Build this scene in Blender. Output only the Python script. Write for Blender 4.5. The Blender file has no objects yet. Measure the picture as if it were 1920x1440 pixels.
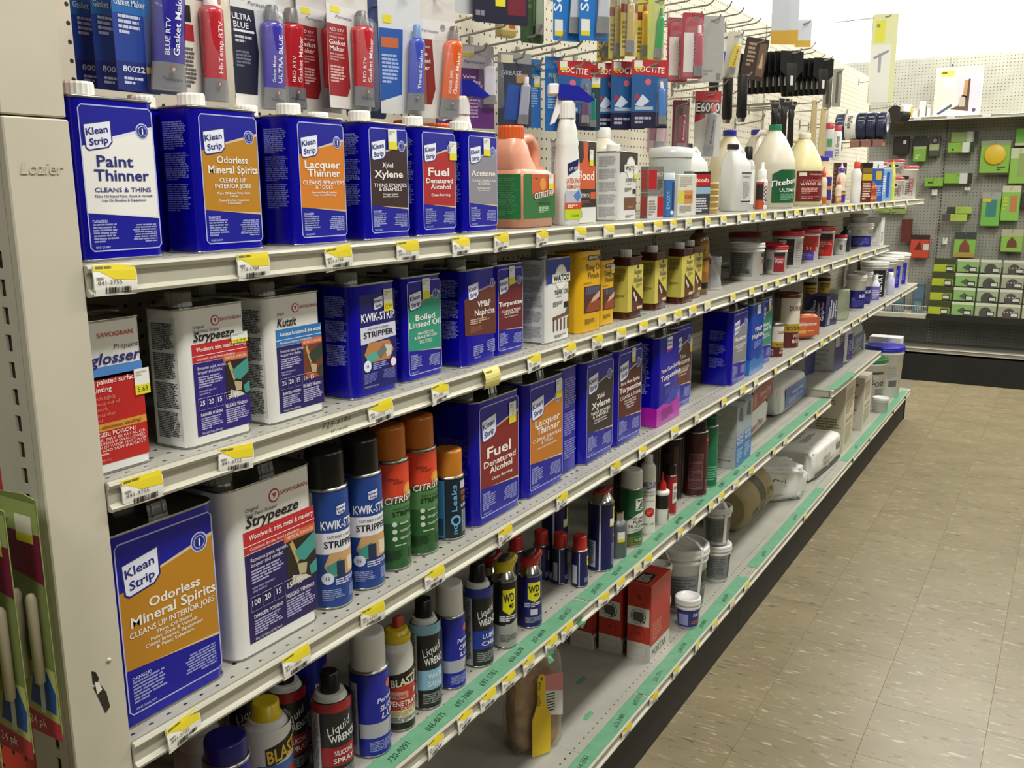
import bpy, math, random
from mathutils import Matrix, Vector
random.seed(11)
SC = bpy.context.scene
COL = SC.collection
PI = math.pi

# ------------------------------------------------------------------ camera
EYE = 1.557
cam_d = bpy.data.cameras.new('camera')
cam = bpy.data.objects.new('camera', cam_d)
COL.objects.link(cam)
yaw, pit, rol = 0.54143, 0.20605, -0.00621
fwd = Vector((math.cos(pit)*math.cos(yaw), math.cos(pit)*math.sin(yaw), -math.sin(pit)))
rgt = Vector((math.sin(yaw), -math.cos(yaw), 0))
upv = rgt.cross(fwd)
r2 = rgt*math.cos(rol) + upv*math.sin(rol)
u2 = -rgt*math.sin(rol) + upv*math.cos(rol)
cam.matrix_world = Matrix(((r2.x, u2.x, -fwd.x, 0), (r2.y, u2.y, -fwd.y, 0), (r2.z, u2.z, -fwd.z, EYE), (0, 0, 0, 1)))
cam_d.sensor_width = 36
cam_d.lens = 1744.07/1920*36
cam_d.clip_start = 0.02
SC.camera = cam

# ------------------------------------------------------------------ world, lamps, exposure
w = bpy.data.worlds.new('store_ambient')
SC.world = w
w.use_nodes = True
w.node_tree.nodes['Background'].inputs[0].default_value = (1.0, 0.985, 0.95, 1)
w.node_tree.nodes['Background'].inputs[1].default_value = 0.06
def lamp(name, x, y, z, sx, sy, e, col=(1.0, 0.985, 0.945)):
    l = bpy.data.lights.new(name, 'AREA'); l.shape = 'RECTANGLE'; l.size = sx; l.size_y = sy
    l.energy = e; l.color = col
    o = bpy.data.objects.new(name, l); COL.objects.link(o); o.location = (x, y, z)
    return o
for lx, le in ((-1.6, 58), (1.0, 60), (3.6, 66), (6.1, 72)):
    lamp('fluorescent_lamp', lx, -0.05, 3.45, 1.25, 0.28, le)
for lx in (-0.2, 3.0, 6.2):
    lamp('fluorescent_lamp', lx, -3.0, 3.45, 1.25, 0.28, 46)
for lx in (2.0, 5.5):
    lamp('fluorescent_lamp', lx, 2.9, 3.45, 1.25, 0.28, 55)
for ly in (-1.2, 0.6, 2.4):
    lamp('fluorescent_lamp', 8.1, ly, 3.45, 0.28, 1.25, 72)
SC.view_settings.view_transform = 'Standard'
SC.view_settings.look = 'None'
SC.view_settings.gamma = 1
SC.view_settings.use_curve_mapping = False
SC.view_settings.exposure = 0.0

# ------------------------------------------------------------------ materials
def lin(h):
    h = h.lstrip('#')
    if len(h) == 3: h = ''.join(c*2 for c in h)
    o = []
    for i in (0, 2, 4):
        c = int(h[i:i+2], 16)/255
        o.append(c/12.92 if c <= .04045 else ((c+.055)/1.055)**2.4)
    return o
_M = {}
def M(c, r=.45, m=0.0, a=1.0, t=0.0):
    k = (c, r, m, a, t)
    if k in _M: return _M[k]
    mt = bpy.data.materials.new('paint_'+c.lstrip('#')); mt.use_nodes = True
    b = mt.node_tree.nodes['Principled BSDF']
    b.inputs['Base Color'].default_value = (*lin(c), 1)
    b.inputs['Roughness'].default_value = r
    b.inputs['Metallic'].default_value = m
    b.inputs['Alpha'].default_value = a
    b.inputs['Transmission Weight'].default_value = t
    _M[k] = mt
    return mt
def nmat(name, c1, c2, scale, r=.5, m=0.0, bump=0.0, detail=3, stretch=(1, 1, 1)):
    """two-tone noisy material (wear, grain)"""
    mt = bpy.data.materials.new(name); mt.use_nodes = True
    nt = mt.node_tree; b = nt.nodes['Principled BSDF']
    tc = nt.nodes.new('ShaderNodeTexCoord'); mp = nt.nodes.new('ShaderNodeMapping')
    mp.inputs['Scale'].default_value = stretch
    nz = nt.nodes.new('ShaderNodeTexNoise'); nz.inputs['Scale'].default_value = scale; nz.inputs['Detail'].default_value = detail
    cr = nt.nodes.new('ShaderNodeValToRGB')
    cr.color_ramp.elements[0].position = .35; cr.color_ramp.elements[1].position = .65
    cr.color_ramp.elements[0].color = (*lin(c1), 1); cr.color_ramp.elements[1].color = (*lin(c2), 1)
    L = nt.links.new
    L(tc.outputs['Object'], mp.inputs[0]); L(mp.outputs[0], nz.inputs[0]); L(nz.outputs[0], cr.inputs[0]); L(cr.outputs[0], b.inputs['Base Color'])
    b.inputs['Roughness'].default_value = r; b.inputs['Metallic'].default_value = m
    if bump:
        bp = nt.nodes.new('ShaderNodeBump'); bp.inputs['Strength'].default_value = bump; bp.inputs['Distance'].default_value = .002
        L(nz.outputs[0], bp.inputs['Height']); L(bp.outputs[0], b.inputs['Normal'])
    return mt
def holes_mat(name, c1, c2, ax, pitch, rad, rows=None, r=.5):
    """painted sheet with round perforations; ax = the two object axes, rows = limits of the perforated band on the second axis"""
    mt = nmat(name, c1, c2, 9, r)
    nt = mt.node_tree; b = nt.nodes['Principled BSDF']; L = nt.links.new
    src = b.inputs['Base Color'].links[0].from_socket
    tc = nt.nodes['Texture Coordinate']
    sp = nt.nodes.new('ShaderNodeSeparateXYZ'); L(tc.outputs['Object'], sp.inputs[0])
    def mth(op, x, y=None):
        n = nt.nodes.new('ShaderNodeMath'); n.operation = op
        for i, q in enumerate((x, y)):
            if q is None: continue
            if isinstance(q, (int, float)): n.inputs[i].default_value = q
            else: L(q, n.inputs[i])
        return n.outputs[0]
    d = []
    for q in ax:
        f = mth('FRACT', mth('ADD', mth('DIVIDE', sp.outputs[q], pitch), 100.0))
        f = mth('SUBTRACT', f, .5); d.append(mth('MULTIPLY', f, f))
    m = mth('LESS_THAN', mth('SQRT', mth('ADD', d[0], d[1])), rad)
    if rows:
        m = mth('MULTIPLY', m, mth('MULTIPLY', mth('GREATER_THAN', sp.outputs[ax[1]], rows[0]), mth('LESS_THAN', sp.outputs[ax[1]], rows[1])))
    mx = nt.nodes.new('ShaderNodeMix'); mx.data_type = 'RGBA'
    L(m, mx.inputs[0]); L(src, mx.inputs[6]); mx.inputs[7].default_value = (.012, .011, .009, 1)
    L(mx.outputs[2], b.inputs['Base Color'])
    return mt
BEIGE = nmat('beige_steel', '#aba896', '#b2af9d', 5, .42)
POST = nmat('beige_post', '#bab4a0', '#c1bba8', 7, .5, 0, .03)
DECK = holes_mat('perforated_deck', '#96948a', '#9f9d92', ('X', 'Y'), .0254, .13, (.0125, .064), .42)
PEG = holes_mat('pegboard', '#cdc6b0', '#d3ccb7', ('X', 'Z'), .0254, .13, None, .6)
PEGFAR = holes_mat('grey_pegboard', '#8b8a7e', '#929185', ('Y', 'Z'), .0254, .13, None, .6)
PEGDARK = holes_mat('dark_pegboard', '#6a695f', '#706f66', ('Y', 'Z'), .0254, .13, None, .6)
REDPEG = holes_mat('red_pegboard', '#bf3526', '#c93b2a', ('Y', 'Z'), .0254, .13, None, .5)
BLACKST = nmat('black_kick', '#0d0c09', '#13110d', 12, .6)
STEEL = M('#8d8d88', .32, .9)
TIN = M('#a9a9a3', .28, 1.0)
WIRE = M('#9c9a93', .38, .6)
CHROME = M('#c2c2be', .18, 1.0)
WHITE = '#e8e7e1'
CLEAR = M('#eef0ee', .06, 0, .07)
CLOUD = M('#dfe2de', .15, 0, .30)
BLUE = '#0a0696'
TAPE = nmat('green_tape', '#568a68', '#609371', 30, .6)

# ------------------------------------------------------------------ mesh builder
class MB:
    def __init__(s): s.v = []; s.f = []; s.m = []; s.s = []; s.mats = []
    def mi(s, m):
        if isinstance(m, str): m = M(m)
        if m not in s.mats: s.mats.append(m)
        return s.mats.index(m)
    def add(s, vs, fs, m, sm=False):
        o = len(s.v); i = s.mi(m); s.v += vs
        for f in fs: s.f.append([o+q for q in f]); s.m.append(i); s.s.append(sm)
        return s
    def box(s, x0, x1, y0, y1, z0, z1, m):
        vs = [(x, y, z) for z in (z0, z1) for y in (y0, y1) for x in (x0, x1)]
        return s.add(vs, [(0, 2, 3, 1), (4, 5, 7, 6), (0, 1, 5, 4), (2, 6, 7, 3), (0, 4, 6, 2), (1, 3, 7, 5)], m)
    def bbox(s, x0, x1, y0, y1, z0, z1, m, b=.003):
        """box with chamfered vertical edges and softened top and bottom"""
        return s.loft([(z0, x1-x0-2*b, y1-y0-2*b), (z0+b, x1-x0, y1-y0), (z1-b, x1-x0, y1-y0), (z1, x1-x0-2*b, y1-y0-2*b)], m, (x0+x1)/2, (y0+y1)/2, rad=b, seg=1, sm=False)
    def rr(s, w, d, r, seg):
        r = min(r, w/2-1e-5, d/2-1e-5); o = []
        for cx, cy, a in ((w/2-r, d/2-r, 0), (-w/2+r, d/2-r, 90), (-w/2+r, -d/2+r, 180), (w/2-r, -d/2+r, 270)):
            for i in range(seg+1):
                t = math.radians(a+90*i/seg); o.append((cx+r*math.cos(t), cy+r*math.sin(t)))
        return o
    def loft(s, rings, m, cx=0, cy=0, rad=.01, seg=4, sm=True, caps=True):
        """rounded-rectangle rings (z, width, depth[, dx, dy, rad])"""
        rs = []
        for g in rings:
            z, w, d = g[:3]; dx, dy = (g[3], g[4]) if len(g) > 4 else (0, 0); rd = g[5] if len(g) > 5 else rad
            rs.append([(cx+dx+x, cy+dy+y, z) for x, y in s.rr(w, d, rd, seg)])
        return s.skin(rs, m, sm, caps)
    def skin(s, rs, m, sm=True, caps=True):
        n = len(rs[0]); vs = [p for r in rs for p in r]; fs = []
        for j in range(len(rs)-1):
            for i in range(n): fs.append((j*n+i, j*n+(i+1) % n, (j+1)*n+(i+1) % n, (j+1)*n+i))
        s.add(vs, fs, m, sm)
        if caps: s.add(list(rs[0]), [tuple(range(n-1, -1, -1))], m); s.add(list(rs[-1]), [tuple(range(n))], m)
        return s
    def lathe(s, pr, m, cx=0, cy=0, n=32, sm=True, sy=1.0, caps=True):
        return s.skin([[(cx+r*math.cos(2*PI*i/n), cy+sy*r*math.sin(2*PI*i/n), z) for i in range(n)] for r, z in pr], m, sm, caps)
    def tube(s, path, r, m, n=6):
        P = [Vector(p) for p in path]; rs = []
        for i, p in enumerate(P):
            t = (P[min(i+1, len(P)-1)]-P[max(i-1, 0)]).normalized()
            a = t.cross(Vector((0, 0, 1)) if abs(t.z) < .9 else Vector((1, 0, 0))).normalized(); b = t.cross(a)
            rs.append([tuple(p+a*r*math.cos(2*PI*k/n)+b*r*math.sin(2*PI*k/n)) for k in range(n)])
        return s.skin(rs, m)
    def extr(s, pts, axis, a, b, m, sm=False):
        """closed 2D outline pushed along an axis ('x': pts are (y,z); 'y': pts are (x,z); 'z': pts are (x,y))"""
        q = {'x': lambda p, t: (t, p[0], p[1]), 'y': lambda p, t: (p[0], t, p[1]), 'z': lambda p, t: (p[0], p[1], t)}[axis]
        return s.skin([[q(p, a) for p in pts], [q(p, b) for p in pts]], m, sm)
    def build(s, name, parent=None):
        me = bpy.data.meshes.new(name); me.from_pydata(s.v, [], s.f)
        for m in s.mats: me.materials.append(m)
        me.polygons.foreach_set('material_index', s.m); me.polygons.foreach_set('use_smooth', s.s)
        me.update()
        o = bpy.data.objects.new(name, me); COL.objects.link(o)
        if parent: o.parent = parent
        return o
def tag(o, label, cat, group=None):
    o['label'] = label; o['category'] = cat
    if group: o['group'] = group
    return o
def thing(name, label, cat, loc=(0, 0, 0), rz=0, group=None, rx=0, ry=0):
    o = bpy.data.objects.new(name, None); COL.objects.link(o); o.empty_display_size = .02
    o.location = loc; o.rotation_euler = (math.radians(rx), math.radians(ry), math.radians(rz))
    return tag(o, label, cat, group)
def struct(o): o['kind'] = 'structure'; return o

# ------------------------------------------------------------------ flat print
_G = {}
def glyphs(t, b, sh):
    k = (t, b, sh)
    if k not in _G:
        c = bpy.data.curves.new('lettering', 'FONT'); c.body = t; c.resolution_u = 2; c.offset = b; c.shear = sh
        o = bpy.data.objects.new('lettering', c); COL.objects.link(o)
        dg = bpy.context.evaluated_depsgraph_get(); me = o.evaluated_get(dg).to_mesh()
        vs = [(v.co.x, v.co.y) for v in me.vertices]; fs = [tuple(p.vertices) for p in me.polygons]
        o.evaluated_get(dg).to_mesh_clear(); bpy.data.objects.remove(o); bpy.data.curves.remove(c)
        xs = [v[0] for v in vs] or [0]
        x0 = min(xs); _G[k] = ([(x-x0, y) for x, y in vs], fs, max(xs)-x0)
    return _G[k]
CAP = .70
EPS = .00016
class Print:
    """collects flat print in label coordinates (u to the right, v up, 0..1) and lays it on a face"""
    def __init__(s, W, H, fn, strips=0): s.W = W; s.H = H; s.fn = fn; s.n = strips; s.mb = MB()
    def G(s, pts, c, l=1, r=.4):
        m = M(c, r) if isinstance(c, str) else c
        if s.n:
            us = [p[0] for p in pts]; a, b = min(us), max(us)
            k0 = int(math.floor(a*s.n)); k1 = int(math.ceil(b*s.n))
            for k in range(k0, k1):
                q = clip(clip(pts, k/s.n, 1), (k+1)/s.n, -1)
                if len(q) > 2: s.mb.add([s.fn(u, v, l) for u, v in q], [tuple(range(len(q)))], m)
        else: s.mb.add([s.fn(u, v, l) for u, v in pts], [tuple(range(len(pts)))], m)
        return s
    def R(s, u0, v0, u1, v1, c, l=1, r=.4): return s.G([(u0, v0), (u1, v0), (u1, v1), (u0, v1)], c, l, r)
    def C(s, u, v, rad, c, l=2, n=16, ry=None):
        ry = ry or rad
        return s.G([(u+rad*math.cos(2*PI*i/n)/s.W, v+ry*math.sin(2*PI*i/n)/s.H) for i in range(n)], c, l)
    def F(s, u0, v0, u1, v1, t, c, l=3):
        a, b = t/s.W, t/s.H; k = 3.2
        s.R(u0+k*a, v0, u1-k*a, v0+b, c, l); s.R(u0+k*a, v1-b, u1-k*a, v1, c, l)
        s.R(u0, v0+k*b, u0+a, v1-k*b, c, l); s.R(u1-a, v0+k*b, u1, v1-k*b, c, l)
        for x, y, sx, sy in ((u0, v0, 1, 1), (u1, v0, -1, 1), (u1, v1, -1, -1), (u0, v1, 1, -1)):
            q = [(x, y+sy*k*b), (x+sx*k*a, y), (x+sx*k*a, y+sy*b), (x+sx*a, y+sy*k*b)]
            if sx*sy < 0: q = q[::-1]
            s.G(q, c, l)
        return s
    def T(s, t, u, v, h, c, w=None, al='c', b=.0, sh=0, rot=0, l=5):
        vs, fs, gw = glyphs(t, b, sh)
        if not vs: return s
        sy = h*s.H/CAP; sx = sy if w is None else w*(s.H if rot in (90, -90) else s.W)/max(gw, 1e-6)
        off = {'l': 0, 'c': -.5, 'r': -1}[al]*gw*sx
        ca, sa = math.cos(math.radians(rot)), math.sin(math.radians(rot)); o = []
        for x, y in vs:
            X = x*sx+off; Y = y*sy
            o.append(s.fn(u+(X*ca-Y*sa)/s.W, v+(X*sa+Y*ca)/s.H, l))
        s.mb.add(o, fs, M(c, .4) if isinstance(c, str) else c)
        return s
    def A(s, u0, v0, u1, v1, n, c, al='l', l=4, den=.6):
        """paragraph of small print: broken word bars"""
        rnd = random.Random(int((u0+v0*7+n)*1000)); st = (v1-v0)/n
        for i in range(n):
            vb = v1-(i+1)*st+st*.2; ln = (u1-u0)*(1 if i < n-1 else .55)*rnd.uniform(.82, 1)
            x = u0 if al == 'l' else (u1-ln if al == 'r' else (u0+u1-ln)/2); e = x+ln
            while x < e-.004:
                ww = min(rnd.uniform(.05, .17)*(u1-u0)*2.2, e-x); s.R(x, vb, x+ww*.88, vb+st*den, c, l); x += ww
        return s
    def B(s, u0, v0, u1, v1, n, c='#1b1a18', l=4):
        rnd = random.Random(n); x = u0; st = (u1-u0)/n
        while x < u1:
            q = rnd.uniform(.35, .8)*st; s.R(x, v0, min(x+q, u1), v1, c, l); x += st*rnd.uniform(.8, 1.3)
        return s
    def end(s, name, parent): return s.mb.build(name, parent) if s.mb.f else None
def clip(p, a, sg):
    o = []
    for i in range(len(p)):
        x, y = p[i], p[(i+1) % len(p)]; dx, dy = (x[0]-a)*sg, (y[0]-a)*sg
        if dx >= 0: o.append(x)
        if (dx > 0 > dy) or (dx < 0 < dy): t = dx/(dx-dy); o.append((x[0]+(y[0]-x[0])*t, x[1]+(y[1]-x[1])*t))
    return o
def on_front(w, h, z0=0, y=0, dx=0): return Print(w, h, lambda u, v, l: (dx-w/2+u*w, y-l*EPS, z0+v*h))
def on_left(d, h, x, z0=0, y0=0): return Print(d, h, lambda u, v, l: (x-l*EPS, y0+d*(1-u), z0+v*h))
def on_top(w, d, z, y0=0): return Print(w, d, lambda u, v, l: (-w/2+u*w, y0+v*d, z+l*EPS))
def on_cyl(r0, r1, z0, z1, phi, span, cx=0, cy=0, sy=1.0):
    def fn(u, v, l):
        t = math.radians(-phi+(u-.5)*span); r = (r0+(r1-r0)*v)*1.0022+l*EPS*1.3+.0003
        return (cx+r*math.sin(t), cy-sy*r*math.cos(t), z0+v*(z1-z0))
    return Print((r0+r1)/2*math.radians(span), z1-z0, fn, max(6, int(span/6)))
DZ = {1: 1.483, 2: 1.247, 3: .932, 4: .623, 5: .214, 6: .658}
# ================================================================== the setting
def tile_material():
    mt = bpy.data.materials.new('vinyl_tile'); mt.use_nodes = True
    nt = mt.node_tree; b = nt.nodes['Principled BSDF']; L = nt.links.new
    ge = nt.nodes.new('ShaderNodeNewGeometry'); oi = nt.nodes.new('ShaderNodeObjectInfo')
    sh = nt.nodes.new('ShaderNodeVectorMath'); sh.operation = 'ADD'
    sc = nt.nodes.new('ShaderNodeVectorMath'); sc.operation = 'SCALE'; sc.inputs[3].default_value = 3.0
    cb = nt.nodes.new('ShaderNodeCombineXYZ'); L(oi.outputs['Random'], cb.inputs[0]); L(oi.outputs['Random'], cb.inputs[1])
    L(cb.outputs[0], sc.inputs[0]); L(ge.outputs['Position'], sh.inputs[0]); L(sc.outputs[0], sh.inputs[1])
    def streak(scale, st, lo, hi, dist):
        mp = nt.nodes.new('ShaderNodeMapping'); mp.inputs['Scale'].default_value = st; mp.inputs['Rotation'].default_value = (0, 0, .25)
        nz = nt.nodes.new('ShaderNodeTexNoise'); nz.inputs['Scale'].default_value = scale; nz.inputs['Detail'].default_value = 2.5; nz.inputs['Distortion'].default_value = dist
        cr = nt.nodes.new('ShaderNodeValToRGB'); cr.color_ramp.elements[0].position = lo; cr.color_ramp.elements[1].position = hi
        L(sh.outputs[0], mp.inputs[0]); L(mp.outputs[0], nz.inputs[0]); L(nz.outputs[0], cr.inputs[0]); return cr.outputs[0]
    base = nt.nodes.new('ShaderNodeValToRGB')
    base.color_ramp.elements[0].color = (*lin('#74694f'), 1); base.color_ramp.elements[1].color = (*lin('#82775c'), 1)
    L(streak(5, (1, .5, 1), .3, .7, .4), base.inputs[0])
    def over(prev, fac, col, k):
        mx = nt.nodes.new('ShaderNodeMix'); mx.data_type = 'RGBA'
        m = nt.nodes.new('ShaderNodeMath'); m.operation = 'MULTIPLY'; m.inputs[1].default_value = k; L(fac, m.inputs[0])
        L(m.outputs[0], mx.inputs[0]); L(prev, mx.inputs[6]); mx.inputs[7].default_value = (*lin(col), 1); return mx.outputs[2]
    c = over(base.outputs[0], streak(46, (1.6, .35, 1), .61, .72, .5), '#b0a993', .75)
    c = over(c, streak(40, (1.7, .4, 1), .62, .70, .6), '#4d4838', .8)
    c = over(c, streak(16, (1.5, .4, 1), .58, .68, .5), '#76715c', .6)
    L(c, b.inputs['Base Color']); b.inputs['Roughness'].default_value = .34; b.inputs['Specular IOR Level'].default_value = .35
    return mt
TILE = tile_material()
GROUT = M('#675f4b', .7)
fl = struct(MB().box(-4, 9.2, -5, 4.5, -.06, -.0016, GROUT).build('floor'))
tm = MB().loft([(-.0016, .3042, .3042), (-.0004, .3042, .3042), (0, .3036, .3036)], TILE, rad=.0004, seg=1, sm=False).build('tile', fl)
tdat = tm.data; first = True
TX = [2.05+.305*i for i in range(-1, 22)]
for x in TX:
    for k in range(-2, 4):
        o = tm if first else tm.copy()
        if not first: COL.objects.link(o)
        first = False
        o.location = (x, .08+.305*k-.1525, 0)
rest = MB().box(-4, TX[0]-.1528, -5, 4.5, -.0016, -.0001, TILE).box(TX[0]-.1525, 9.2, -5, -.5303, -.0016, -.0001, TILE).build('outer_tiling', fl)
rest['kind'] = 'stuff'
struct(MB().box(-4, 9.2, -5, 4.5, 3.6, 3.66, nmat('ceiling_white', '#dedbd0', '#e6e3d8', 20, .8)).build('ceiling'))
struct(MB().box(8.95, 9.05, -5, 4.5, 0, 3.6, nmat('wall_white', '#f2f0e6', '#f6f4ea', 3, .8)).build('wall_far'))

# ------------------------------------------------------------------ gondola
X0 = .603; BAY = 1.219; XE = X0+5*BAY
gon = thing('gondola', 'long beige steel gondola with pegboard back behind all shelves', 'shelving', (X0, 1.25, 0))
pnl = MB().box(.004, BAY-.004, 0, .012, .12, 2.257, PEG)
first = pnl.build('pegboard_panel', gon)
for i in range(1, 5):
    o = first.copy(); COL.objects.link(o); o.location = (i*BAY, 0, 0)
up = MB().box(-.012, .012, -.003, .02, .1, 2.25, BEIGE).build('slotted_upright', gon)
sl = MB()
for k in range(78):
    z = .22+k*.0254; sl.box(-.003, .003, -.0036, -.0029, z, z+.014, '#17150f')
sl = sl.build('slot_row', up)
for i in range(1, 6):
    o = up.copy(); COL.objects.link(o); o.location = (i*BAY, 0, 0)
    c = sl.copy(); COL.objects.link(c); c.parent = o
kk = MB().box(.0015, BAY-.0015, -.355, -.345, 0, .178, BLACKST).build('kick_plate', gon)
for i in range(1, 5):
    o = kk.copy(); COL.objects.link(o); o.location = (i*BAY, 0, 0)
MB().box(0, 5*BAY, .012, .03, 0, 2.2, BEIGE).build('rear_sheet', gon)
MB().box(5*BAY+.001, 5*BAY+.011, -.36, 0, 0, .15, BLACKST).build('base_end', gon)

RAILP = [(.0, .0), (-.004, -.001), (-.006, -.004), (-.0045, -.008), (-.0015, -.0095), (-.0015, -.0255), (-.0045, -.0275), (-.007, -.030), (-.006, -.0335), (-.001, -.034), (.004, -.032), (.004, -.003)]
def shelf(row, bay, label, yf=.88):
    z = DZ[row]; t = thing('gondola_shelf', label, 'shelf', (X0+bay*BAY, yf, z), 0, 'steel shelves of the gondola')
    MB().box(.0003, BAY-.0003, .003, 1.245-yf, -.004, 0, DECK).build('deck', t)
    MB().extr(RAILP, 'x', .0004, BAY-.0004, BEIGE).build('price_rail', t)
    for x in (.002, BAY-.006):
        m = MB(); m.extr([(.01, -.004), (1.245-yf, -.004), (1.245-yf, -.06), (.2, -.045), (.01, -.03)], 'x', x, x+.003, BEIGE)
        m.build('bracket', t)
WH = ['nearest the camera by the wide post', 'second from the wide post', 'third from the wide post', 'fourth from the wide post', 'at the far end']
NM = {1: 'top shelf', 2: 'second shelf from the top', 3: 'middle shelf', 4: 'green taped shelf above the bottom', 5: 'bottom shelf'}
for row, n in ((1, 5), (2, 4), (3, 5), (4, 3), (5, 5)):
    for b in range(n): shelf(row, b, 'beige steel '+NM[row]+', bay '+WH[b], .88 if row < 5 else .868)
shelf(6, 3, 'short beige shelf of blue white boxes above the cream cartons')

# ------------------------------------------------------------------ the wide end post and the red end panel
post = thing('end_post', 'wide beige steel end post at the left edge beside the shelves', 'post', (.533, .88, 0))
MB().bbox(.0, .0695, .0, .012, .02, 1.6285, POST, .0015).build('lower_cover', post)
MB().bbox(-.0005, .068, .001, .012, 1.630, 2.3, POST, .0015).build('upper_cover', post)
m = MB()
m.box(0, .003, .012, .0265, .02, 2.3, POST); m.box(0, .003, .0365, .075, .02, 2.3, POST)
z = .05
while z < 2.28:
    m.box(0, .003, .0265, .0365, z, z+.0105, POST); z += .0279
m.build('slotted_face', post)
MB().box(.004, .036, .014, .075, .02, 2.3, '#3a372e').build('slot_shade_box', post)  # dark box whose colour stands in for the shade inside the slots
p = on_front(.07, .02, 1.574, .0, .035)
vs, fs, gw = glyphs('Lozier', .0, .3)
k = .0125/CAP; kx = .046/gw
lm = MB().add([(.012+x*kx, -.0009, 1.5745+y*k) for x, y in vs], fs, POST)
lm.add([(.012+x*kx+.0004, -.0002, 1.5740+y*k) for x, y in vs], fs, '#8f8977')  # darker offset copy: painted shadow of the raised letters
lm.build('lettering_and_shadow', post)
sc = Print(.04, .06, lambda u, v, l: (.018+u*.04, -l*EPS, .985+v*.06))
sc.G([(.3, .95), (.42, .9), (.5, .75), (.42, .6), (.3, .7)], '#1b1a17'); sc.G([(.3, .62), (.5, .66), (.68, .4), (.75, .08), (.58, .0), (.45, .3)], '#2a2823'); sc.G([(.36, .72), (.5, .66), (.56, .5), (.4, .45)], '#d8d4c6', 2)
sc.end('scuff_mark', post)
rv = MB().lathe([(.003, 0), (.0032, .0006), (.0, .0012)], POST, n=10).build('rivet_head', post)
rv.location = (.052, -.0002, 1.045); rv.rotation_euler = (PI/2, 0, 0)
red = MB().box(.548, .56, .957, 2.1, .05, 2.2, REDPEG).build('red_pegboard')
tag(red, 'red painted pegboard end panel at the left edge of the picture', 'pegboard')
# cards hanging off the red panel
def endcard(x, dy, label):
    t = thing('hanging_card', label, 'blister pack', (x, .847+dy, 1.262), 0, 'green cards hanging on the red panel')
    w, h = .10, .262
    c = MB().extr([(0, 0), (.0, -h+.008), (.006, -h), (w-.006, -h), (w, -h+.008), (w, -.03), (w-.02, 0), (.02, .004)], 'x', -.0006, .0006, '#77834a'); c.build('card', t)
    p = Print(w, h, lambda u, v, l: (-.0009-l*EPS, w*(1-u), -h+v*h))
    p.R(0, 0, 1, .99, '#77834a', 0); p.G([(0, .72), (1, .66), (1, .86), (0, .86)], '#74183a', 1); p.R(0, .86, 1, .985, '#9aa862', 1); p.G([(0, .0), (1, .0), (1, .075), (0, .115)], '#b3273a', 1)
    p.G([(0, .115), (1, .075), (1, .30), (0, .34)], '#b5ba72', 1); p.G([(.52, .13), (.95, .11), (.98, .2), (.86, .29), (.62, .27)], '#1f4f9a', 2); p.G([(.62, .27), (.86, .29), (.84, .34), (.66, .34)], '#c8b23c', 2)
    p.G([(.7, .1), (.78, .1), (.8, .26), (.72, .26)], '#d9e0e6', 3); p.T('24 pk', .62, .035, .035, '#f2dfe0', None, 'c', .01)
    p.R(.62, .82, .9, .93, '#e6e2cf', 3); p.R(.62, .82, .9, .855, '#e2d23a', 4)
    p.end('label', t)
    for k in range(3):
        MB().lathe([(.001, -.20), (.0052, -.196), (.0056, -.105), (.0035, -.1), (.001, -.099)], '#b9ad93', cx=-.006, cy=.018+k*.026, n=10).build('stick', t)
for i, s in enumerate(('green and maroon hanging card closest to the wide post', 'green and maroon hanging card second from the wide post', 'green and maroon hanging card third from the wide post', 'green and maroon hanging card at the left picture edge')):
    endcard(.503-.034*i, -.004*i, s)
hk = MB().tube([(.547, .90, 1.235), (.36, .90, 1.24), (.35, .90, 1.255)], .0028, WIRE).build('peg_hook')
tag(hk, 'wire hook on the red panel carrying the green cards', 'hook')

# ------------------------------------------------------------------ green tape with handwriting
def tape(row, x0, x1, marks, label):
    yf = .88 if row < 5 else .868
    t = thing('green_tape', label, 'tape', (x0, yf+.004, DZ[row]+.0002), 0, 'green masking tape along the shelf edges')
    L_ = x1-x0; W_ = .036; n = int(L_/.08)
    vs = []; rnd = random.Random(row)
    for i in range(n+1):
        j = rnd.uniform(-.0012, .0012); vs += [(L_*i/n, -.006+j*.4, 0.0006), (L_*i/n, W_+j, .0006)]
    MB().add(vs, [(2*i, 2*i+2, 2*i+3, 2*i+1) for i in range(n)], TAPE).build('strip', t)
    for s, x in marks:
        p = Print(1, 1, lambda u, v, l: (u-x0, v, .0007+l*.0001))
        p.T(s, x, .008, .0135, '#173a2c', .062 if len(s) > 6 else .045, 'c', -.005, .25, 3+len(s) % 5); p.end('handwriting', t)
tape(4, .95, 1.80, [('43-59', 1.0), ('730-9091', 1.115), ('846-8675', 1.222), ('691-7686', 1.312), ('691-1761', 1.398), ('651-8679', 1.505), ('207-6619', 1.598), ('207-6157', 1.72)], 'green tape with handwritten numbers, near length on the taped shelf')
tape(4, 1.81, 3.02, [('207-6195', 1.88), ('207-6147', 2.0), ('691-6915', 2.13), ('691-0573', 2.27), ('639-9280', 2.42), ('690-7141', 2.6), ('692-8817', 2.8), ('690-5524', 2.95)], 'green tape in front of the white tubes and red cans, taped shelf')
tape(4, 3.03, 4.24, [('693-2104', 3.2), ('693-5471', 3.5), ('694-0217', 3.9)], 'green tape in front of the white bags, far length of taped shelf')
tape(5, 1.60, 2.14, [('114-2561', 1.79), ('633-3480', 2.0), ('637-7718', 2.12)], 'green tape before the red boxes, nearest length on the bottom shelf')
tape(5, 2.15, 3.05, [('531-7711', 2.26), ('639-2110', 2.45), ('630-0001', 2.63), ('690-8174', 2.85)], 'green tape before the white tubs on the bottom shelf')
tape(5, 3.15, 4.2, [('623-9147', 3.3), ('623-1140', 3.75)], 'green tape before the brown roll on the bottom shelf')
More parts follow.
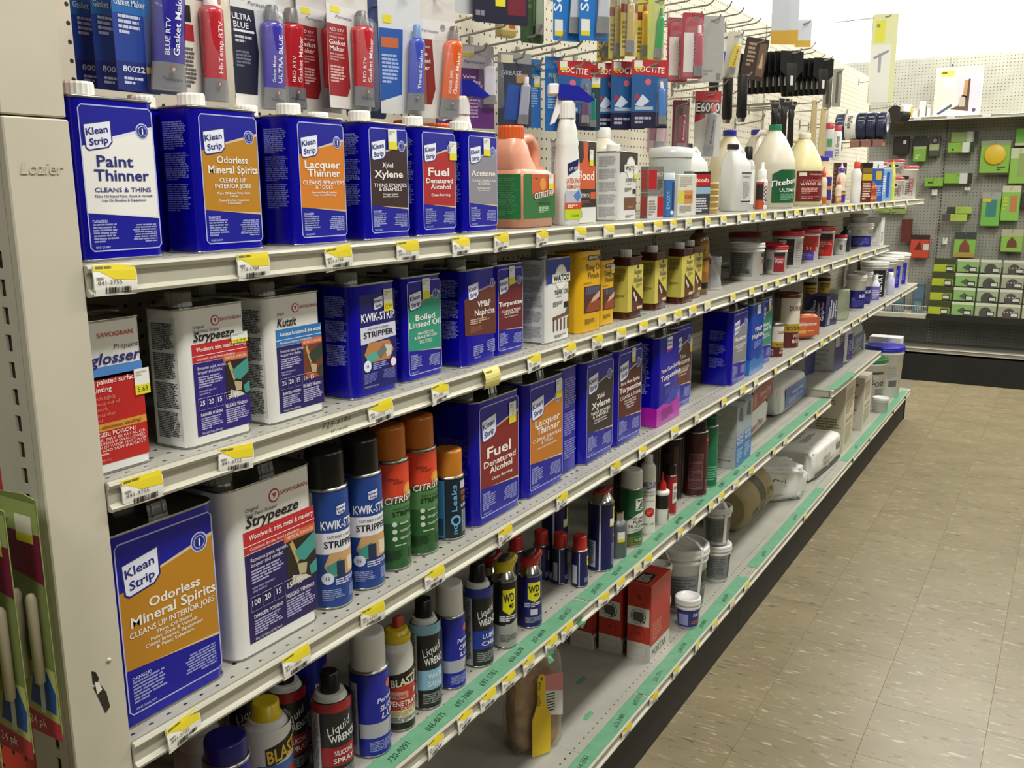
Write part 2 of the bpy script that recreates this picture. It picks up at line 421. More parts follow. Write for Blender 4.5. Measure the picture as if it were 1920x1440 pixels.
tape(5, 4.7, 6.6, [('640-7713', 5.0)], 'green tape before the cream cartons at the far bottom shelf')
tape(6, 4.3, 4.75, [], 'short green tape on the shelf of blue white boxes')
for i, (x, y, z, r, s) in enumerate(((1.595, .873, .592, 25, 'scrap of green tape stuck over a rail tag above the yellow knife'), (1.735, .873, .606, -30, 'scrap of green tape on the rail above the red boxes'))):
    t = MB()
    t.add([(-.012, 0, .006), (.004, -.004, .012), (.016, -.006, .004), (.006, -.003, -.004), (.012, -.012, -.012), (-.002, -.006, -.022), (-.006, -.002, -.006)], [(0, 6, 3, 1), (1, 3, 2), (6, 5, 4, 3)], TAPE)
    t.add([(-.012, .0006, .006), (.004, -.0034, .012), (.016, -.0054, .004), (.006, -.0024, -.004), (.012, -.0114, -.012), (-.002, -.0054, -.022), (-.006, -.0014, -.006)], [(1, 3, 6, 0), (2, 3, 1), (3, 4, 5, 6)], TAPE)
    o = t.build('tape_scrap'); o.location = (x, y, z); o.rotation_euler = (0, math.radians(r), 0); tag(o, s, 'tape')
for x, y, s in ((2.13, 1.06, 'torn bit of green tape on the bottom deck beside the red boxes'), (1.98, .965, 'small torn green tape piece on the empty bottom deck'), (2.16, .92, 'green tape remnant beneath the brown bottles on the second shelf')):
    z = DZ[2] if 'second' in s else DZ[5]
    o = MB().add([(-.02, -.006, .0006), (.018, -.008, .0006), (.024, .006, .0014), (.0, .010, .0008), (-.022, .004, .0012)], [(0, 1, 2, 3, 4)], TAPE).build('tape_scrap'); o.location = (x, y, z); tag(o, s, 'tape')

# ------------------------------------------------------------------ price tags
def ptag(row, x, label, near, style=0, group=None):
    yf = .873 if row < 5 else .861
    h = .033 if near else .03; w = .054 if style == 0 else .05
    rz = random.uniform(-5, 3); t = MB()
    o = None
    r0 = random.Random(int(x*1000)+row)
    n = 5; H2 = h*.5
    def pos(u, v, l):
        bow = .0016*(4*(v-.5)**2)
        return (-w/2+u*w, -.0006-l*.00012+bow+.0012*(1-v)*0, -H2+v*h)
    p = Print(w, h, pos)
    cu = '#e6e4da'
    for k in range(n):
        p.R(0 if 0 < k < n-1 else .03, k/n, 1 if 0 < k < n-1 else .97, (k+1)/n, cu, 0)
    # back side
    p.mb.add([pos(0, 0, -2), pos(0, 1, -2), pos(1, 1, -2), pos(1, 0, -2)], [(0, 1, 2, 3)], M(cu))
    yl = '#dcc92a' if style == 0 else '#d7cd86'
    p.G([(.02, .80), (.98, .80), (.98, .985), (.02, .985)], yl, 2); p.G([(.45, .52), (.98, .46), (.98, .80), (.12, .80)], yl, 2)
    if near:
        p.A(.06, .84, .9, .96, 1, '#6d6a2a', l=4); p.T(PNUM[(int(x*1000)+row) % len(PNUM)], .08, .36, .13, '#4a4844', .55, 'l'); p.A(.06, .5, .4, .62, 1, '#8a8780', l=4)
        p.B(.25, .06, .85, .27, 26)
    else: p.B(.25, .08, .85, .3, 9)
    o = p.mb.build('price_tag'); o.location = (X0+.0 + (x-X0), yf, DZ[row]-.0172 if row < 5 else DZ[row]-.0172); o.rotation_euler = (math.radians(r0.uniform(-4, 2)), math.radians(r0.uniform(-6, 4)), math.radians(r0.uniform(-4, 6)))
    tag(o, label, 'price tag', group)
PNUM = ['837-1734', '837-1775', '837-1742', '841-3722', '773-0781', '837-1791', '633-9010', '773-1789', '841-3755', '723-3182', '837-1809']
TAGS = {1: ([.634, .831, .989, 1.146, 1.291, 1.419, 1.567, 1.728, 1.866, 2.029, 2.145, 2.245, 2.352, 2.501, 2.636, 2.78, 2.914, 3.035, 3.172, 3.319, 3.449, 3.563, 3.753, 3.905, 4.067, 4.232, 4.363, 4.501, 4.673, 4.885, 5.055, 5.267, 5.531, 5.974],
            ['paint thinner can', 'gold label mineral spirits quart', 'orange label lacquer thinner quart', 'dark brown xylene quart', 'red fuel alcohol quart', 'gray acetone quart', 'orange stripper jug', 'white spray bottle', 'orange brush label can', 'danish oil can']),
        2: ([.644, .782, 1.068, 1.223, 1.537, 1.684, 1.815, 1.94, 2.07, 2.189, 2.296, 2.407, 2.526, 2.755, 2.945, 3.094, 3.242, 3.396, 3.531, 3.709, 3.903, 4.095, 4.416, 4.681, 5.061],
            ['red deglosser can', 'red banded stripper quart', 'navy stripper quart', 'green linseed oil quart', 'dark red turpentine quart', 'teak oil can', 'tall yellow oil can', 'short yellow oil can', 'first brown yellow finish can']),
        3: ([.671, .865, 1.031, 1.195, 1.424, 1.654, 1.921, 2.082, 2.30, 2.471, 2.71, 2.896, 3.042, 3.281, 3.491, 3.699, 3.986, 4.144, 4.368, 4.614, 4.792, 5.01, 5.503, 6.05],
            ['gold mineral spirits gallon', 'red banded gallon', 'black capped spray cans', 'orange capped spray cans', 'red alcohol gallon', 'orange lacquer gallon', 'dark xylene gallon']),
        4: ([1.186, 1.278, 1.357, 1.433, 1.513, 1.609, 1.682, 1.867, 1.964, 2.068, 2.134, 2.368, 2.47, 2.628, 2.722, 2.867, 3.036, 3.317, 3.471, 3.98],
            ['white capped silicone spray', 'yellow capped penetrant spray', 'light blue grease spray', 'chain lube spray', 'lube oil spray', 'yellow capped black spray can', 'red capped spray can']),
        5: ([1.749, 1.992, 2.172, 2.338, 2.514, 2.675, 2.852, 3.01, 3.825, 4.815, 5.27, 6.03, 6.5],
            ['yellow putty knife bag', 'bare deck before the red boxes', 'frontmost red box', 'purple label tub'])}
RN = {1: 'top', 2: 'second', 3: 'middle', 4: 'taped', 5: 'bottom'}
FARTAGS = []
for row, (xs, nm) in TAGS.items():
    for i, x in enumerate(xs):
        if i < len(nm): ptag(row, x, 'yellow white price tag on the %s rail at the %s' % (RN[row], nm[i]), i < 7)
        else: FARTAGS.append((row, x, 0 if i % 3 else 1))
yt = MB()
def ytpos(u, v): return (1.352+u*.05, .871-.006*math.sin(v*3)+.003*v, DZ[2]-.036+v*.036)
for k in range(6):
    yt.add([ytpos(0, k/6), ytpos(1, k/6), ytpos(1, (k+1)/6), ytpos(0, (k+1)/6)], [(0, 1, 2, 3)], '#d9cf7a'); yt.add([tuple(Vector(q)+Vector((0, .0006, 0))) for q in (ytpos(0, k/6), ytpos(1, k/6), ytpos(1, (k+1)/6), ytpos(0, (k+1)/6))], [(3, 2, 1, 0)], '#d9cf7a')
yp = Print(.05, .036, lambda u, v, l: tuple(Vector(ytpos(u, v))-Vector((0, l*.00015, 0)))); yp.A(.1, .75, .9, .9, 1, '#6b6540'); yp.G([(.55, .1), (.95, .1), (.95, .55), (.6, .5)], '#d4bb2e', 2)
yt = tag(yt.build('curled_tag'), 'curled faded yellow tag peeling off the second rail below the brown naphtha can', 'price tag'); yp.end('print', yt)
hw = Print(.1, .034, lambda u, v, l: (.93+u*.1, .8781-l*.0001, DZ[2]-.034+v*.034))
hw.T('723-3182', .45, .52, .26, '#20201c', .62, 'c', -.008, .2, 3); hw.T('Kutzit', .5, .14, .24, '#20201c', .38, 'c', -.008, .2, 3)
for o in bpy.data.objects:
    if o.get('label', '').startswith('beige steel second shelf from the top, bay nearest'):
        h_ = hw.mb.build('rail_handwriting', o); h_.location = (-X0, -.88, -DZ[2])
# ================================================================== product builders
def capmesh(r, h, c, cx=0, cy=0, z=0, ribs=0, name='cap', parent=None):
    m = MB()
    if ribs:
        n = ribs*2
        prof = [(1, 0), (1, .85), (.94, 1)]
        rs = [[(cx+r*k*(1 if i % 2 else .965)*math.cos(2*PI*i/n), cy+r*k*(1 if i % 2 else .965)*math.sin(2*PI*i/n), z+h*q) for i in range(n)] for k, q in prof]
        m.skin(rs, M(c, .4) if isinstance(c, str) else c, False)
    else: m.lathe([(r, z), (r, z+h*.82), (r*.93, z+h)], M(c, .4) if isinstance(c, str) else c, cx, cy, 20)
    return m.build(name, parent)
QS = (.108, .064, .174); GS = (.166, .105, .243)
def fcan(label, x, y, row, size='q', body=BLUE, front=None, side=None, cap='#dedcd4', rz=0, stick=None, group=None, dims=None, capu=.27, handle=None, name=None, rim=TIN, z=None):
    W, D, H = dims or (QS if size == 'q' else GS)
    t = thing(name or ('quart_can' if size == 'q' else 'gallon_can'), label, 'can', (x, y, DZ[row] if z is None else z), rz, group)
    bm = M(body, .22); r = .013 if size == 'q' else .02
    MB().loft([(.003, W, D), (H-.003, W, D)], bm, 0, D/2, r, 5, True, False).build('body', t)
    MB().loft([(0, W+.001, D+.001), (.0012, W+.003, D+.003), (.003, W+.0016, D+.0016)], rim, 0, D/2, r, 5).build('bottom_rim', t)
    tr = MB(); tr.loft([(H-.003, W+.0016, D+.0016), (H-.001, W+.003, D+.003), (H, W+.001, D+.001), (H-.0003, W-.003, D-.003), (H-.004, W-.004, D-.004)], rim, 0, D/2, r, 5); tr.build('top_rim', t)
    MB().loft([(H-.006, W-.003, D-.003), (H-.0042, W-.003, D-.003)], M('#4a4a46', .35, .9) if size != 'q' else TIN, 0, D/2, r, 5).build('top_plate', t)
    if cap:
        cr = (.0165 if size == 'q' else .022); ch = .021 if size == 'q' else .026
        MB().lathe([(cr*1.05, H-.0045), (cr*1.05, H-.001)], rim, -W/2+capu*W, D/2, 20).build('neck', t)
        capmesh(cr, ch-.004, cap, -W/2+capu*W, D/2, H-.001, 18, 'cap', t)
    if handle or (handle is None and size == 'g'):
        hm = MB(); hx = W*.06; pts = []
        for i in range(9):
            a = PI*i/8; pts.append((D/2+(D/2-.018)*-math.cos(a), H-.004+.026*min(1, math.sin(a)*1.6)))
        top = [(hx-.014, yy, zz) for yy, zz in pts]; bot = [(hx+.014, yy, zz) for yy, zz in pts]
        n = len(pts); hm.add(top+bot, [(i, i+1, n+i+1, n+i) for i in range(n-1)], CHROME, True)
        hm.add([(a_, b_, c_-.0012) for a_, b_, c_ in top+bot], [(n+i, n+i+1, i+1, i) for i in range(n-1)], CHROME, True)
        for q in (-.008, .008): hm.tube([(hx+q, yy, zz+.0004) for yy, zz in pts], .0016, CHROME, 5)
        hm.build('strap_handle', t)
    if front: p = on_front(W, H); front(p); p.end('label', t)
    if side: p = on_left(D, H, -W/2); side(p); p.end('side_print', t)
    if stick: sticker(t, on_front(W, H), *stick)
    return t
def sticker(t, p, u, v, w=.021, h=.03, hand=None):
    a, b = w/2/p.W, h/2/p.H
    p.R(u-a, v-b, u+a, v+b, '#dfe0d8', 9); p.R(u-a, v-b, u+a, v-b*.25, '#d9cf2e', 10); p.A(u-a*.8, v+b*.4, u+a*.7, v+b*.85, 2, '#a9aaa2', l=10)
    if hand: p.T(hand, u, v-b*.8, b*.42/1, '#3b3a1c', a*1.4, l=11)
    p.end('price_sticker', t)
INK = '#e9e4dc'; PALE = '#8f95cf'
def sidetext(c='#7f86c6', top=.90, bot=.27, n=40):
    def f(p):
        k = (top-bot)/3
        for i in range(3): p.A(.2, top-k*(i+1)+.02, .86, top-k*i, n//3, c)
    return f
def logo(p, u, v, w, rot=9, c='#1a2372'):
    """white slanted badge with two words"""
    h = w*p.W/p.H*.80; ta = math.tan(math.radians(rot))*p.W/p.H
    q = lambda a, b: (u+a*w, v+b*h+a*w*ta)
    p.G([q(-.54, .56), q(-.5, -.42), q(-.38, -.56), q(.36, -.56), q(.54, -.36), q(.54, .56)][::-1][::-1], c, 3)
    p.G([q(-.49, .5), q(-.45, -.4), q(-.36, -.5), q(.33, -.5), q(.49, -.33), q(.49, .5)], '#dfe2f0', 4)
    p.T('Klean', q(-.02, .08)[0], q(-.02, .08)[1], .27*h, c, .84*w, 'c', .018, .08, rot, 6)
    p.T('Strip', q(.02, -.35)[0], q(.02, -.35)[1], .27*h, c, .72*w, 'c', .018, .08, rot, 6)
def badge(p, u, v, r):
    p.C(u, v, r, '#c3c8e6', 4); p.C(u, v, r*.86, '#39449c', 5); p.C(u, v, r*.66, '#c3c8e6', 6); p.C(u, v, r*.58, '#17227c', 7); p.T('1', u, v-.36*r/p.H, .72*r/p.H, '#e9ebf5', None, 'c', .03, 0, 0, 9)
def ks(col, T, S=(), ink=INK, fr=True, lo=.46, warn=True, lu=.29, bot=.30):
    def f(p):
        a, b = (.10, .935) if fr else (.02, .985)
        p.R(a, .07, b, .94, '#0a0c8e', 1)
        if fr: p.F(a-.01, .062, b+.01, .948, .0014 if p.W < .12 else .0018, '#aab2e2', 3)
        p.G([(a, bot), (b, bot-.045), (b, .815), (a, .70)], col, 2)
        p.G([(a+.3, .755), (b, .835), (b, .815), (a+.3, .742)], '#cbb98f' if ink == INK else '#d5d9e6', 2)
        p.G([(a+.25, bot-.012), (b, bot-.045), (b, bot-.03), (a+.25, bot-.010)], '#cbb98f' if ink == INK else '#d5d9e6', 3)
        logo(p, lu, .765, .30); badge(p, .81, .805, .0085*p.W/.108)
        for s in T: p.T(s[0], s[3] if len(s) > 3 else .53, s[1], s[2], ink, s[4] if len(s) > 4 else None, 'c', .018)
        for s in S: p.T(s[0], .53, s[1], s[2], ink, s[3] if len(s) > 3 else None, 'c', .010)
        if warn:
            p.A(a+.04, .115, a+.34, .235, 7, PALE); p.A(b-.34, .105, b-.04, .225, 8, PALE, 'r')
            p.T('DANGER!', a+.04, .238, .018, '#c3c7ec', None, 'l', .01); p.T('ONE QUART' if p.W < .12 else 'ONE GALLON', a+.05, .082, .013, '#c3c7ec', None, 'l')
    return f
BQ = 'blue quart cans on the top shelf'
# ------------------------------------------------------------------ rows of quart cans
SM = .017
fcan('blue quart can of paint thinner with white label next to the wide post', .674, .905, 1, 'q', BLUE, ks('#e4e3dd', [('Paint', .580, .068, .46, .42), ('Thinner', .495, .068, .53, .64)], [('CLEANS & THINS', .425, .028, .66), ('Thins Oil-based Paint, Stains & Varnish', .393, .016, .68), ('Use On Brushes & Equipment', .367, .016, .52)], '#232a72'), None, '#ece9de', 0, None, BQ, None, .33)
fcan('blue quart can of odorless mineral spirits with gold label, top shelf', .832, .905, 1, 'q', BLUE, ks('#b27c1e', [('Odorless', .62, .048, .54, .46), ('Mineral Spirits', .55, .052, .55, .74)], [('CLEANS UP', .487, .032, .40), ('INTERIOR JOBS', .447, .032, .54), ('Thins Oil-Based Paint, Stain', .405, .016, .5), ('& Varnish', .385, .014), ('Cleans Brushes, Equipment', .355, .015, .46), ('& Paint Splatter', .335, .014)]), sidetext(), '#ece9de', 0, None, BQ)
fcan('blue quart can of lacquer thinner with orange label, top shelf', .997, .905, 1, 'q', BLUE, ks('#c9781f', [('Lacquer', .60, .058, .52, .66), ('Thinner', .535, .058, .54, .62)], [('CLEANS SPRAYERS', .475, .03, .78), ('& TOOLS', .44, .03, .32), ('Improves Flow & Leveling', .405, .016, .46), ('Helps Avoid Blushing', .385, .016, .42)]), sidetext(), '#ece9de', 0, None, BQ)
fcan('blue quart can of xylene with dark brown label, top shelf', 1.145, .905, 1, 'q', BLUE, ks('#33201f', [('Xylol', .62, .042, .48, .24), ('Xylene', .535, .060, .50, .64)], [('THINS EPOXIES', .455, .03, .74), ('& ENAMELS', .42, .03, .52), ('Stronger Solvent', .385, .016, .34), ('than Paint Thinner', .365, .016, .36)]), sidetext(), '#ece9de', 0, (.60, .86), BQ)
fcan('blue quart can of denatured alcohol fuel with red label, top shelf', 1.276, .905, 1, 'q', BLUE, ks('#a32224', [('Fuel', .555, .075, .50, .54), ('Denatured', .49, .043, .52, .70), ('Alcohol', .435, .043, .54, .52), ('Clean Burning', .37, .022, .54, .5)]), sidetext(), '#ece9de', 0, (.88, .79), BQ)
fcan('blue quart can of acetone with gray label beside the orange jug', 1.409, .905, 1, 'q', BLUE, ks('#85848c', [('Acetone', .56, .056, .52, .72)], [('CLEANS FIBERGLASS', .50, .026, .72), ('RESINS', .47, .026, .34), ('Fast Evaporating', .435, .016, .4), ('Paint Remover', .41, .016, .34)]), sidetext(), '#ece9de', 0, (.62, .845), BQ)
for i, (x, s) in enumerate(((.66, 'paint thinner can'), (.79, 'gold label mineral spirits quart'), (.96, 'orange label lacquer thinner quart'), (1.105, 'dark brown xylene quart'))):
    fcan('blue can with white cap standing in the row behind the '+s, x, .974, 1, 'q', BLUE, None, None, '#ece9de', 0, None, 'second row of blue quart cans', None, .5)

def sav(name, sub, band, bandt, band2, pic, tagt, num, dark='#251a63', tilt=0, tsz=.6):
    """white can with a coloured band over a navy block"""
    def f(p):
        a, b = .16, .975
        p.T('SAVOGRAN', .91, .875, .024, '#a8343a', .32, 'r', .01); p.C(.52, .885, .0065*p.W/.108, '#a8343a', 3); p.C(.52, .885, .005*p.W/.108, '#e4e3dd', 4); p.G([(.495, .90), (.545, .90), (.52, .868)][::-1], '#a8343a', 5)
        for i, s in enumerate(sub): p.T(s, a+.04, .845-.032*i, .021, '#2c2a2a', None, 'l', 0, .15)
        p.T(name, a+.03, .755, .062, '#171514', tsz, 'l', .02, .25)
        p.R(a, .605, b, .735, band, 2); p.R(a, .648, b, .652, '#ecebe6', 3)
        p.T(bandt, a+.06, .68, .03, '#f0ebe6', .74, 'l', .01, .1); p.T(band2, a+.06, .618, .018, '#f0ebe6', .56, 'l', 0, .1)
        p.R(a, .075, b, .60, dark, 2)
        p.R(.60, .575, b, .625, '#c4613a', 4); p.T(tagt, .79, .588, .02, '#f3e0d2', .33, 'c')
        p.R(.62, .30, b, .575, pic[0], 3); p.G([(.66, .56), (.70, .57), (.78, .44), (.74, .42)], '#b59a62', 4); p.G([(.72, .50), (b, .575), (b, .47), (.84, .42), (.76, .44)], pic[1], 5); p.G([(.74, .42), (.86, .40), (.84, .34), (.76, .35)], '#b3a47a', 6); p.G([(.68, .36), (.84, .33), (.9, .30), (.66, .30)], pic[2], 5); p.G([(.88, .37), (b, .40), (b, .32), (.9, .31)], pic[1], 6)
        p.T('Removes paint, varnish,', a+.06, .55, .024, '#d9d6e6', .42, 'l'); p.T('lacquer and shellac', a+.06, .52, .024, '#d9d6e6', .36, 'l'); p.A(a+.06, .42, a+.44, .505, 5, '#a9a4c9'); p.A(a+.06, .365, a+.36, .405, 2, '#7d78a8')
        for i, q in enumerate((num, '20', '15', '15', '15')):
            u = a+.09+i*.128; p.T(q, u, .295, .034, '#e6e3ef', None, 'c', .01, l=8); p.R(u-.055, .345, u+.055, .348, '#b9b5d3', 7); p.R(u-.055, .26, u+.055, .263, '#8e8ab6', 7)
            p.R(u-.058, .26, u-.055, .348, '#8e8ab6', 7)
        p.T('DANGER: POISON!', a+.06, .215, .022, '#e6e3ef', .32, 'l', .01); p.A(a+.06, .115, a+.38, .205, 6, '#a9a4c9')
        p.T('PELIGRO: VENENO!', .59, .235, .022, '#e6e3ef', .34, 'l', .01); p.A(.59, .115, b-.03, .225, 7, '#a9a4c9')
        p.T('One U.S. Quart (946 mL)' if p.W < .12 else 'One U.S. Gallon (3.785 liters)', a+.06, .085, .015, '#d9d6e6', .3, 'l')
    return f
def greyside(p):
    p.R(.22, .06, .9, .93, '#d3d3d0', 1)
    for i in range(4): p.A(.24, .07+.21*i, .88, .07+.21*(i+1)-.015, 15, '#3c3b42')
WC = '#dcdbd4'
def deglosser(p):
    p.C(.14, .80, .012, '#2a2a2a', 3); p.C(.14, .80, .010, '#e4e3dd', 4); p.T('SAVOGRAN', .45, .885, .03, '#b5453c', .42, 'l', .01)
    p.T('Prepaint', .93, .80, .034, '#4b4b55', .3, 'r', 0, .2); p.G([(.05, .62), (.95, .62), (.95, .70), (.05, .70)], '#4a7fc0', 2); p.T('Deglosser', .95, .715, .07, '#23286e', .85, 'r', .02, .25)
    p.R(.06, .07, .95, .64, '#b3231f', 2); p.T('Restores painted surfaces', .9, .59, .032, '#efe2dc', .8, 'r', .01); p.T('for repainting', .56, .54, .032, '#efe2dc', .45, 'r', .01)
    for i, s in enumerate(('So paint bonds tightly', 'Removes grease and oil', 'from woodwork', 'Cleans surfaces after', 'paint removal')): p.T(s, .12, .49-.036*i, .024, '#d9857b', None, 'l')
    p.R(.06, .285, .95, .335, '#cf8f3a', 3); p.T('Saves time - eliminates sanding!', .88, .30, .022, '#6a3a1c', .8, 'r', .005, .1)
    p.T('DANGER: POISON!', .5, .25, .028, '#f2e3de', .6, 'c', .005)
    for i, s in enumerate(('FLAMMABLE. MAY BE FATAL OR', 'CAUSE BLINDNESS IF SWALLOWED.', 'INHALATION OF VAPOR MAY CAUSE', 'HARM. EYE AND SKIN IRRITANT.')): p.T(s, .10, .222-.024*i, .018, '#efd5cf', .82, 'l')
    p.A(.1, .125, .85, .145, 1, '#e0a59c'); p.T('One U.S. Quart (946 mL)', .1, .09, .016, '#d98a80', None, 'l')
fcan('white quart can with red deglosser label half hidden by the wide post', .632, .905, 2, 'q', WC, deglosser, None, '#b9b7ae', 0, (.93, .56, .02, .03, '5.69'))
fcan('white quart can standing behind the red deglosser can', .668, .985, 2, 'q', WC, None, greyside, '#b9b7ae', 0, None, None, None, .3)
fcan('white quart can with red band and navy block, second shelf', .789, .905, 2, 'q', WC, sav('Strypeeze', ('Original', 'Semi-Paste Stripper'), '#b5262a', 'Woodwork, trim, metal & masonry', 'Carpinteria, bordes, metal y albanileria', ('#26211d', '#3f8f86', '#c9c3b0'), 'VERTICAL SURFACES', '25', '#2a1c72'), greyside, '#b9b7ae', 0, (.86, .735, .027, .013, '11.99'))
fcan('white quart can with sky blue band and navy block, second shelf', .929, .905, 2, 'q', WC, sav('Kutzit', ('Liquid',), '#2a6fae', 'Antique furniture & fine wood', 'Muebles antiguos y madera fina', ('#6b3a24', '#2f3b30', '#a8552f'), 'DETAILED SURFACES', '25', '#231a5c', 0, .34), greyside, '#b9b7ae')
def kwik(p):
    p.R(.18, .06, .96, .9, '#131566', 1); logo(p, .58, .815, .2); p.T('KWIK-STRIP', .57, .665, .072, '#e6e6ea', .74, 'c', .015)
    p.G([(.18, .47), (.96, .50), (.96, .63), (.18, .62)], '#c9cbd8', 2); p.T('FAST PAINT & VARNISH', .57, .59, .018, '#20202a', .45); p.T('STRIPPER', .57, .525, .05, '#16161c', .66, 'c', .015)
    p.G([(.24, .38), (.34, .30), (.80, .30), (.90, .38), (.80, .475), (.34, .475)], '#b37a46', 3); p.G([(.26, .36), (.52, .40), (.56, .33), (.34, .30)], '#4aa596', 4); p.G([(.52, .38), (.68, .45), (.74, .38), (.6, .32)], '#6e6c6a', 5); p.G([(.68, .44), (.86, .42), (.84, .34), (.74, .32)], '#c9c5bb', 4)
    p.C(.30, .275, .009, '#dfe2ee', 5); p.T('15', .30, .262, .026, '#23286e', None, 'c', .01, l=7); p.C(.88, .265, .008, '#b23a3a', 5); p.C(.88, .265, .0066, '#dfe2ee', 6); p.A(.42, .23, .78, .295, 4, '#8f95cf')
    p.A(.22, .12, .52, .21, 7, '#6a70b8'); p.A(.62, .12, .92, .215, 8, '#6a70b8', 'r'); p.T('ONE QUART (946 mL)', .22, .085, .014, '#c3c7ec', None, 'l')
fcan('blue quart stripper can with white stripe and hexagon picture, second shelf', 1.100, .905, 2, 'q', BLUE, kwik, sidetext(), '#c9c7be', 0, (.80, .83, .022, .034, '12.99'))
fcan('blue quart can of boiled linseed oil with green label, second shelf', 1.239, .915, 2, 'q', BLUE, ks('#2a8f74', [('Boiled', .575, .056, .53, .50), ('Linseed Oil', .51, .056, .52, .80)], [('PROTECTS', .435, .026, .4), ('& SEALS WOOD', .40, .026, .58), ('Interior & Exterior', .37, .015, .36), ('& Natural Finish', .35, .015, .32)]), sidetext(), '#c9c7be', 0, (.56, .865, .021, .034))
def naph(p):
    p.G([(.04, .33), (.985, .29), (.985, .81), (.04, .70)], '#5d2f22', 2); p.G([(.3, .755), (.985, .835), (.985, .81), (.3, .74)], '#9a7a66', 2); logo(p, .30, .77, .3); badge(p, .88, .83, .0085)
    p.T('VM&P', .62, .60, .062, INK, .40, 'c', .012); p.T('Naphtha', .64, .515, .062, INK, .62, 'c', .012); p.A(.2, .43, .78, .49, 3, '#c9a48f'); p.A(.2, .345, .6, .41, 4, '#8a5a48'); p.A(.28, .10, .6, .21, 6, PALE); p.A(.68, .1, .95, .24, 7, PALE, 'r'); p.T('ONE QUART', .3, .075, .015, '#c3c7ec', None, 'l')
fcan('blue quart can of naphtha with brown block, second shelf', 1.395, .905, 2, 'q', BLUE, naph, sidetext(), '#c9c7be')
fcan('blue quart can of turpentine with dark red label, second shelf', 1.511, .912, 2, 'q', BLUE, ks('#661a24', [('Turpentine', .545, .05, .52, .80)], [('CLEANS & THINS', .475, .026, .66), ('ART PAINTS', .445, .026, .48), ('Fast Turpentine', .415, .015, .44)]), None, '#c9c7be', 0, (.56, .87, .021, .034))
for i, (x, s) in enumerate(((.87, 'the white can with sky blue band'), (1.045, 'the navy hexagon stripper can'), (1.19, 'the green linseed oil quart'), (1.345, 'the brown naphtha quart'), (1.47, 'the dark red turpentine quart'))):
    fcan('dim gray capped can in the row behind '+s, x, .982, 2, 'q', BLUE if i else WC, None, None, '#c9c7be', 0, None, 'second row of quart cans on the second shelf', None, .5)
def watco(p, name, word, dark, pic):
    p.R(0.03, .70, .98, .985, dark, 1); p.C(.60, .76, .027, '#b9b6a6', 2); p.C(.60, .76, .0245, '#e4e3dc', 3); p.R(.24, .70, .97, .81, '#b9b6a6', 4); p.R(.26, .71, .96, .80, '#e4e3dc', 5); p.T(word, .61, .725, .066, '#171614', .64, 'c', .03, l=8)
    p.T(name, .62, .565, .052, '#1f1d1b', .58, 'c', .012); p.A(.42, .525, .88, .55, 1, '#a9a79f'); p.A(.28, .42, .7, .48, 3, '#6d6b66'); p.R(.72, .39, .9, .46, '#1d1c1a', 4); pic(p); p.A(.34, .045, .9, .085, 2, '#7a7872')
def bench(p):
    p.G([(.26, .26), (.95, .30), (.95, .34), (.26, .30)], '#6b4a33', 4)
    for i in range(5): p.R(.28+i*.145, .13, .33+i*.145, .27, '#5f4331', 5)
    p.G([(.78, .34), (.9, .42), (.96, .36), (.9, .31)], '#5a5148', 6)
def whiteside(p):
    p.R(.1, .03, .95, .97, '#d5d5d0', 1)
    for i in range(5): p.A(.15, .06+.18*i, .9, .06+.18*(i+1)-.03, 9, '#a9a8aa')
fcan('white and navy quart can of teak oil with bench picture', 1.693, .905, 2, 'q', '#dad9d3', lambda p: watco(p, 'TEAK OIL', 'WATCO', '#1c2f8a', bench), whiteside, '#a9a7a0')
def tung(p):
    p.R(.12, .92, .98, .925, '#a3341f', 2); p.R(.12, .905, .98, .91, '#a3341f', 2); p.G([(.36, .885), (.40, .945), (.86, .945), (.90, .885)][::-1], '#221c12', 3); p.T('MINWAX', .63, .895, .042, '#e4dfc4', .42, 'c', .012, l=6)
    p.T('Tung Oil', .62, .765, .075, '#4a3208', .66, 'c', .006); p.T('Finish', .62, .665, .075, '#4a3208', .48, 'c', .006); p.A(.2, .60, .9, .625, 1, '#a97a1c'); p.R(.22, .24, .97, .57, '#2b231a', 3); p.R(.235, .25, .955, .56, '#4d2e22', 4)
    for i in range(7): p.G([(.30+i*.09, .56), (.34+i*.09, .56), (.36+i*.085, .47), (.33+i*.085, .47)][::-1], '#55618f', 5)
    p.G([(.3, .25), (.9, .25), (.93, .37), (.6, .43), (.36, .33)], '#8d4429', 5); p.G([(.50, .36), (.62, .43), (.92, .50), (.9, .42), (.7, .38)], '#c9a68c', 6); p.A(.26, .10, .74, .17, 4, '#8a6a14')
fcan('tall yellow tung oil can with furniture picture', 1.842, .905, 2, 'q', '#d8a81c', tung, None, None, -4, None, 'yellow tung oil cans', (.098, .066, .178), name='oil_can', rim=M('#c9a03a', .3, .6))
fcan('shorter yellow tung oil can beside the tall yellow can', 1.957, .918, 2, 'q', '#d8a81c', tung, None, '#55534e', -4, (.8, .86, .016, .02), 'yellow tung oil cans', (.076, .05, .150), name='oil_can', rim=M('#c9a03a', .3, .6))
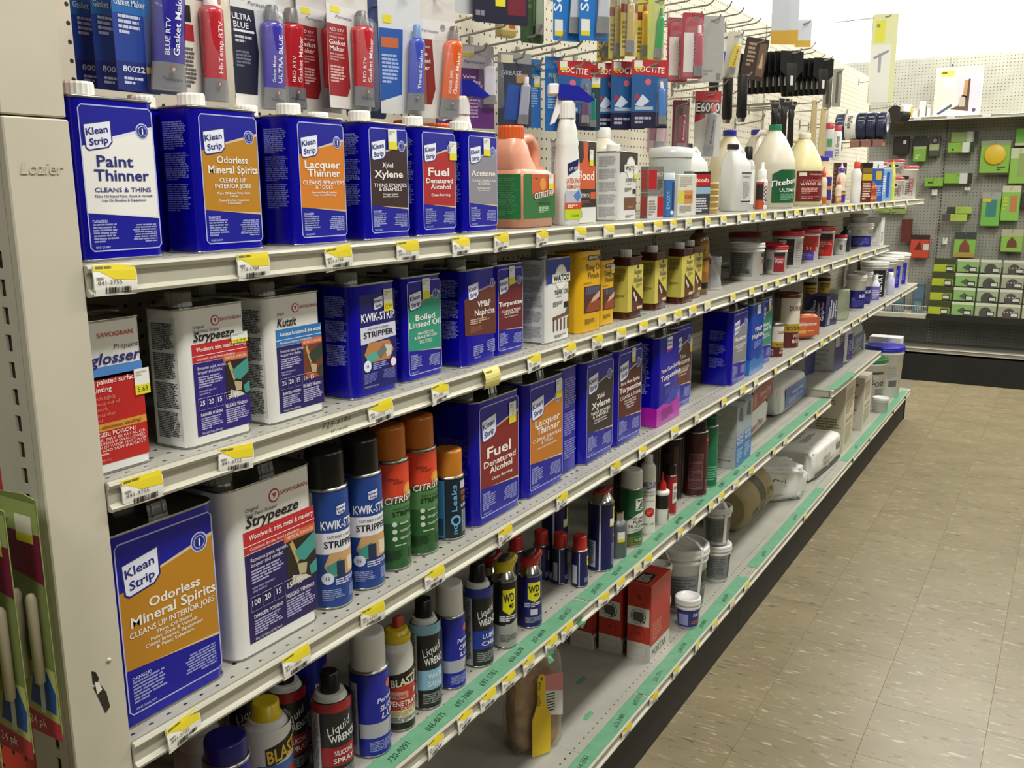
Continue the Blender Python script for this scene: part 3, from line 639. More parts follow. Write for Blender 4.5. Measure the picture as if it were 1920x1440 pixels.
def restor(c2):
    def f(p):
        p.R(.0, .12, 1, .86, '#c9bb55', 1); p.G([(.28, .12), (1, .12), (1, .28), (.28, .55)], '#3c1c12', 2); p.G([(.28, .12), (1, .12), (1, .20), (.28, .30)], c2, 3); p.G([(.34, .42), (.44, .34), (.54, .30), (.52, .36), (.42, .44)], '#d9c9b4', 4); p.C(.56, .31, .006, '#d9c9b4', 4)
        p.T('Restor', .66, .72, .075, '#6e6a4a', .5, 'c', .03, .1); p.T('A', .66, .66, .05, '#6e6a4a', .12, 'c', .03); p.T('Finish', .66, .585, .075, '#6e6a4a', .54, 'c', .03, .1); p.C(.66, .83, .005, '#3a2b20', 3); p.R(.62, .145, .95, .19, '#d6c79a', 5); p.A(.55, .49, .95, .56, 3, '#8b8136')
    return f
def yside(p): p.R(.0, .12, 1, .86, '#c9bb55', 1); p.A(.2, .6, .9, .82, 9, '#8b8136'); p.A(.2, .34, .9, .4, 3, '#8b8136')
for x, y, r, s in ((2.095, .908, -3, 'brown and yellow wood finish can next to the yellow cans'), (2.288, .92, 0, 'brown and yellow wood finish can leftmost of the trio by the gap'), (2.452, .908, -3, 'brown and yellow wood finish can in the middle of the trio'), (2.575, .925, 0, 'brown and yellow wood finish can rightmost beside the amber bottle')):
    fcan(s, x, y, 2, 'q', '#47210f', restor('#5f3524'), yside, '#d9d7cf', r, None, 'brown yellow wood finish cans', (.082, .045, .150), .32, name='finish_can', rim=M('#5a3520', .35, .5))

# ------------------------------------------------------------------ gallon cans of the middle shelf
GQ = 'gallon cans on the middle shelf'
GW = [('Odorless', .575, .048, .56, .46), ('Mineral Spirits', .507, .052, .55, .76)]
fcan('large blue gallon can of odorless mineral spirits with gold label', .689, .905, 3, 'g', BLUE, ks('#b27c1e', GW, [('CLEANS UP INTERIOR JOBS', .455, .03, .76), ('Thins Oil-Based', .425, .018, .32), ('Paint, Stain & Varnish', .399, .018, .42), ('Cleans Brushes, Equipment', .373, .018, .52), ('& Paint Splatters', .347, .018, .34)]), None, None, 0, None, GQ)
fcan('dented white gallon can with red band and navy block', .875, .912, 3, 'g', WC, sav('Strypeeze', ('Original', 'Semi-Paste Stripper'), '#b5262a', 'Woodwork, trim, metal & masonry', 'Carpinteria, bordes, metal y albanileria', ('#26211d', '#3f8f86', '#c9c3b0'), 'VERTICAL SURFACES', '100', '#22164f'), None, '#c9c7be', 0, None, GQ, None, .2)
fcan('blue gallon can of denatured alcohol fuel with red label', 1.466, .912, 3, 'g', BLUE, ks('#7c1e1e', [('Fuel', .525, .085, .50, .52), ('Denatured', .455, .05, .52, .70), ('Alcohol', .395, .05, .54, .5), ('Clean Burning', .335, .022, .56, .46)], (), INK), sidetext('#4a50a0', .70, .2, 30), '#b9b7ae', 0, (.80, .82, .026, .042), GQ, None, .22)
fcan('blue gallon can of lacquer thinner with orange label', 1.653, .912, 3, 'g', BLUE, ks('#b8701c', [('Lacquer', .60, .06, .54, .64), ('Thinner', .53, .06, .56, .6)], [('CLEANS SPRAYERS', .47, .03, .74), ('& TOOLS', .435, .03, .3), ('Improves Flow & Leveling', .40, .018, .5)]), None, '#b9b7ae', 0, (.83, .87, .024, .042), GQ, None, .2)
fcan('blue gallon can turned sideways showing its narrow printed side', 1.790, .93, 3, 'g', BLUE, lambda p: [p.R(.06, .0, .10, 1, '#5a5a66', 2), p.A(.3, .62, .85, .9, 12, '#7f86c6'), p.A(.3, .36, .85, .58, 10, '#7f86c6'), p.A(.3, .14, .85, .32, 8, '#7f86c6')], None, '#b9b7ae', 0, None, GQ, (.1, .166, .243), .4, False)
fcan('blue gallon can of xylene with dark brown label', 1.928, .92, 3, 'g', BLUE, ks('#2c2426', [('Xylol', .60, .045, .52, .24), ('Xylene', .515, .062, .54, .60)], [('THINS EPOXIES', .455, .03, .62), ('& ENAMELS', .42, .03, .5), ('Stronger Solvent', .39, .018, .4), ('than Paint Thinner', .365, .018, .44)]), None, '#b9b7ae', 0, None, GQ)
fcan('blue gallon can of pure gum turpentine with dark red label', 2.10, .92, 3, 'g', BLUE, ks('#4e1a1e', [('Pure Gum Spirits', .625, .034, .52, .68), ('Turpentine', .545, .055, .53, .80)], [('CLEANS & THINS', .475, .034, .76), ('High Quality Thinner', .44, .018, .44), ('for Oil Based Paints', .415, .018, .44), ('Cleans Brushes', .39, .018, .34), ('& Equipment', .365, .018, .26)]), None, '#b9b7ae', 0, (.62, .9, .022, .036), GQ)
def magenta(p):
    p.G([(0, .0), (1, .0), (1, .24), (.5, .20), (.30, .24), (0, .22)], '#ad1ca2', 2, .25); p.G([(.3, .24), (.5, .20), (1, .32), (1, .36), (.6, .34)], '#3a3fa6', 2); p.R(.38, .84, .60, .97, '#d9dcea', 3); p.T('Klean', .49, .915, .03, '#1a2372', .19, 'c', .015); p.T('Strip', .49, .872, .03, '#1a2372', .17, 'c', .015); p.G([(.38, .80), (.6, .82), (.6, .84), (.38, .84)], '#8f1a86', 3)
    p.T('Pure Gum Spirits', .56, .60, .045, INK, .80, 'c', .012, 0, 3); p.T('Turpentine', .56, .51, .06, INK, .84, 'c', .014, 0, 3); p.A(.3, .43, .8, .46, 1, '#c9c6e6'); p.A(.36, .32, .8, .40, 4, '#4a50a8'); p.A(.2, .05, .75, .18, 6, '#72126c')
def magside(p): p.R(0, 0, 1, .22, '#ad1ca2', 2, .25); p.A(.2, .35, .8, .93, 30, '#8f95cf')
fcan('blue gallon can of turpentine with magenta bottom', 2.336, .908, 3, 'g', BLUE, magenta, magside, '#b9b7ae', 0, None, GQ)
fcan('blue gallon can of toluene with brown label behind the magenta one', 2.518, .94, 3, 'g', BLUE, ks('#5c3122', [('Toluol', .60, .045, .52, .28), ('Toluene', .53, .06, .54, .64)], [('THINS LACQUER', .46, .03, .6), ('& ADHESIVES', .425, .03, .5), ('Fast Drying', .39, .02, .34)]), None, '#b9b7ae', 0, (.9, .72, .018, .04), GQ)
def acside(p):
    for v in (.74, .56, .38): p.A(.3, v-.14, .82, v, 7, '#5a60b0')
fcan('blue gallon can of acetone with gray label beyond the gap', 2.945, .905, 3, 'g', BLUE, ks('#7d7d82', [('Acetone', .58, .06, .52, .7)], [('CLEANS FIBERGLASS', .50, .03, .74), ('RESINS', .465, .03, .4), ('Paint Remover', .43, .02, .4)]), acside, '#b9b7ae', 0, None, GQ)
def bluenaph(p):
    p.G([(0, 0), (1, 0), (1, .26), (.55, .18), (.3, .24), (0, .2)], '#2a6fb8', 2, .25); p.R(.4, .84, .62, .97, '#d9dcea', 3); p.T('VM&P', .52, .60, .06, INK, .5, 'c', .012); p.T('Naphtha', .52, .51, .06, INK, .8, 'c', .012); p.A(.25, .36, .85, .46, 5, '#7f86c6')
fcan('blue gallon can of naphtha with light blue bottom', 3.146, .905, 3, 'g', '#16409c', bluenaph, lambda p: p.R(0, 0, 1, .22, '#2a7fc4', 2, .25), '#b9b7ae', 0, None, GQ)
fcan('blue gallon can with green linseed oil label beside the putty cans', 3.312, .925, 3, 'g', BLUE, ks('#2a8068', [('Boiled', .575, .05, .53, .46), ('Linseed Oil', .51, .05, .52, .72)], [('PROTECTS', .435, .026, .4), ('& SEALS WOOD', .40, .026, .58)]), None, '#b9b7ae', 0, (.72, .88, .03, .045), GQ)
for i, (x, s) in enumerate(((.69, 'the gold mineral spirits gallon'), (1.44, 'the red alcohol gallon'))):
    fcan('dark gallon can in the shade behind '+s, x, 1.03, 3, 'g', BLUE, None, None, '#b9b7ae', 0, None, 'second row of gallon cans', None, .25)
# ================================================================== round goods
def cylthing(name, label, cat, x, y, z, parts, prints=(), phi=20, group=None, rz=0, rx=0, ry=0):
    """parts: (name, profile, colour); prints: (name, r0, r1, z0, z1, span, fn)"""
    t = thing(name, label, cat, (x, y, z), rz, group, rx, ry)
    for n, pr, c in parts: MB().lathe(pr, M(c, .3) if isinstance(c, str) else c, n=36).build(n, t)
    for q in prints:
        n, r0, r1, z0, z1, sp, fn = q[:7]
        p = on_cyl(r0, r1, z0, z1, q[7] if len(q) > 7 else phi, sp); fn(p); p.end(n, t)
    return t
def aerosol(label, x, y, row, r, hb, cr, hc, body, capc, fn, phi=15, group=None, style='flat', span=200, z=None, prof=None):
    z = DZ[row] if z is None else z
    P = [('bottom_rim', [(r-.002, 0), (r+.0008, .0012), (r+.0008, .003), (r, .004)], TIN), ('body', [(r, .004), (r, hb-.006), (r-.001, hb-.003)], body)]
    if style == 'flat':
        P += [('shoulder', [(r-.001, hb-.003), (r+.0006, hb-.002), (r+.0006, hb), (cr+.001, hb+.002)], TIN), ('cap', [(cr, hb+.001), (cr*.985, hb+hc*.9), (cr*.95, hb+hc), (cr*.8, hb+hc+.001)], capc)]
    elif style == 'dome':   # narrow shoulder and ridged cap
        P[1] = ('body', [(r, .004), (r, hb-.022), (r*.97, hb-.016), (r*.86, hb-.006)], body)
        P += [('collar', [(r*.97, hb-.016), (r*.9, hb-.009), (r*.74, hb), (r*.72, hb+.003)], '#d9d9d4'), ('cap', [(cr, hb), (cr, hb+hc*.35), (cr*.92, hb+hc*.4), (cr*.92, hb+hc*.95), (cr*.8, hb+hc)], capc)]
    elif style == 'silver':  # bare dome
        P += [('shoulder', [(r+.0006, hb-.003), (r+.0006, hb), (r*.95, hb+.004), (r*.72, hb+.016), (r*.6, hb+.02)], CHROME)]
    t = cylthing('spray_can', label, 'spray can', x, y, z, P, [('label', r, r, .005, hb-.004, span, fn)] if fn else (), phi, group)
    if style == 'silver':  # wedge trigger cap leaning to the right
        g = MB(); zb = hb+.012; A = [2*PI*i/20 for i in range(20)]; q = math.radians(-30); ca, sa = math.cos(q), math.sin(q)
        def rg(r_, dx, z0_, sl): return [((r_*math.cos(a)+dx)*ca-r_*.82*math.sin(a)*sa, (r_*math.cos(a)+dx)*sa+r_*.82*math.sin(a)*ca, zb+z0_+sl*math.cos(a)) for a in A]
        g.skin([rg(cr*.92, 0, 0, 0), rg(cr*1.0, 0, hc*.3, 0), rg(cr*1.12, .004, hc*.5, hc*.10), rg(cr*1.12, .006, hc*.62, hc*.16), rg(cr*.8, .006, hc*.74, hc*.16)], M(capc, .35)).build('trigger_cap', t)
        g = MB(); g.skin([rg(cr*.62, .001, hc*.66, hc*.14), rg(cr*.62, .001, hc*.80, hc*.12), rg(cr*.4, .001, hc*.84, hc*.10)], M('#3f3a38', .4)).build('trigger_pad', t)
    return t
def kaero(p):
    p.R(.12, .0, 1, 1, '#1d3f86', 1); p.R(0, 0, .12, 1, '#c9cad0', 1); p.A(.015, .1, .10, .9, 40, '#44444c')
    logo(p, .50, .845, .15); p.T('KWIK-STRIP', .5, .685, .075, '#e9eaf0', .56, 'c', .015); p.G([(.12, .47), (1, .47), (1, .655), (.12, .655)], '#dcdde2', 2); p.T('FAST PAINT & VARNISH', .5, .605, .024, '#26262c', .40); p.T('STRIPPER', .5, .525, .058, '#17171b', .50, 'c', .015)
    p.G([(.24, .36), (.32, .27), (.72, .27), (.80, .36), (.72, .48), (.32, .48)], '#c29a68', 3); p.G([(.26, .36), (.46, .42), (.5, .30), (.32, .27)], '#3f8f80', 4); p.R(.40, .26, .52, .40, '#23344f', 5); p.G([(.56, .42), (.74, .40), (.72, .29), (.58, .29)], '#d5c9ae', 4)
    p.C(.28, .255, .0095, '#d5d9e6', 5); p.T('15', .28, .242, .03, '#23286e', None, 'c', .01, l=7); p.A(.38, .19, .8, .25, 3, '#c3c9e4'); p.A(.2, .06, .5, .16, 6, '#8f9ccf'); p.A(.58, .06, .85, .16, 6, '#8f9ccf')
aerosol('tall blue stripper spray can with black cap next to the white gallon can', 1.009, .938, 3, .033, .190, .0295, .056, '#1d3f86', '#121110', kaero, 8, 'black capped stripper sprays')
aerosol('tall blue stripper spray can with black cap next to the orange capped cans', 1.090, .938, 3, .033, .190, .0295, .056, '#1d3f86', '#121110', kaero, 16, 'black capped stripper sprays')
def citri(p):
    p.R(0, .66, 1, 1, '#cf4226', 1); p.R(0, 0, 1, .66, '#2a5a2c', 1); p.R(.1, .44, .95, .62, '#4a7a48', 2); p.T('CITRUS', .36, .845, .022, '#2a1712', .17, 'c', .01); p.T('SCENT', .44, .815, .022, '#2a1712', .16, 'c', .01)
    p.C(.62, .74, .012, '#d88a2c', 3); p.C(.62, .74, .008, '#e2a24a', 4); p.T('CITRISTRIP', .55, .64, .062, '#3a1c14', .66, 'c', .05, .2, 4, 5); p.T('CITRISTRIP', .55, .64, .062, '#ece6da', .64, 'c', .015, .2, 4, 7)
    p.T('PAINT & VARNISH', .52, .565, .022, '#1c2a1a', .34); p.T('STRIPPER', .56, .505, .046, '#10180f', .46, 'c', .015)
    for i, v in enumerate((.43, .36, .29)): p.C(.36, v, .0042, '#c9d6c3', 4); p.A(.44, v-.012, .74, v+.014, 2 if i else 1, '#b5c8ae')
    p.A(.36, .215, .75, .235, 1, '#b5c8ae'); p.A(.16, .07, .48, .18, 6, '#1b3a1e'); p.A(.58, .07, .84, .18, 6, '#1b3a1e'); p.T('NET WT', .5, .03, .014, '#1b3a1e', None)
aerosol('orange and green citrus stripper spray can nearer the blue sprays', 1.172, .946, 3, .0325, .190, .029, .056, '#2a5a2c', '#b5641d', citri, 12, 'orange capped citrus sprays')
aerosol('orange and green citrus stripper spray can nearer the short teal can', 1.252, .946, 3, .0325, .190, .029, .056, '#2a5a2c', '#b5641d', citri, 14, 'orange capped citrus sprays')
def noleak(p):
    p.R(0, 0, 1, 1, '#11202c', 1); p.R(.0, 0, .3, 1, '#3d7ea6', 2); p.R(.02, .04, .27, .34, '#2a4a66', 3); p.T('Leaks', .52, .46, .09, '#6db3de', .46, 'l', .01, 0, 90); p.C(.50, .30, .010, '#6db3de', 4); p.C(.50, .30, .006, '#11202c', 5); p.T('no', .52, .06, .09, '#6db3de', .17, 'l', .01, 0, 90)
    p.R(.60, .84, .74, .97, '#b9bcc0', 3); p.T('SPRAY', .75, .74, .06, '#c65a2a', .3, 'c', .01); p.T('SEAL', .74, .63, .06, '#c65a2a', .26, 'c', .01); p.T('LEAKS', .76, .52, .05, '#e2e2e2', .3, 'c', .01); p.A(.62, .08, .92, .46, 12, '#9aa4ac')
aerosol('short dark teal leak sealer spray can with tan orange cap', 1.334, .94, 3, .029, .118, .0265, .048, '#11202c', '#b3701f', noleak, 28, None)

# sprays of the taped shelf
def lw(c, t1, t2):
    def f(p):
        p.R(0, 0, 1, 1, '#1d1d1d', 1); p.R(0, 0, .16, .98, '#c2c2c2', 2); p.A(.02, .06, .14, .9, 30, '#5c5c5c', l=4); p.R(0, .88, 1, 1, c, 3); p.T('Liquid', .46, .66, .10, '#dcdcda', .40, 'c', .0, .35, 22); p.T('WRENCH', .52, .53, .085, '#dcdcda', .46, 'c', .02, 0, 5); p.R(.17, .22, 1, .46, c, 3)
        p.T(t1, .50, .355, .06, '#e2e2e0', .30, 'c', .01); p.T(t2, .50, .26, .06, '#e2e2e0', .34, 'c', .01); p.A(.25, .05, .8, .18, 5, '#8d8d8d')
    return f
LWG = 'black domed lubricant sprays'
aerosol('red banded black spray can with black nozzle nearest the camera', 1.011, .952, 4, .0325, .150, .016, .036, '#1d1d1d', '#0f0e0d', lw('#8f1a1f', 'SILICONE', 'SPRAY'), 12, LWG, 'dome')
aerosol('red banded black spray can standing just behind its twin', .995, 1.035, 4, .0325, .150, .016, .036, '#1d1d1d', '#0f0e0d', lw('#8f1a1f', 'SILICONE', 'SPRAY'), 12, LWG, 'dome')
aerosol('red banded black spray can deepest, seen beside the yellow cap', .965, 1.105, 4, .0325, .150, .016, .036, '#1d1d1d', '#0f0e0d', lw('#8f1a1f', 'SILICONE', 'SPRAY'), 12, LWG, 'dome')
def blast(p):
    p.R(0, 0, 1, 1, '#d5d4cf', 1); p.G([(.3, .58), (1, .74), (1, .96), (.3, .80)], '#1a1712', 2); p.T('BLASTER', .62, .66, .15, '#e0b93a', .60, 'c', .025, .15, 8); p.R(.2, .2, 1, .5, '#a92c22', 2); p.R(.2, .5, 1, .6, '#3a62a8', 3)
bl = aerosol('white spray can with yellow cap printed with bold black lettering', .905, .985, 4, .036, .150, .0225, .028, '#d5d4cf', '#d2b71c', blast, 10, None, 'dome')
aerosol('dark blue spray can in the bottom left corner beside the post', .800, .955, 4, .033, .155, .030, .03, '#1b1a7c', '#16156a', lambda p: p.A(.5, .1, .9, .4, 8, '#8a8ac9'), 10, None)
cylthing('white_jar', 'dim gray white container behind the yellow capped spray can', 'jar', .84, 1.06, DZ[4], [('body', [(.036, 0), (.038, .01), (.038, .10), (.030, .118)], '#a9a9a4'), ('lid', [(.03, .118), (.03, .14), (.027, .142)], '#b5b5b0')])
def pblue(t1, t2, pic):
    def f(p):
        p.R(0, 0, 1, 1, '#1a2290', 1); p.R(0, 0, .14, .9, '#b9bac6', 2); p.A(.02, .1, .12, .8, 26, '#6a6a80', l=4); p.C(.66, .84, .008, '#b35a4a', 3); p.T('Permatex', .66, .66, .06, '#dfe0ee', .46, 'c', .012, .2, 5); p.T(t1, .68, .55, .065, '#e6e6ee', .42, 'c', .015, .2, 5); p.T(t2, .70, .455, .065, '#e6e6ee', .42, 'c', .015, .2, 5); p.R(.16, .22, 1, .40, '#a9aab0', 2); p.G([(.6, .24), (.9, .23), (.95, .38), (.7, .39)], pic, 3); p.A(.3, .05, .85, .18, 6, '#8f93cf')
    return f
aerosol('blue spray can with white cap and silicone lettering', 1.102, .948, 4, .033, .155, .0295, .062, '#1a2290', '#cfcdc6', pblue('SILICONE', 'LUBE', '#8d8f94'), 14, 'white capped blue sprays')
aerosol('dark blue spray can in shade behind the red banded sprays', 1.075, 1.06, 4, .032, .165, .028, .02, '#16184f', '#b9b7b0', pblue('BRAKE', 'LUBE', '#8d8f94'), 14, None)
t = aerosol('yellow capped penetrant spray can with orange trigger', 1.184, .952, 4, .0285, .166, .022, .02, '#cfcec6', '#c9b21e', None, 12, None, 'dome')
def pen(p):
    p.R(0, 0, 1, 1, '#cfcdc2', 1); p.R(0, 0, 1, .1, '#1d1a16', 2); p.G([(0, .58), (1, .70), (1, .90), (0, .74)], '#1a1712', 3); p.T('BLASTER', .5, .64, .10, '#ddd5b0', .62, 'c', .025, .15, 10); p.R(0, .28, 1, .62, '#a93426', 2); p.R(.12, .44, .5, .54, '#c98a7a', 3); p.T('BUY&SAVE', .3, .46, .04, '#5c1d16', .3); p.T('PENETRATING', .52, .34, .07, '#ece2d2', .72, 'c', .015); p.T('CATALYST', .55, .29, .035, '#ece2d2', .4); p.A(.15, .2, .85, .27, 3, '#c9b03a'); p.A(.15, .11, .85, .18, 3, '#7a7060'); p.R(.6, .44, .95, .56, '#c22e22', 3); p.T('FREE', .76, .46, .07, '#f0e6d8', .28, 'c', .01)
p = on_cyl(.0285, .0285, .005, .14, 14, 200); pen(p); p.end('label', t)
MB().bbox(-.004, .016, -.006, .006, .178, .205, '#a3361c', .002).build('trigger', t); MB().lathe([(.024, .164), (.026, .170), (.024, .178)], '#c9b21e').build('cap_ring', t)
def lwg(p): lw('#7fb0c9', 'WHITE', 'GREASE')(p)
aerosol('light blue banded black grease spray can with black nozzle', 1.266, .953, 4, .0295, .172, .0165, .036, '#1d1d1d', '#0f0e0d', lwg, 12, LWG, 'dome')
aerosol('blue chain lube spray can with white cap', 1.347, .952, 4, .0285, .148, .0262, .060, '#1a2290', '#cfcdc6', pblue('CHAIN', 'LUBE', '#5c5b48'), 14, 'white capped blue sprays')
aerosol('blue banded black lube oil spray can with black nozzle', 1.446, .953, 4, .0305, .172, .0165, .040, '#1d1d1d', '#0f0e0d', lw('#22378f', 'LUBE', 'OIL'), 10, LWG, 'dome')
def wd(base, low=None):
    def f(p):
        p.R(0, 0, 1, 1, base, 1)
        if low: p.G([(0, 0), (1, 0), (1, .46), (.7, .40), (.5, .34), (0, .34)], low, 2)
        p.G([(.38, .58), (.54, .50), (.70, .58), (.70, .90), (.38, .90)], '#d6cf1e', 3); p.T('WD', .54, .71, .13, '#141226', .26, 'c', .03, .1, 6); p.T('40', .58, .61, .07, '#141226', .13, 'c', .03); p.A(.30, .40, .78, .50, 3, '#d0cfd8'); p.A(.32, .08, .8, .2, 5, '#8f8fa8' if not low else '#5d5f58'); p.R(.44, .24, .62, .36, '#c9c3cf' if not low else '#9b9d96', 3)
    return f
aerosol('black and silver spray can with slanted yellow cap', 1.535, .945, 4, .0255, .150, .022, .040, '#1a1a17', '#c9b71c', wd('#1a1a17', '#9a9d94'), 42, 'shield logo sprays', 'silver')
aerosol('navy spray can with slanted red trigger cap', 1.642, .946, 4, .0265, .122, .022, .042, '#16145c', '#b5241f', wd('#16145c'), 44, 'shield logo sprays', 'silver')
aerosol('navy spray can with shade in its colours, half hidden behind the yellow capped one', 1.60, 1.02, 4, .0255, .12, .021, .04, '#14133c', '#7c1c1c', wd('#14133c'), 22, 'shield logo sprays', 'silver')  # body and cap are darker copies, shade mixed into the colours
def smallwd(p):
    p.R(0, 0, 1, 1, '#15144e', 1); p.R(.04, .06, .24, .62, '#b9bac6', 2); p.R(.30, 0, .335, 1, '#c9cad2', 2); p.G([(.62, .62), (.72, .55), (.82, .62), (.82, .88), (.62, .88)], '#d6cf1e', 3); p.T('WD', .72, .72, .10, '#141226', .15, 'c', .03); p.A(.5, .1, .9, .25, 4, '#8f8fb8')
for x, y, s in ((1.880, .944, 'small navy spray can with red cap at the front'), (1.871, .992, 'small navy spray can with red cap in the middle'), (1.862, 1.040, 'small navy spray can with red cap, third in line'), (1.80, 1.075, 'small navy spray can with red cap furthest back')):
    aerosol(s, x, y, 4, .0195, .092, .0165, .034, '#15144e', '#b52a24', smallwd, 30, 'small red capped navy sprays')
def bigwd(p):
    p.R(0, 0, 1, 1, '#15134e', 1); p.R(.02, .04, .22, .45, '#b9bac6', 2); p.A(.03, .06, .2, .42, 14, '#5b5b72', l=4); p.R(.30, 0, .335, 1, '#c9cad2', 2); p.G([(.66, .72), (.78, .66), (.9, .72), (.9, .95), (.66, .95)], '#d6cf1e', 3); p.T('WD', .78, .82, .08, '#141226', .16, 'c', .03); p.R(.54, .66, .68, .78, '#d9dad2', 5); p.R(.54, .66, .68, .69, '#d6cf1e', 6); p.G([(.66, .5), (.8, .47), (.78, .52)], '#c9802c', 3); p.A(.6, .06, .85, .4, 12, '#7f7fb0')
aerosol('tall navy spray can with red tip standing beyond the small sprays', 2.002, .948, 4, .0325, .178, .022, .022, '#15134e', '#b5241f', bigwd, 30, 'tall navy sprays', 'silver')
aerosol('tall navy spray can in shade behind the small red capped sprays', 1.94, 1.045, 4, .0325, .178, .022, .022, '#100f3a', '#7c1c1c', bigwd, 30, 'tall navy sprays', 'silver')  # same can as the front one, navy and red darkened for shade
cylthing('metal_bottle', 'small gray metal bottle with screw neck and price sticker', 'bottle', 2.094, .944, DZ[4], [('body', [(.024, 0), (.0255, .002), (.0255, .083), (.022, .093), (.0155, .099)], M('#6f7173', .35, .5)), ('neck', [(.0155, .099), (.0165, .102), (.0155, .106), (.0165, .110), (.0155, .114), (.0165, .118), (.015, .122)], CHROME)], [('price_sticker', .0255, .0255, .045, .072, 46, lambda p: [p.R(0, 0, 1, 1, '#dfe0d8', 2), p.R(0, 0, 1, .3, '#d9cf2e', 3)], 40)], 40)
def greensil(p):
    p.R(0, 0, 1, 1, '#1f5a33', 1); p.G([(0, .16), (.5, .26), (1, .30), (1, .62), (.5, .58), (0, .34)], '#d9d8cc', 2); p.R(0, 0, 1, .17, '#6b6b2c', 2); p.R(.45, .64, .68, .86, '#d9d8cc', 3); p.R(.47, .66, .66, .84, '#1f5a33', 4); p.T('K', .565, .68, .14, '#e6e4d6', None, 'c', .03, l=7); p.T('FOOD GRADE', .52, .475, .05, '#1c1a17', .5, 'c', .01); p.T('PURE', .54, .405, .055, '#1c1a17', .3, 'c', .015); p.T('SILICONE', .54, .33, .055, '#1c1a17', .52, 'c', .015); p.T('LUBRICANT', .56, .275, .035, '#1c1a17', .4); p.R(.4, .06, .85, .14, '#1f5a33', 4); p.A(.43, .075, .82, .13, 2, '#9ab59a', l=6)
aerosol('green and white silicone lubricant spray can with white cap', 2.188, .947, 4, .0305, .160, .0285, .048, '#1f5a33', '#c9c8be', greensil, 34, None)
def weld(p):
    p.R(0, 0, 1, 1, '#d8d6cb', 1); p.T('WELD-ON', .5, .70, .10, '#22418a', .7, 'c', .02); p.T('UNIVERSAL', .5, .63, .028, '#4a4a52', .6); p.T('ADHESIVE', .5, .58, .028, '#4a4a52', .5); p.C(.5, .33, .0135, '#b3241f', 3); p.A(.36, .30, .64, .37, 3, '#d8736a', l=5); p.T('NEW YORK', .5, .13, .03, '#2c2c2c', .5); p.T('contact', .5, .5, .022, '#6a6a6a', .4)
cylthing('adhesive_tube', 'tall white adhesive tube with red seal and blue lettering', 'tube', 2.288, .942, DZ[4], [('body', [(.021, 0), (.0215, .003), (.0205, .19), (.016, .199)], '#d8d6cb'), ('cap', [(.012, .199), (.012, .222), (.010, .224)], '#c9c8c0')], [('label', .0215, .0207, .004, .188, 170, weld)], 48)
cylthing('glue_bottle', 'small white bottle with black band and red cone tip', 'bottle', 2.378, .935, DZ[4], [('body', [(.0185, 0), (.019, .002), (.019, .088), (.0165, .093)], '#d3d1c6'), ('collar', [(.0205, .088), (.021, .092), (.0205, .097), (.012, .099)], '#dedcd2'), ('tip', [(.0115, .099), (.0105, .118), (.004, .128), (.0025, .148), (.001, .152)], '#b5231f')], [('label', .019, .019, .004, .086, 190, lambda p: [p.R(0, .52, 1, 1, '#1b1413', 2), p.R(.62, .05, .8, .5, '#8f8d84', 2), p.B(.64, .1, .78, .45, 6)])], 30)
aerosol('slim red can with black cap behind the red tipped bottle', 2.465, .945, 4, .0185, .118, .0165, .032, '#a01c24', '#161412', lambda p: [p.R(0, 0, 1, 1, '#a01c24', 1), p.G([(.42, .28), (.8, .34), (.8, .84), (.42, .84)], '#dcd8cf', 2), p.T('OP-1', .6, .66, .1, '#a01c24', .26, 'c', .02), p.A(.46, .4, .78, .6, 5, '#7a7a80')], 30)
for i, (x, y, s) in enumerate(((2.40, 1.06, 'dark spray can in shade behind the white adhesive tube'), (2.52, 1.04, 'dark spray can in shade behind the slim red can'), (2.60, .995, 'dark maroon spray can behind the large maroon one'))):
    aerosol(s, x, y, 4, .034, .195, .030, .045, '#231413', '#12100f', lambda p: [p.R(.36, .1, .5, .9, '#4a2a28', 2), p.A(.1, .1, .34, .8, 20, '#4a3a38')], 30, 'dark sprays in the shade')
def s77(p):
    p.R(0, 0, 1, 1, '#3f1418', 1); p.R(.2, .1, .56, .68, '#6f4a4c', 2)
    for i in range(4): p.A(.22, .12+.14*i, .55, .24+.14*i, 6, '#4a1d20')
    p.T('77', .74, .70, .12, '#8f2a2c', .2, 'c', .01); p.R(.66, .86, .82, .92, '#c2352a', 3); p.R(.64, .08, .84, .24, '#8a5a5c', 3); p.B(.66, .1, .82, .22, 8, '#3f1418')
aerosol('large maroon adhesive spray can with black cap near the white boxes', 2.674, .945, 4, .0365, .205, .032, .035, '#3f1418', '#1b1211', s77, 42)
aerosol('green spray can squeezed between the maroon spray and white box', 2.775, .94, 4, .030, .2, .027, .03, '#1c6b46', '#174f36', lambda p: [p.R(0, 0, 1, 1, '#1c6b46', 1), p.A(.3, .1, .8, .35, 6, '#5fae8a')], 30)

# ------------------------------------------------------------------ jugs and bottles of the top shelf
def strap_path(pts, r, m, name, t, n=8): return MB().tube(pts, r, m, n).build(name, t)
PE = '#dfae92'
t = thing('stripper_jug', 'peach coloured stripper jug with orange cap and green label', 'jug', (1.628, .915, DZ[1]))
PEM = M('#d9987a', .35)
MB().loft([(0, .13, .072), (.004, .138, .080), (.098, .138, .080), (.106, .134, .078), (.112, .120, .07, -.004, 0)], PEM, 0, .04, .018).build('body', t)
MB().loft([(.108, .085, .07, -.022, 0), (.135, .068, .062, -.034, 0), (.158, .060, .056, -.038, 0), (.166, .05, .05, -.038, 0), (.172, .046, .046, -.038, 0)], PEM, 0, .04, .02).build('neck_tower', t)
hp = [(-.018, .04, .150), (.004, .04, .170), (.030, .04, .172), (.050, .04, .158), (.056, .04, .135), (.052, .04, .108)]
MB().tube(hp, .0115, PEM, 10).build('handle', t)
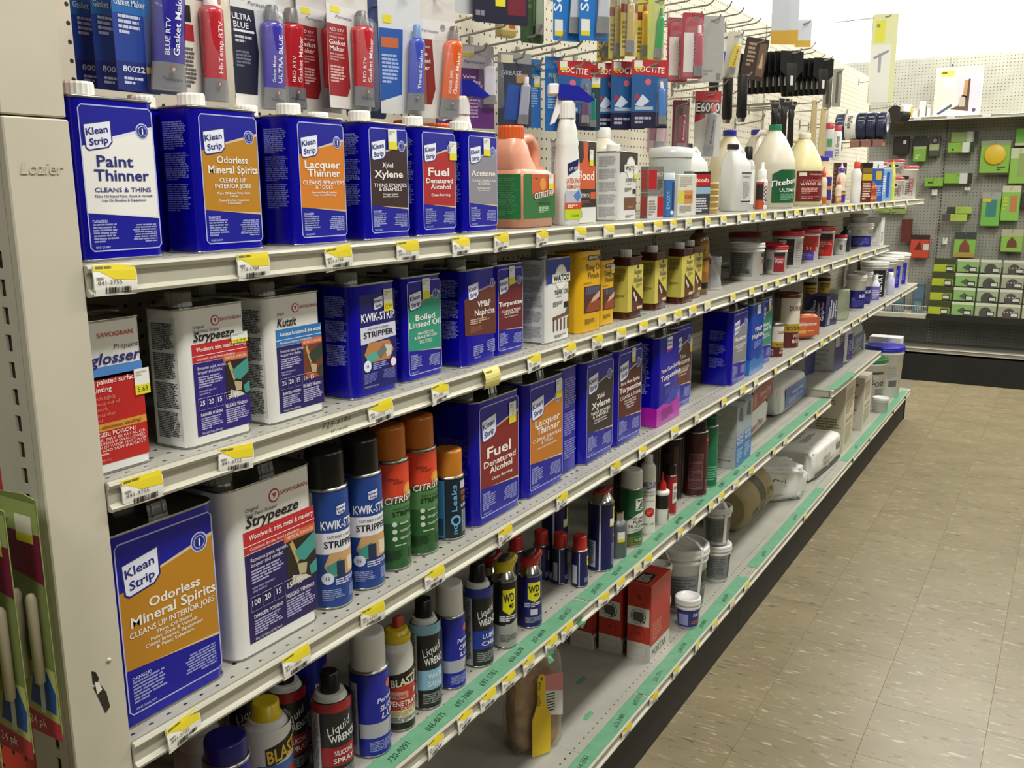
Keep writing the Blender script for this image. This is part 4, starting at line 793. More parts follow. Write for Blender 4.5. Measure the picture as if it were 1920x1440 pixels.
MB().extr([(-.01, .11), (.06, .11), (.05, .118), (.02, .122), (.0, .132), (-.012, .145)], 'y', .018, .062, PEM).build('shoulder', t)
capmesh(.0255, .024, '#d5591f', -.038, .04, .170, 22, 'cap', t)
p = on_front(.138, .085, .018)
p.R(.08, 0, .99, 1, '#2a6a34', 1); p.R(.30, .55, .99, 1, '#c2562a', 2); p.C(.62, .78, .012, '#d8923a', 3); p.G([(.36, .92), (.44, .88), (.5, .93)], '#4a3a1c', 3); p.T('CITRISTRIP', .66, .48, .14, '#3a1c14', .60, 'c', .05, 0, 6, 5); p.T('CITRISTRIP', .66, .48, .14, '#ece6da', .58, 'c', .012, 0, 6, 7); p.T('PAINT & VARNISH', .66, .40, .035, '#173a1c', .3); p.T('STRIPPING GEL', .66, .31, .06, '#17301a', .36, 'c', .005); p.A(.5, .12, .84, .27, 4, '#a9c9a2')
p.end('label', t)
p = on_left(.08, .085, -.069, .018); p.R(0, 0, 1, 1, '#1f7a40', 1); p.A(.15, .08, .9, .92, 22, '#4a9a62'); p.end('side_label', t)
sticker(t, on_front(.138, .172), .85, .52, .02, .03)
for x, s in ((1.40, 'gray acetone quart'), (1.49, 'first orange capped jug')):
    u = thing('stripper_jug', 'second row orange cap jug seen over the '+s, 'jug', (x, 1.02, DZ[1]), 0, 'orange capped jugs in the second row')
    MB().loft([(0, .07, .06), (.10, .075, .06), (.16, .06, .055), (.175, .046, .046)], PEM, 0, .04, .02).build('body', u); capmesh(.0255, .024, '#d5591f', 0, .04, .173, 22, 'cap', u)
def spray_bottle(x, y, label, full=True):
    t = thing('spray_bottle', label, 'spray bottle', (x, y, DZ[1]), -18, 'blue trigger spray bottles')
    B = M('#e6e6df', .35)
    MB().loft([(0, .05, .036), (.004, .056, .040), (.082, .056, .040), (.13, .052, .038), (.16, .046, .036), (.168, .049, .037), (.180, .042, .034), (.188, .044, .034), (.205, .036, .031), (.218, .030, .028)], B, 0, 0, .014).build('bottle', t)
    capmesh(.0175, .034, '#e9e9e4', 0, 0, .217, 18, 'collar', t)
    hd = [MB().extr([(-.020, .254), (-.018, .284), (.022, .280), (.056, .252), (.044, .247), (.012, .252)], 'y', -.014, .014, M('#1a2296', .3)).build('trigger_head', t),
          MB().bbox(-.040, -.018, -.014, .014, .262, .285, '#e9e9e4', .003).build('nozzle', t),
          MB().extr([(-.020, .262), (-.006, .256), (-.010, .240), (-.026, .208), (-.036, .204), (-.026, .236)], 'y', -.007, .007, '#e9e9e4').build('trigger', t)]
    for o in hd: o.rotation_euler = (0, 0, math.radians(-36))
    if full:
        p = on_front(.056, .128, .01, -.0202)
        p.G([(.22, .72), (.72, .82), (.76, .98), (.20, .90)], '#1c2357', 2); p.T('LIFT OFF', .5, .80, .05, '#e6e6ea', .42, 'c', .015, 0, 8); p.T('LATEX PAINT', .56, .60, .075, '#c65228', .84, 'c', .012); p.T('REMOVER', .56, .51, .065, '#c65228', .8, 'c', .012)
        p.G([(.08, .28), (.9, .28), (.9, .46), (.08, .48)], '#b9bcc6', 2); p.G([(.5, .40), (.72, .30), (.88, .38), (.78, .50)], '#5c7fbf', 4); p.R(.06, .18, .92, .285, '#c9502a', 3); p.R(.06, .02, .92, .18, '#b9cf2a', 3); p.A(.2, .2, .8, .26, 2, '#f0d6c6'); p.T('CLEANER', .6, .06, .035, '#4a5a14', .4)
        p.end('label', t)
    return t
spray_bottle(1.765, .925, 'white spray bottle with blue trigger and latex paint remover label')
spray_bottle(1.56, 1.05, 'white spray bottle with blue trigger behind the peach jug', False)
def flood(p):
    p.R(.0, .0, 1, 1, '#d9d8d2', 1); p.R(.0, .20, 1, .985, '#1f1c1a', 2); p.G([(.38, .98), (.62, .98), (.60, .80), (.66, .74), (.95, .70), (.95, .42), (.05, .42), (.05, .70), (.34, .74), (.42, .80)][::-1], '#c65324', 3); p.T('Flood', .5, .53, .11, '#f0e6da', .78, 'c', .015); p.T('PENETROL', .38, .32, .045, '#d9d6d0', .66, 'c', .01); p.R(.74, .30, .97, .385, '#c65324', 4); p.A(.1, .23, .8, .29, 3, '#8a4a32'); p.A(.08, .06, .4, .17, 5, '#8d8c88')
fcan('white quart can with orange paintbrush label on black', 1.852, .925, 1, 'q', '#dedcd6', flood, whiteside, '#e9e7de', 0, (.75, .80, .018, .034), None, (.105, .062, .176), .22, name='conditioner_can')
fcan('white quart can of danish oil with brown swatch label', 2.066, .918, 1, 'q', '#d9d8d2', lambda p: watco(p, 'DANISH OIL', 'WATCO', '#27221d', lambda q: [q.R(.26, .16, .92, .34, '#6b4630', 4), q.T('WALNUT', .6, .19, .022, '#d9b79a', .3)]), whiteside, '#e9e7de', 0, (.86, .70, .02, .03), None, (.105, .062, .160), .3, name='oil_can')
fcan('white and black oil can partly hidden behind the danish oil can', 1.985, .99, 1, 'q', '#d9d8d2', lambda p: p.R(0, .6, 1, 1, '#27221d', 1), None, '#e9e7de', 0, None, None, (.095, .062, .160), .3, name='oil_can')
cylthing('cream_bottle', 'cream plastic bottle with white cap standing behind the danish oil', 'bottle', 2.20, 1.05, DZ[1], [('body', [(.042, 0), (.044, .004), (.044, .17), (.040, .182), (.02, .196), (.018, .20)], '#d9d2b9'), ('cap', [(.019, .2), (.019, .222), (.017, .225)], '#e6e4da')], [('label', .044, .044, .05, .168, 120, lambda p: [p.G([(.3, .72), (.5, .72), (.72, 1), (.5, 1)], '#b5493a', 2), p.T('Alk', .5, .2, .2, '#b5493a', .3)])], 40)
def boxthing(name, label, cat, x, y, z, w, d, h, col, front=None, left=None, top=None, rz=0, group=None, rx=0, ry=0, parts=None, b=.0015):
    t = thing(name, label, cat, (x, y, z), rz, group, rx, ry)
    MB().bbox(-w/2, w/2, 0, d, 0, h, M(col, .5) if isinstance(col, str) else col, b).build('body', t)
    if front: p = on_front(w, h); front(p); p.end('front_print', t)
    if left: p = on_left(d, h, -w/2); left(p); p.end('side_print', t)
    if top: p = on_top(w, d, h); top(p); p.end('top_print', t)
    if parts: parts(t)
    return t
def pcf(p): p.R(0, 0, 1, 1, '#7d7872', 1); p.R(.04, .12, .55, .86, '#b3262a', 2); p.T('PC-7', .74, .6, .16, '#e2dfd9', .36, 'c', .01); p.A(.6, .1, .94, .5, 6, '#4a4642')
def pcl(p): p.R(0, 0, 1, 1, '#6d6862', 1); p.R(.15, .1, .85, .85, '#a8262a', 2)
boxthing('epoxy_pack', 'small red and gray epoxy pack, upper one of the pair beside the danish oil', 'box', 2.262, .93, DZ[1]+.0655, .05, .03, .064, '#7d7872', pcf, pcl, None, -30, 'red gray epoxy packs')
boxthing('epoxy_pack', 'small red and gray epoxy pack, lower one of the pair beside the danish oil', 'box', 2.262, .93, DZ[1], .05, .03, .065, '#7d7872', lambda p: [p.R(0, 0, 1, 1, '#cfcac2', 1), p.R(.62, .05, 1, .85, '#b3262a', 2), p.A(.08, .1, .55, .7, 6, '#8a8680'), p.R(0, .86, 1, 1, '#7d7872', 2)], pcl, None, -30, 'red gray epoxy packs')
cylthing('putty_tube', 'short blue epoxy putty tube with white top', 'tube', 2.36, .938, DZ[1], [('body', [(.0185, 0), (.019, .002), (.019, .096)], '#3a6fa8'), ('cap', [(.0195, .096), (.0195, .112), (.018, .114)], M('#dfe4e8', .2, 0, .8))], [('label', .019, .019, .003, .095, 180, lambda p: [p.R(0, 0, 1, 1, '#3a6fa8', 1), p.R(.6, .15, .95, .95, '#1c3c74', 2), p.T('EPOXY', .5, .2, .09, '#a9cbe6', .5, 'l', 0, 0, 90), p.C(.62, .1, .005, '#e6ecf0', 3)])], 45)
boxthing('resin_kit', 'pale cream resin kit box with small yellow patch', 'box', 2.475, .925, DZ[1], .085, .05, .112, '#d3d0c0', lambda p: [p.R(.04, .30, .34, .62, '#d2c64a', 2), p.R(.34, .30, .80, .62, '#c98a4a', 2), p.T('BOND', .57, .42, .08, '#7a3a1c', .36), p.A(.1, .08, .8, .26, 5, '#9a968a'), p.A(.1, .7, .8, .95, 5, '#b5b2a6')], lambda p: p.A(.2, .1, .8, .9, 12, '#b5b2a6'), None, -15)
cylthing('filler_tub', 'large translucent white tub behind the resin kit', 'tub', 2.66, 1.05, DZ[1], [('body', [(.056, 0), (.059, .004), (.062, .165)], '#c9cdc8'), ('lid', [(.065, .163), (.066, .172), (.063, .190), (.03, .194)], '#d5d8d3')])
fcan('small bondo resin tin in black and red beside the tan discs', 2.60, .93, 1, 'q', '#8a8d90', lambda p: [p.R(.1, .0, 1, .93, '#3a3d42', 1), p.R(.1, .93, 1, 1, '#1f1d1c', 2), p.R(.1, .66, 1, .93, '#b3241f', 2), p.T('bondo', .55, .75, .1, '#f0e6e2', .7, 'c', .02, .1), p.R(.1, .48, 1, .64, '#8fb0c4', 2), p.A(.2, .06, .9, .40, 6, '#c9ccd0')], None, None, -22, None, None, (.075, .04, .122), .3, False, 'resin_tin')
for k in range(5):
    cylthing('putty_tin', 'flat tan tin in the stack by the white jug, %s' % ('bottom one', 'second from bottom', 'middle one', 'fourth from bottom', 'top one')[k], 'tin', 2.735, .955, DZ[1]+k*.0182, [('body', [(.028, 0), (.0285, .001), (.0285, .013)], '#a98f52'), ('lid', [(.0295, .012), (.0295, .0172), (.028, .018)], '#b59a5c')], (), 20, 'stack of flat tan tins')
def fjug(x, y, label, w, d, h, capc, col='#dedfda', group=None, front=None, rz=-25):
    t = thing('white_jug', label, 'jug', (x, y, DZ[1]), rz, group)
    MB().loft([(0, w-.008, d-.008), (.004, w, d), (h*.66, w, d), (h*.72, w*.96, d*.96), (h*.86, w*.6, d*.7, -w*.14, 0), (h*.9, w*.36, w*.36, -w*.2, 0), (h*.93, w*.34, w*.34, -w*.2, 0)], M(col, .35), 0, d/2, .014).build('body', t)
    MB().tube([(w*.02, d/2, h*.87), (w*.22, d/2, h*.92), (w*.36, d/2, h*.86), (w*.40, d/2, h*.70)], .009, M(col, .35), 8).build('handle', t)
    capmesh(w*.22, h*.075, capc, -w*.2, d/2, h*.925, 20, 'cap', t)
    if front: p = on_front(w, h*.64); front(p); p.end('label', t)
    return t
fjug(3.0, .935, 'white jug with black cap and gray instruction label', .085, .065, .212, '#2a211c', '#dedfda', None, lambda p: [p.R(.42, .22, .95, .9, '#c9c9c4', 2), p.R(.42, .88, .95, .91, '#3a3836', 3), p.R(.42, .22, .95, .25, '#3a3836', 3), p.T('TOP BRAND', .68, .78, .05, '#4a4846', .4), p.A(.5, .3, .88, .7, 9, '#9a9994')])
fjug(2.93, 1.06, 'white jug with black cap standing behind the tan tins', .10, .08, .215, '#2a211c', '#dedfda', None, None)
cylthing('squeeze_bottle', 'clear bottle with tall black cap next to the white jug', 'bottle', 3.19, .978, DZ[1], [('body', [(.021, 0), (.022, .002), (.022, .145), (.018, .160), (.0125, .168)], M('#d5d8d4', .12, 0, .75)), ('cap', [(.0135, .168), (.0135, .208), (.012, .211)], '#171514')], [('label', .022, .022, .02, .135, 130, lambda p: [p.R(.2, 0, 1, 1, '#e2e2dc', 2)], 40)], 40)
cylthing('glue_bottle', 'pink and black craft glue bottle with white spray tip', 'bottle', 3.245, .945, DZ[1], [('body', [(.019, 0), (.0205, .002), (.0205, .095), (.014, .106)], '#d9cfc6'), ('cap', [(.0145, .106), (.0145, .132), (.012, .136), (.006, .137), (.0055, .158), (.004, .160)], '#e9e7e2')], [('label', .0205, .0205, .003, .094, 190, lambda p: [p.R(.0, .0, 1, 1, '#a8443c', 1), p.R(.05, .35, .42, .92, '#221c1c', 2), p.R(.05, 0, .42, .3, '#c9501f', 2), p.R(.46, 0, .72, 1, '#dcd6cc', 3), p.T('E6000', .68, .15, .16, '#1b1918', .7, 'l', .01, 0, 90, 6)])], 45)
def bigjug(x, y, label, col, capc, h, r, lab, phi=30, handle=True, lz=(.02, .14), group='gallon glue jugs'):
    t = thing('glue_jug', label, 'jug', (x, y, DZ[1]), 0, group); B = M(col, .35)
    MB().lathe([(r-.008, 0), (r, .006), (r, h*.52), (r*.99, h*.56), (r*.86, h*.68), (r*.5, h*.86), (.022, h*.93), (.021, h*.96)], B, n=28).build('body', t)
    a = math.radians(108)
    if handle:
        ca, sa = math.cos(a), math.sin(a)
        MB().tube([(.014*ca, .014*sa, h*.905), (.05*ca, .05*sa, h*.925), (r*.93*ca, r*.93*sa, h*.84), (r*1.03*ca, r*1.03*sa, h*.68), (r*.97*ca, r*.97*sa, h*.54)], .0105, B, 8).build('handle', t)
    capmesh(.024, .02, capc, 0, 0, h*.945, 20, 'cap', t)
    if lab: p = on_cyl(r, r, lz[0], lz[1], phi, 110); lab(p); p.end('label', t)
    return t
def tite(p): p.G([(.08, 0), (.98, 0), (.98, 1), (.3, 1), (.08, .86)], '#17552f', 1); p.T('Titebond', .5, .56, .17, '#10301d', .98, 'c', .05, .15, 8, 4); p.T('Titebond', .5, .56, .17, '#e6e6df', .95, 'c', .015, .15, 8, 6); p.T('ULTIMATE', .58, .33, .11, '#cfd8cf', .62, 'c', .01); p.A(.3, .08, .85, .28, 4, '#6a9a78'); p.R(.86, .1, 1, .9, '#232c5c', 3); p.C(.93, .86, .010, '#232c74', 5)
bigjug(3.545, .992, 'cream glue jug with green cap and green label', '#d3ccb9', '#1c7a52', .298, .078, tite, 30)
def dapl(p): p.G([(.05, 0), (.98, 0), (.98, 1), (.05, 1)], '#6a1518', 1); p.F(.05, 0, .98, 1, .003, '#3a2018', 3); p.R(.12, .84, .32, .95, '#d9d2c0', 3); p.T('Weldwood', .62, .86, .06, '#d9cfc0', .44); p.T('CARPENTERS', .56, .64, .08, '#d98a80', .66); p.T('WOOD GLUE', .56, .53, .09, '#e6dccb', .8, 'c', .01); p.A(.2, .25, .7, .46, 4, '#c9938a'); p.A(.2, .08, .8, .18, 2, '#b57a72')
bigjug(3.955, .985, 'pale yellow wood glue jug with white cap and red label', '#d9cf9c', '#e2ddc6', .285, .076, dapl, 44)
bigjug(3.32, 1.09, 'cream glue jug with blue cap behind the black capped jug', '#d9cfaf', '#2a2a9a', .27, .07, None, 30, False)
bigjug(3.75, 1.12, 'cream glue jug with blue cap peeking over the green capped jug', '#d3ccb9', '#2a2a9a', .295, .07, None, 30, False)
# small glue bottles toward the far end
def glue(x, y, label, r, h, body, capc, tipc, lab, tiph=.04, group='small glue bottles'):
    hb = h-tiph
    return cylthing('glue_bottle', label, 'bottle', x, y, DZ[1], [('body', [(r*.92, 0), (r, .003), (r, hb*.45), (r*.9, hb*.55), (r, hb*.68), (r, hb*.86), (r*.55, hb)], body), ('collar', [(r*.6, hb-.002), (r*.62, hb+tiph*.4), (r*.5, hb+tiph*.45)], capc), ('tip', [(r*.4, hb+tiph*.4), (r*.2, hb+tiph*.75), (r*.14, hb+tiph)], tipc)], [('label', r+.0004, r+.0004, .006, hb*.42, 180, lab)], 55, group)
glue(4.06, .945, 'slim olive glue bottle with green tip beside the yellow jug', .0165, .15, '#7d7048', '#1c7a42', '#2a8a55', lambda p: [p.R(0, 0, 1, 1, '#8a7c4a', 1), p.R(.3, .05, .8, .4, '#cfc9b4', 2)])
glue(4.16, .948, 'small cream glue bottle with red cap and orange label', .0165, .16, '#d3c6a8', '#b3241f', '#c9605a', lambda p: [p.R(0, 0, 1, .6, '#b5521f', 1), p.R(0, .6, 1, .7, '#c9a02c', 2)])
bigjug(4.30, .985, 'tan wood glue jug with blue cap between small bottles', '#d6b88c', '#2a2a8a', .2, .042, lambda p: [p.R(.4, 0, 1, 1, '#3a2f7a', 1), p.R(.4, .45, 1, .6, '#c9802c', 2)], 60, False, (.02, .12), None)
glue(4.42, .938, 'tiny cream glue bottle with red cap and orange stripe', .0135, .118, '#d9ccb2', '#b33a2a', '#c9605a', lambda p: [p.R(0, 0, 1, 1, '#b5622a', 1), p.A(.2, .2, .8, .9, 5, '#e6d6b8')], .03)
glue(4.51, .948, 'cream glue bottle with violet cap and violet label', .021, .182, '#d9ccb2', '#3c2aa0', '#cfc6e0', lambda p: [p.R(0, 0, 1, 1, '#3a2c8a', 1), p.R(0, .7, 1, .85, '#c9a02c', 2), p.R(0, .85, 1, 1, '#7a4a6a', 2)])
glue(4.845, .948, 'tall white glue bottle with orange red cap and white tip', .0235, .235, '#e2e1da', '#c8432a', '#ecebe6', lambda p: None, .07)
def fb(x, w, h, label, col, f, y=.935, rz=-40, d=.03): return boxthing('filler_pack', label, 'box', x, y, DZ[1], w, d, h, col, f, lambda p: p.A(.2, .1, .8, .9, 8, '#8a6a52'), None, rz, 'small packs at the far end of the top shelf')
fb(4.69, .055, .19, 'dark maroon wood filler pack left of the white glue bottle', '#4a1c1c', lambda p: [p.R(0, .45, 1, .6, '#a83a34', 2), p.A(.1, .1, .9, .4, 6, '#a88a72'), p.A(.1, .65, .9, .9, 3, '#c9b9a0')], .985)
fb(5.05, .06, .196, 'maroon wood filler pack right of the white glue bottle', '#5c2018', lambda p: [p.R(0, .55, 1, .72, '#c9b02c', 2), p.R(0, .74, 1, .86, '#7a6a3a', 2), p.R(0, .88, 1, 1, '#1f1a17', 2), p.A(.1, .06, .9, .5, 7, '#d9b9a0')])
glue(5.235, .94, 'short orange capped brown jar beside the blue packs', .022, .105, '#a84a24', '#7a3a24', '#7a3a24', lambda p: [p.R(0, 0, 1, 1, '#b5502a', 1), p.A(.2, .2, .8, .8, 4, '#e2b59a')], .02)
fb(5.345, .07, .172, 'blue white adhesive pack with yellow corner', '#2f57a0', lambda p: [p.R(.3, .66, .8, .92, '#c9b03a', 2), p.A(.1, .1, .9, .5, 6, '#9ab5dc')])
fb(5.62, .07, .174, 'pale blue adhesive pack with dark stripe', '#7fa3c9', lambda p: [p.R(.45, .1, .75, .9, '#2a57a0', 2), p.A(.08, .2, .4, .8, 8, '#dfe8f0')])
boxthing('white_carton', 'small white carton lying on top of the blue yellow pack', 'box', 5.352, .94, DZ[1]+.1725, .07, .035, .035, '#e6e5de', lambda p: p.R(.45, 0, .55, .6, '#4a4a52', 2), None, None, -40)
glue(5.85, .945, 'yellow green slim glue bottle by the white tubs', .016, .225, '#cfd05a', '#d2c72c', '#e2c82c', lambda p: [p.R(0, 0, 1, 1, '#b9c44a', 1)], .05)
# ================================================================== tubs, buckets, bags, cartons
def bucket(label, x, y, z, rb, rt, h, lidc='#dcdbd5', body='#d9d8d2', fn=None, phi=40, span=150, bail=None, lz=(.12, .78), lidh=.018, group=None, name='plastic_tub', cat='tub', lidr=1.05, strap=None):
    t = thing(name, label, cat, (x, y, z), 0, group); B = M(body, .35)
    MB().lathe([(rb-.003, 0), (rb, .003), (rt*.985, h-lidh*1.7), (rt*1.02, h-lidh*1.65), (rt*1.02, h-lidh*1.35), (rt*.985, h-lidh*1.3), (rt, h-.004)], B, n=40).build('body', t)
    MB().lathe([(rt*lidr*.99, h-lidh), (rt*lidr*1.012, h-lidh+.0015), (rt*lidr*1.012, h-lidh*.62), (rt*lidr*.985, h-lidh*.52), (rt*lidr*1.0, h-lidh*.42), (rt*lidr*.99, h-.002), (rt*lidr*.95, h), (rt*.9, h+.0003), (rt*.88, h-.0025), (rt*.2, h-.002)], M(lidc, .32) if isinstance(lidc, str) else lidc, n=40).build('lid', t)
    if fn: rad = lambda z_: rb+(rt*.985-rb)*(z_-.003)/(h-1.7*lidh-.003); p = on_cyl(rad(h*lz[0])+.0003, rad(h*lz[1])+.0003, h*lz[0], h*lz[1], phi, span); fn(p); p.end('label', t)
    if bail:
        R = rt*1.06; pts = [(R*math.cos(a)*bail[2] if 0 else R*math.cos(a), R*math.sin(a)*bail[0], h*.86+R*math.sin(a)*bail[1]) for a in [PI*i/12 for i in range(13)]]
        MB().tube(pts, .0022 if len(bail) < 3 else bail[2], M('#dcdbd5', .4), 6).build('bail_handle', t)
    if strap:
        a = math.radians(-90-strap); R = rt*1.075
        m = MB(); w_ = .006; pts = [(R*.15, h+.026), (R*.7, h+.02), (R*.97, h+.004), (R*1.0, h-.02), (rb+(rt-rb)*.7+.004, h*.7), (rb+.004, .012)]
        tx, ty = -math.sin(a), math.cos(a)
        for sgn in (1,):
            L_ = [(r_*math.cos(a)+tx*w_, r_*math.sin(a)+ty*w_, z_) for r_, z_ in pts]; R_ = [(r_*math.cos(a)-tx*w_, r_*math.sin(a)-ty*w_, z_) for r_, z_ in pts]
            n = len(pts); m.add(L_+R_, [(i, n+i, n+i+1, i+1) for i in range(n-1)], '#dcdbd5'); m.add([(a_*.985, b_*.985, c_-.001) for a_, b_, c_ in L_+R_], [(i+1, n+i+1, n+i, i) for i in range(n-1)], '#dcdbd5')
        m.build('strap', t)
    return t
def T1(z): return DZ[z]
def grey(p): p.R(0, 0, .5, 1, '#8a8a86', 1); p.A(.04, .05, .46, .95, 12, '#5c5c5a'); p.B(.32, .1, .46, .3, 8); p.R(.72, .78, .95, .92, '#1b1a18', 2); p.R(.76, .5, .95, .66, '#a52a2c', 2); p.R(.7, .04, .95, .07, '#2c2c2a', 2)
# second shelf
cylthing('amber_bottle', 'amber polish bottle with ochre label beside the brown finish cans', 'bottle', 2.665, .955, DZ[2], [('body', [(.028, 0), (.030, .003), (.030, .155), (.027, .172), (.016, .182)], M('#8a6a3a', .2, 0, .85)), ('cap', [(.013, .182), (.013, .196), (.011, .198)], '#3a2c1c')], [('label', .030, .030, .02, .15, 170, lambda p: [p.R(0, .1, 1, 1, '#a87a2c', 1), p.R(0, 0, 1, .14, '#2a1a10', 2), p.C(.62, .82, .009, '#4a3216', 3), p.C(.62, .82, .0075, '#b58a3a', 4), p.T('Feed-N', .55, .62, .1, '#3a2410', .5, 'c', .02, .2), p.G([(.1, .2), (.9, .14), (.9, .34), (.5, .4)], '#8a5a1f', 3)])], 45)
t = thing('plastic_bag', 'clear plastic bag with a red item leaning by the amber bottle', 'bag', (2.79, .95, DZ[2]), -35)
MB().loft([(.002, .085, .05), (.03, .08, .045), (.08, .06, .03, -.01, 0), (.13, .03, .01, -.02, 0), (.14, .024, .004, -.022, 0)], CLOUD, 0, .03, .01).build('film', t)
MB().bbox(-.03, .005, .015, .045, .002, .10, '#7a2a24', .004).build('red_item', t)
bucket('wide white tub with gray label and black stripe, lid closest on second shelf', 3.175, .965, DZ[2], .055, .058, .128, '#cfcfca', '#cfcfca', grey, 52, 170)
bucket('small white can with gray cap beside the clear bag', 2.93, 1.0, DZ[2], .026, .026, .095, '#b5b5b0', '#9a9a96', lambda p: p.B(.3, .1, .7, .5, 8), 50, 120)
def redtub(c2, t1, blk='#2a1a1a'):
    def f(p): p.R(.05, 0, .5, 1, blk, 1); p.R(.10, .82, .3, .95, '#cfc6ba', 2); p.T(t1, .27, .60, .13, '#c9443c', .38, 'c', .01); p.A(.1, .44, .45, .56, 2, '#8a7a72'); p.R(.05, 0, .5, .35, c2, 2); p.A(.56, .1, .9, .9, 9, '#a9a6a0')
    return f
RT = 'red lidded putty tubs'
bucket('small red lidded painters putty tub with red label', 3.44, .935, DZ[2], .036, .039, .105, '#b3242a', '#d2d0ca', lambda p: [p.R(.3, 0, .72, 1, '#8f1f2a', 1), p.R(.3, .78, .72, 1, '#2a1a1a', 2), p.T('Painters', .5, .58, .13, '#eadfd8', .36, 'c', .01), p.T('Putty', .5, .44, .13, '#eadfd8', .3, 'c', .01), p.R(.0, .1, .25, .6, '#8d8b86', 2)], 58, 150, None, (.1, .8), .014, RT)
bucket('red lidded putty tub half hidden behind the small putty tub', 3.60, .99, DZ[2], .036, .039, .105, '#b3242a', '#d2d0ca', lambda p: p.R(.3, 0, .72, .9, '#8f1f2a', 1), 58, 150, None, (.1, .8), .014, RT)
bucket('large red lidded spackle tub with black label', 3.78, .985, DZ[2], .055, .060, .142, '#b3242a', '#d2d0ca', redtub('#1d1716', 'PLASTIC'), 50, 150, None, (.08, .8), .017, RT)
bucket('large red lidded tub with red and violet label', 4.06, .985, DZ[2], .055, .060, .140, '#b3242a', '#d2d0ca', lambda p: [p.R(.1, .55, .8, 1, '#b3342a', 1), p.R(.15, .36, .7, .62, '#a52a24', 2), p.T('31', .48, .44, .12, '#e6d2c6', .14, 'c', .02), p.R(.15, .0, .65, .4, '#4a3ca0', 1), p.A(.2, .05, .6, .3, 4, '#8a80c9')], 58, 150, None, (.08, .8), .017, RT)
bucket('large red lidded tub with all red label', 4.34, .985, DZ[2], .055, .060, .140, '#b3242a', '#d2d0ca', lambda p: [p.R(.1, .0, .8, .8, '#a8241f', 1), p.R(.2, .72, .75, .98, '#3a1f1a', 2), p.A(.2, .4, .75, .65, 3, '#d9a89a'), p.C(.4, .2, .012, '#d2463a', 3)], 58, 150, None, (.08, .8), .017, RT)
bucket('red lidded spackle tub deep behind the black label tub', 3.62, 1.11, DZ[2], .055, .060, .142, '#8f1c20', '#b5b3ae', None, 50, 150, None, (.08, .8), .017, RT)  # lid and body colours darkened to look shaded at the back
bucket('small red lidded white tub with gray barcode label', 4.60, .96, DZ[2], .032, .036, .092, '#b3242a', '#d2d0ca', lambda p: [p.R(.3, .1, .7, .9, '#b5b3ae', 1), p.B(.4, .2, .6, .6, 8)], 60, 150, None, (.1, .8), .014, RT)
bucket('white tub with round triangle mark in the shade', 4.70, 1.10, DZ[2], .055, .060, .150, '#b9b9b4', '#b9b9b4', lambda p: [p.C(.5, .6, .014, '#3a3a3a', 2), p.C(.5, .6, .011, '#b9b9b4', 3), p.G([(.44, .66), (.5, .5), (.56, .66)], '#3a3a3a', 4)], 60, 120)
cylthing('dark_bottle', 'dark blue black bottle between the white tubs', 'bottle', 4.82, .975, DZ[2], [('body', [(.024, 0), (.026, .003), (.026, .09), (.014, .105)], '#23233a'), ('cap', [(.012, .105), (.012, .122), (.01, .124)], '#1a1a24')], [('label', .0262, .0262, .01, .08, 150, lambda p: p.R(.2, .1, .8, .9, '#32324c', 1))], 60)
def blt(p): p.R(.15, 0, .85, .62, '#241f7a', 1); p.A(.22, .1, .78, .5, 5, '#6a66b5'); p.C(.4, .84, .011, '#3a3a3a', 2); p.C(.4, .84, .009, '#d9d8d2', 3); p.G([(.36, .87), (.4, .79), (.44, .87)], '#3a3a3a', 4); p.T('Tile', .76, .74, .12, '#3a3a86', .14, 'c', .01)
bucket('wide white tub with navy label, second shelf far end', 5.20, .985, DZ[2], .066, .070, .128, '#d5d4ce', '#d5d4ce', blt, 64, 140, None, (.05, .75))
bucket('small white tub stacked on the navy label tub', 5.19, .99, DZ[2]+.129, .040, .044, .045, '#c9c8c2', '#c9c8c2', None, 60, 120, None, (.1, .8), .012)
boxthing('tile_box', 'white box with grid print at the end of the second shelf', 'box', 5.42, .905, DZ[2], .10, .2, .15, '#d3d2cb', lambda p: [p.A(.1, .1, .8, .5, 6, '#8a8984')], lambda p: [p.F(.06, .1, .94, .75, .002, '#8a8984', 2), p.A(.1, .15, .5, .7, 7, '#a3a29c'), p.R(.55, .3, .9, .7, '#b9b8b2', 2)], lambda p: p.R(.2, .2, .8, .8, '#2c2b28', 2), 0)
# far end of the top shelf
def tubl(p): p.R(.1, .72, .55, .86, '#1f1c1a', 2); p.R(.12, .1, .4, .5, '#8d8b86', 2); p.T('DRYDEX', .74, .08, .2, '#8a2a2c', .7, 'l', .01, 0, 90); p.A(.45, .1, .62, .6, 6, '#5c5a56')
bucket('white tub with red lid stacked on another at the top shelf end', 6.05, .965, DZ[1]+.1325, .045, .049, .10, '#b8343a', '#e2e0da', tubl, 70, 140, None, (.1, .8), .012, 'red lidded tubs at the far top shelf')
bucket('white tub with red lid and black print under the stacked tub', 6.05, .965, DZ[1], .048, .053, .131, '#b8343a', '#e2e0da', tubl, 70, 140, None, (.1, .8), .012, 'red lidded tubs at the far top shelf')
bucket('big white tub with red lid last on the top shelf', 6.50, .972, DZ[1], .066, .072, .205, '#b8343a', '#e2e0da', tubl, 72, 140, None, (.05, .8), .016, 'red lidded tubs at the far top shelf')
bucket('red lidded tub behind the last white tub', 6.28, 1.11, DZ[1], .066, .072, .225, '#b8343a', '#e2e0da', tubl, 72, 140, None, (.05, .8), .016, 'red lidded tubs at the far top shelf')
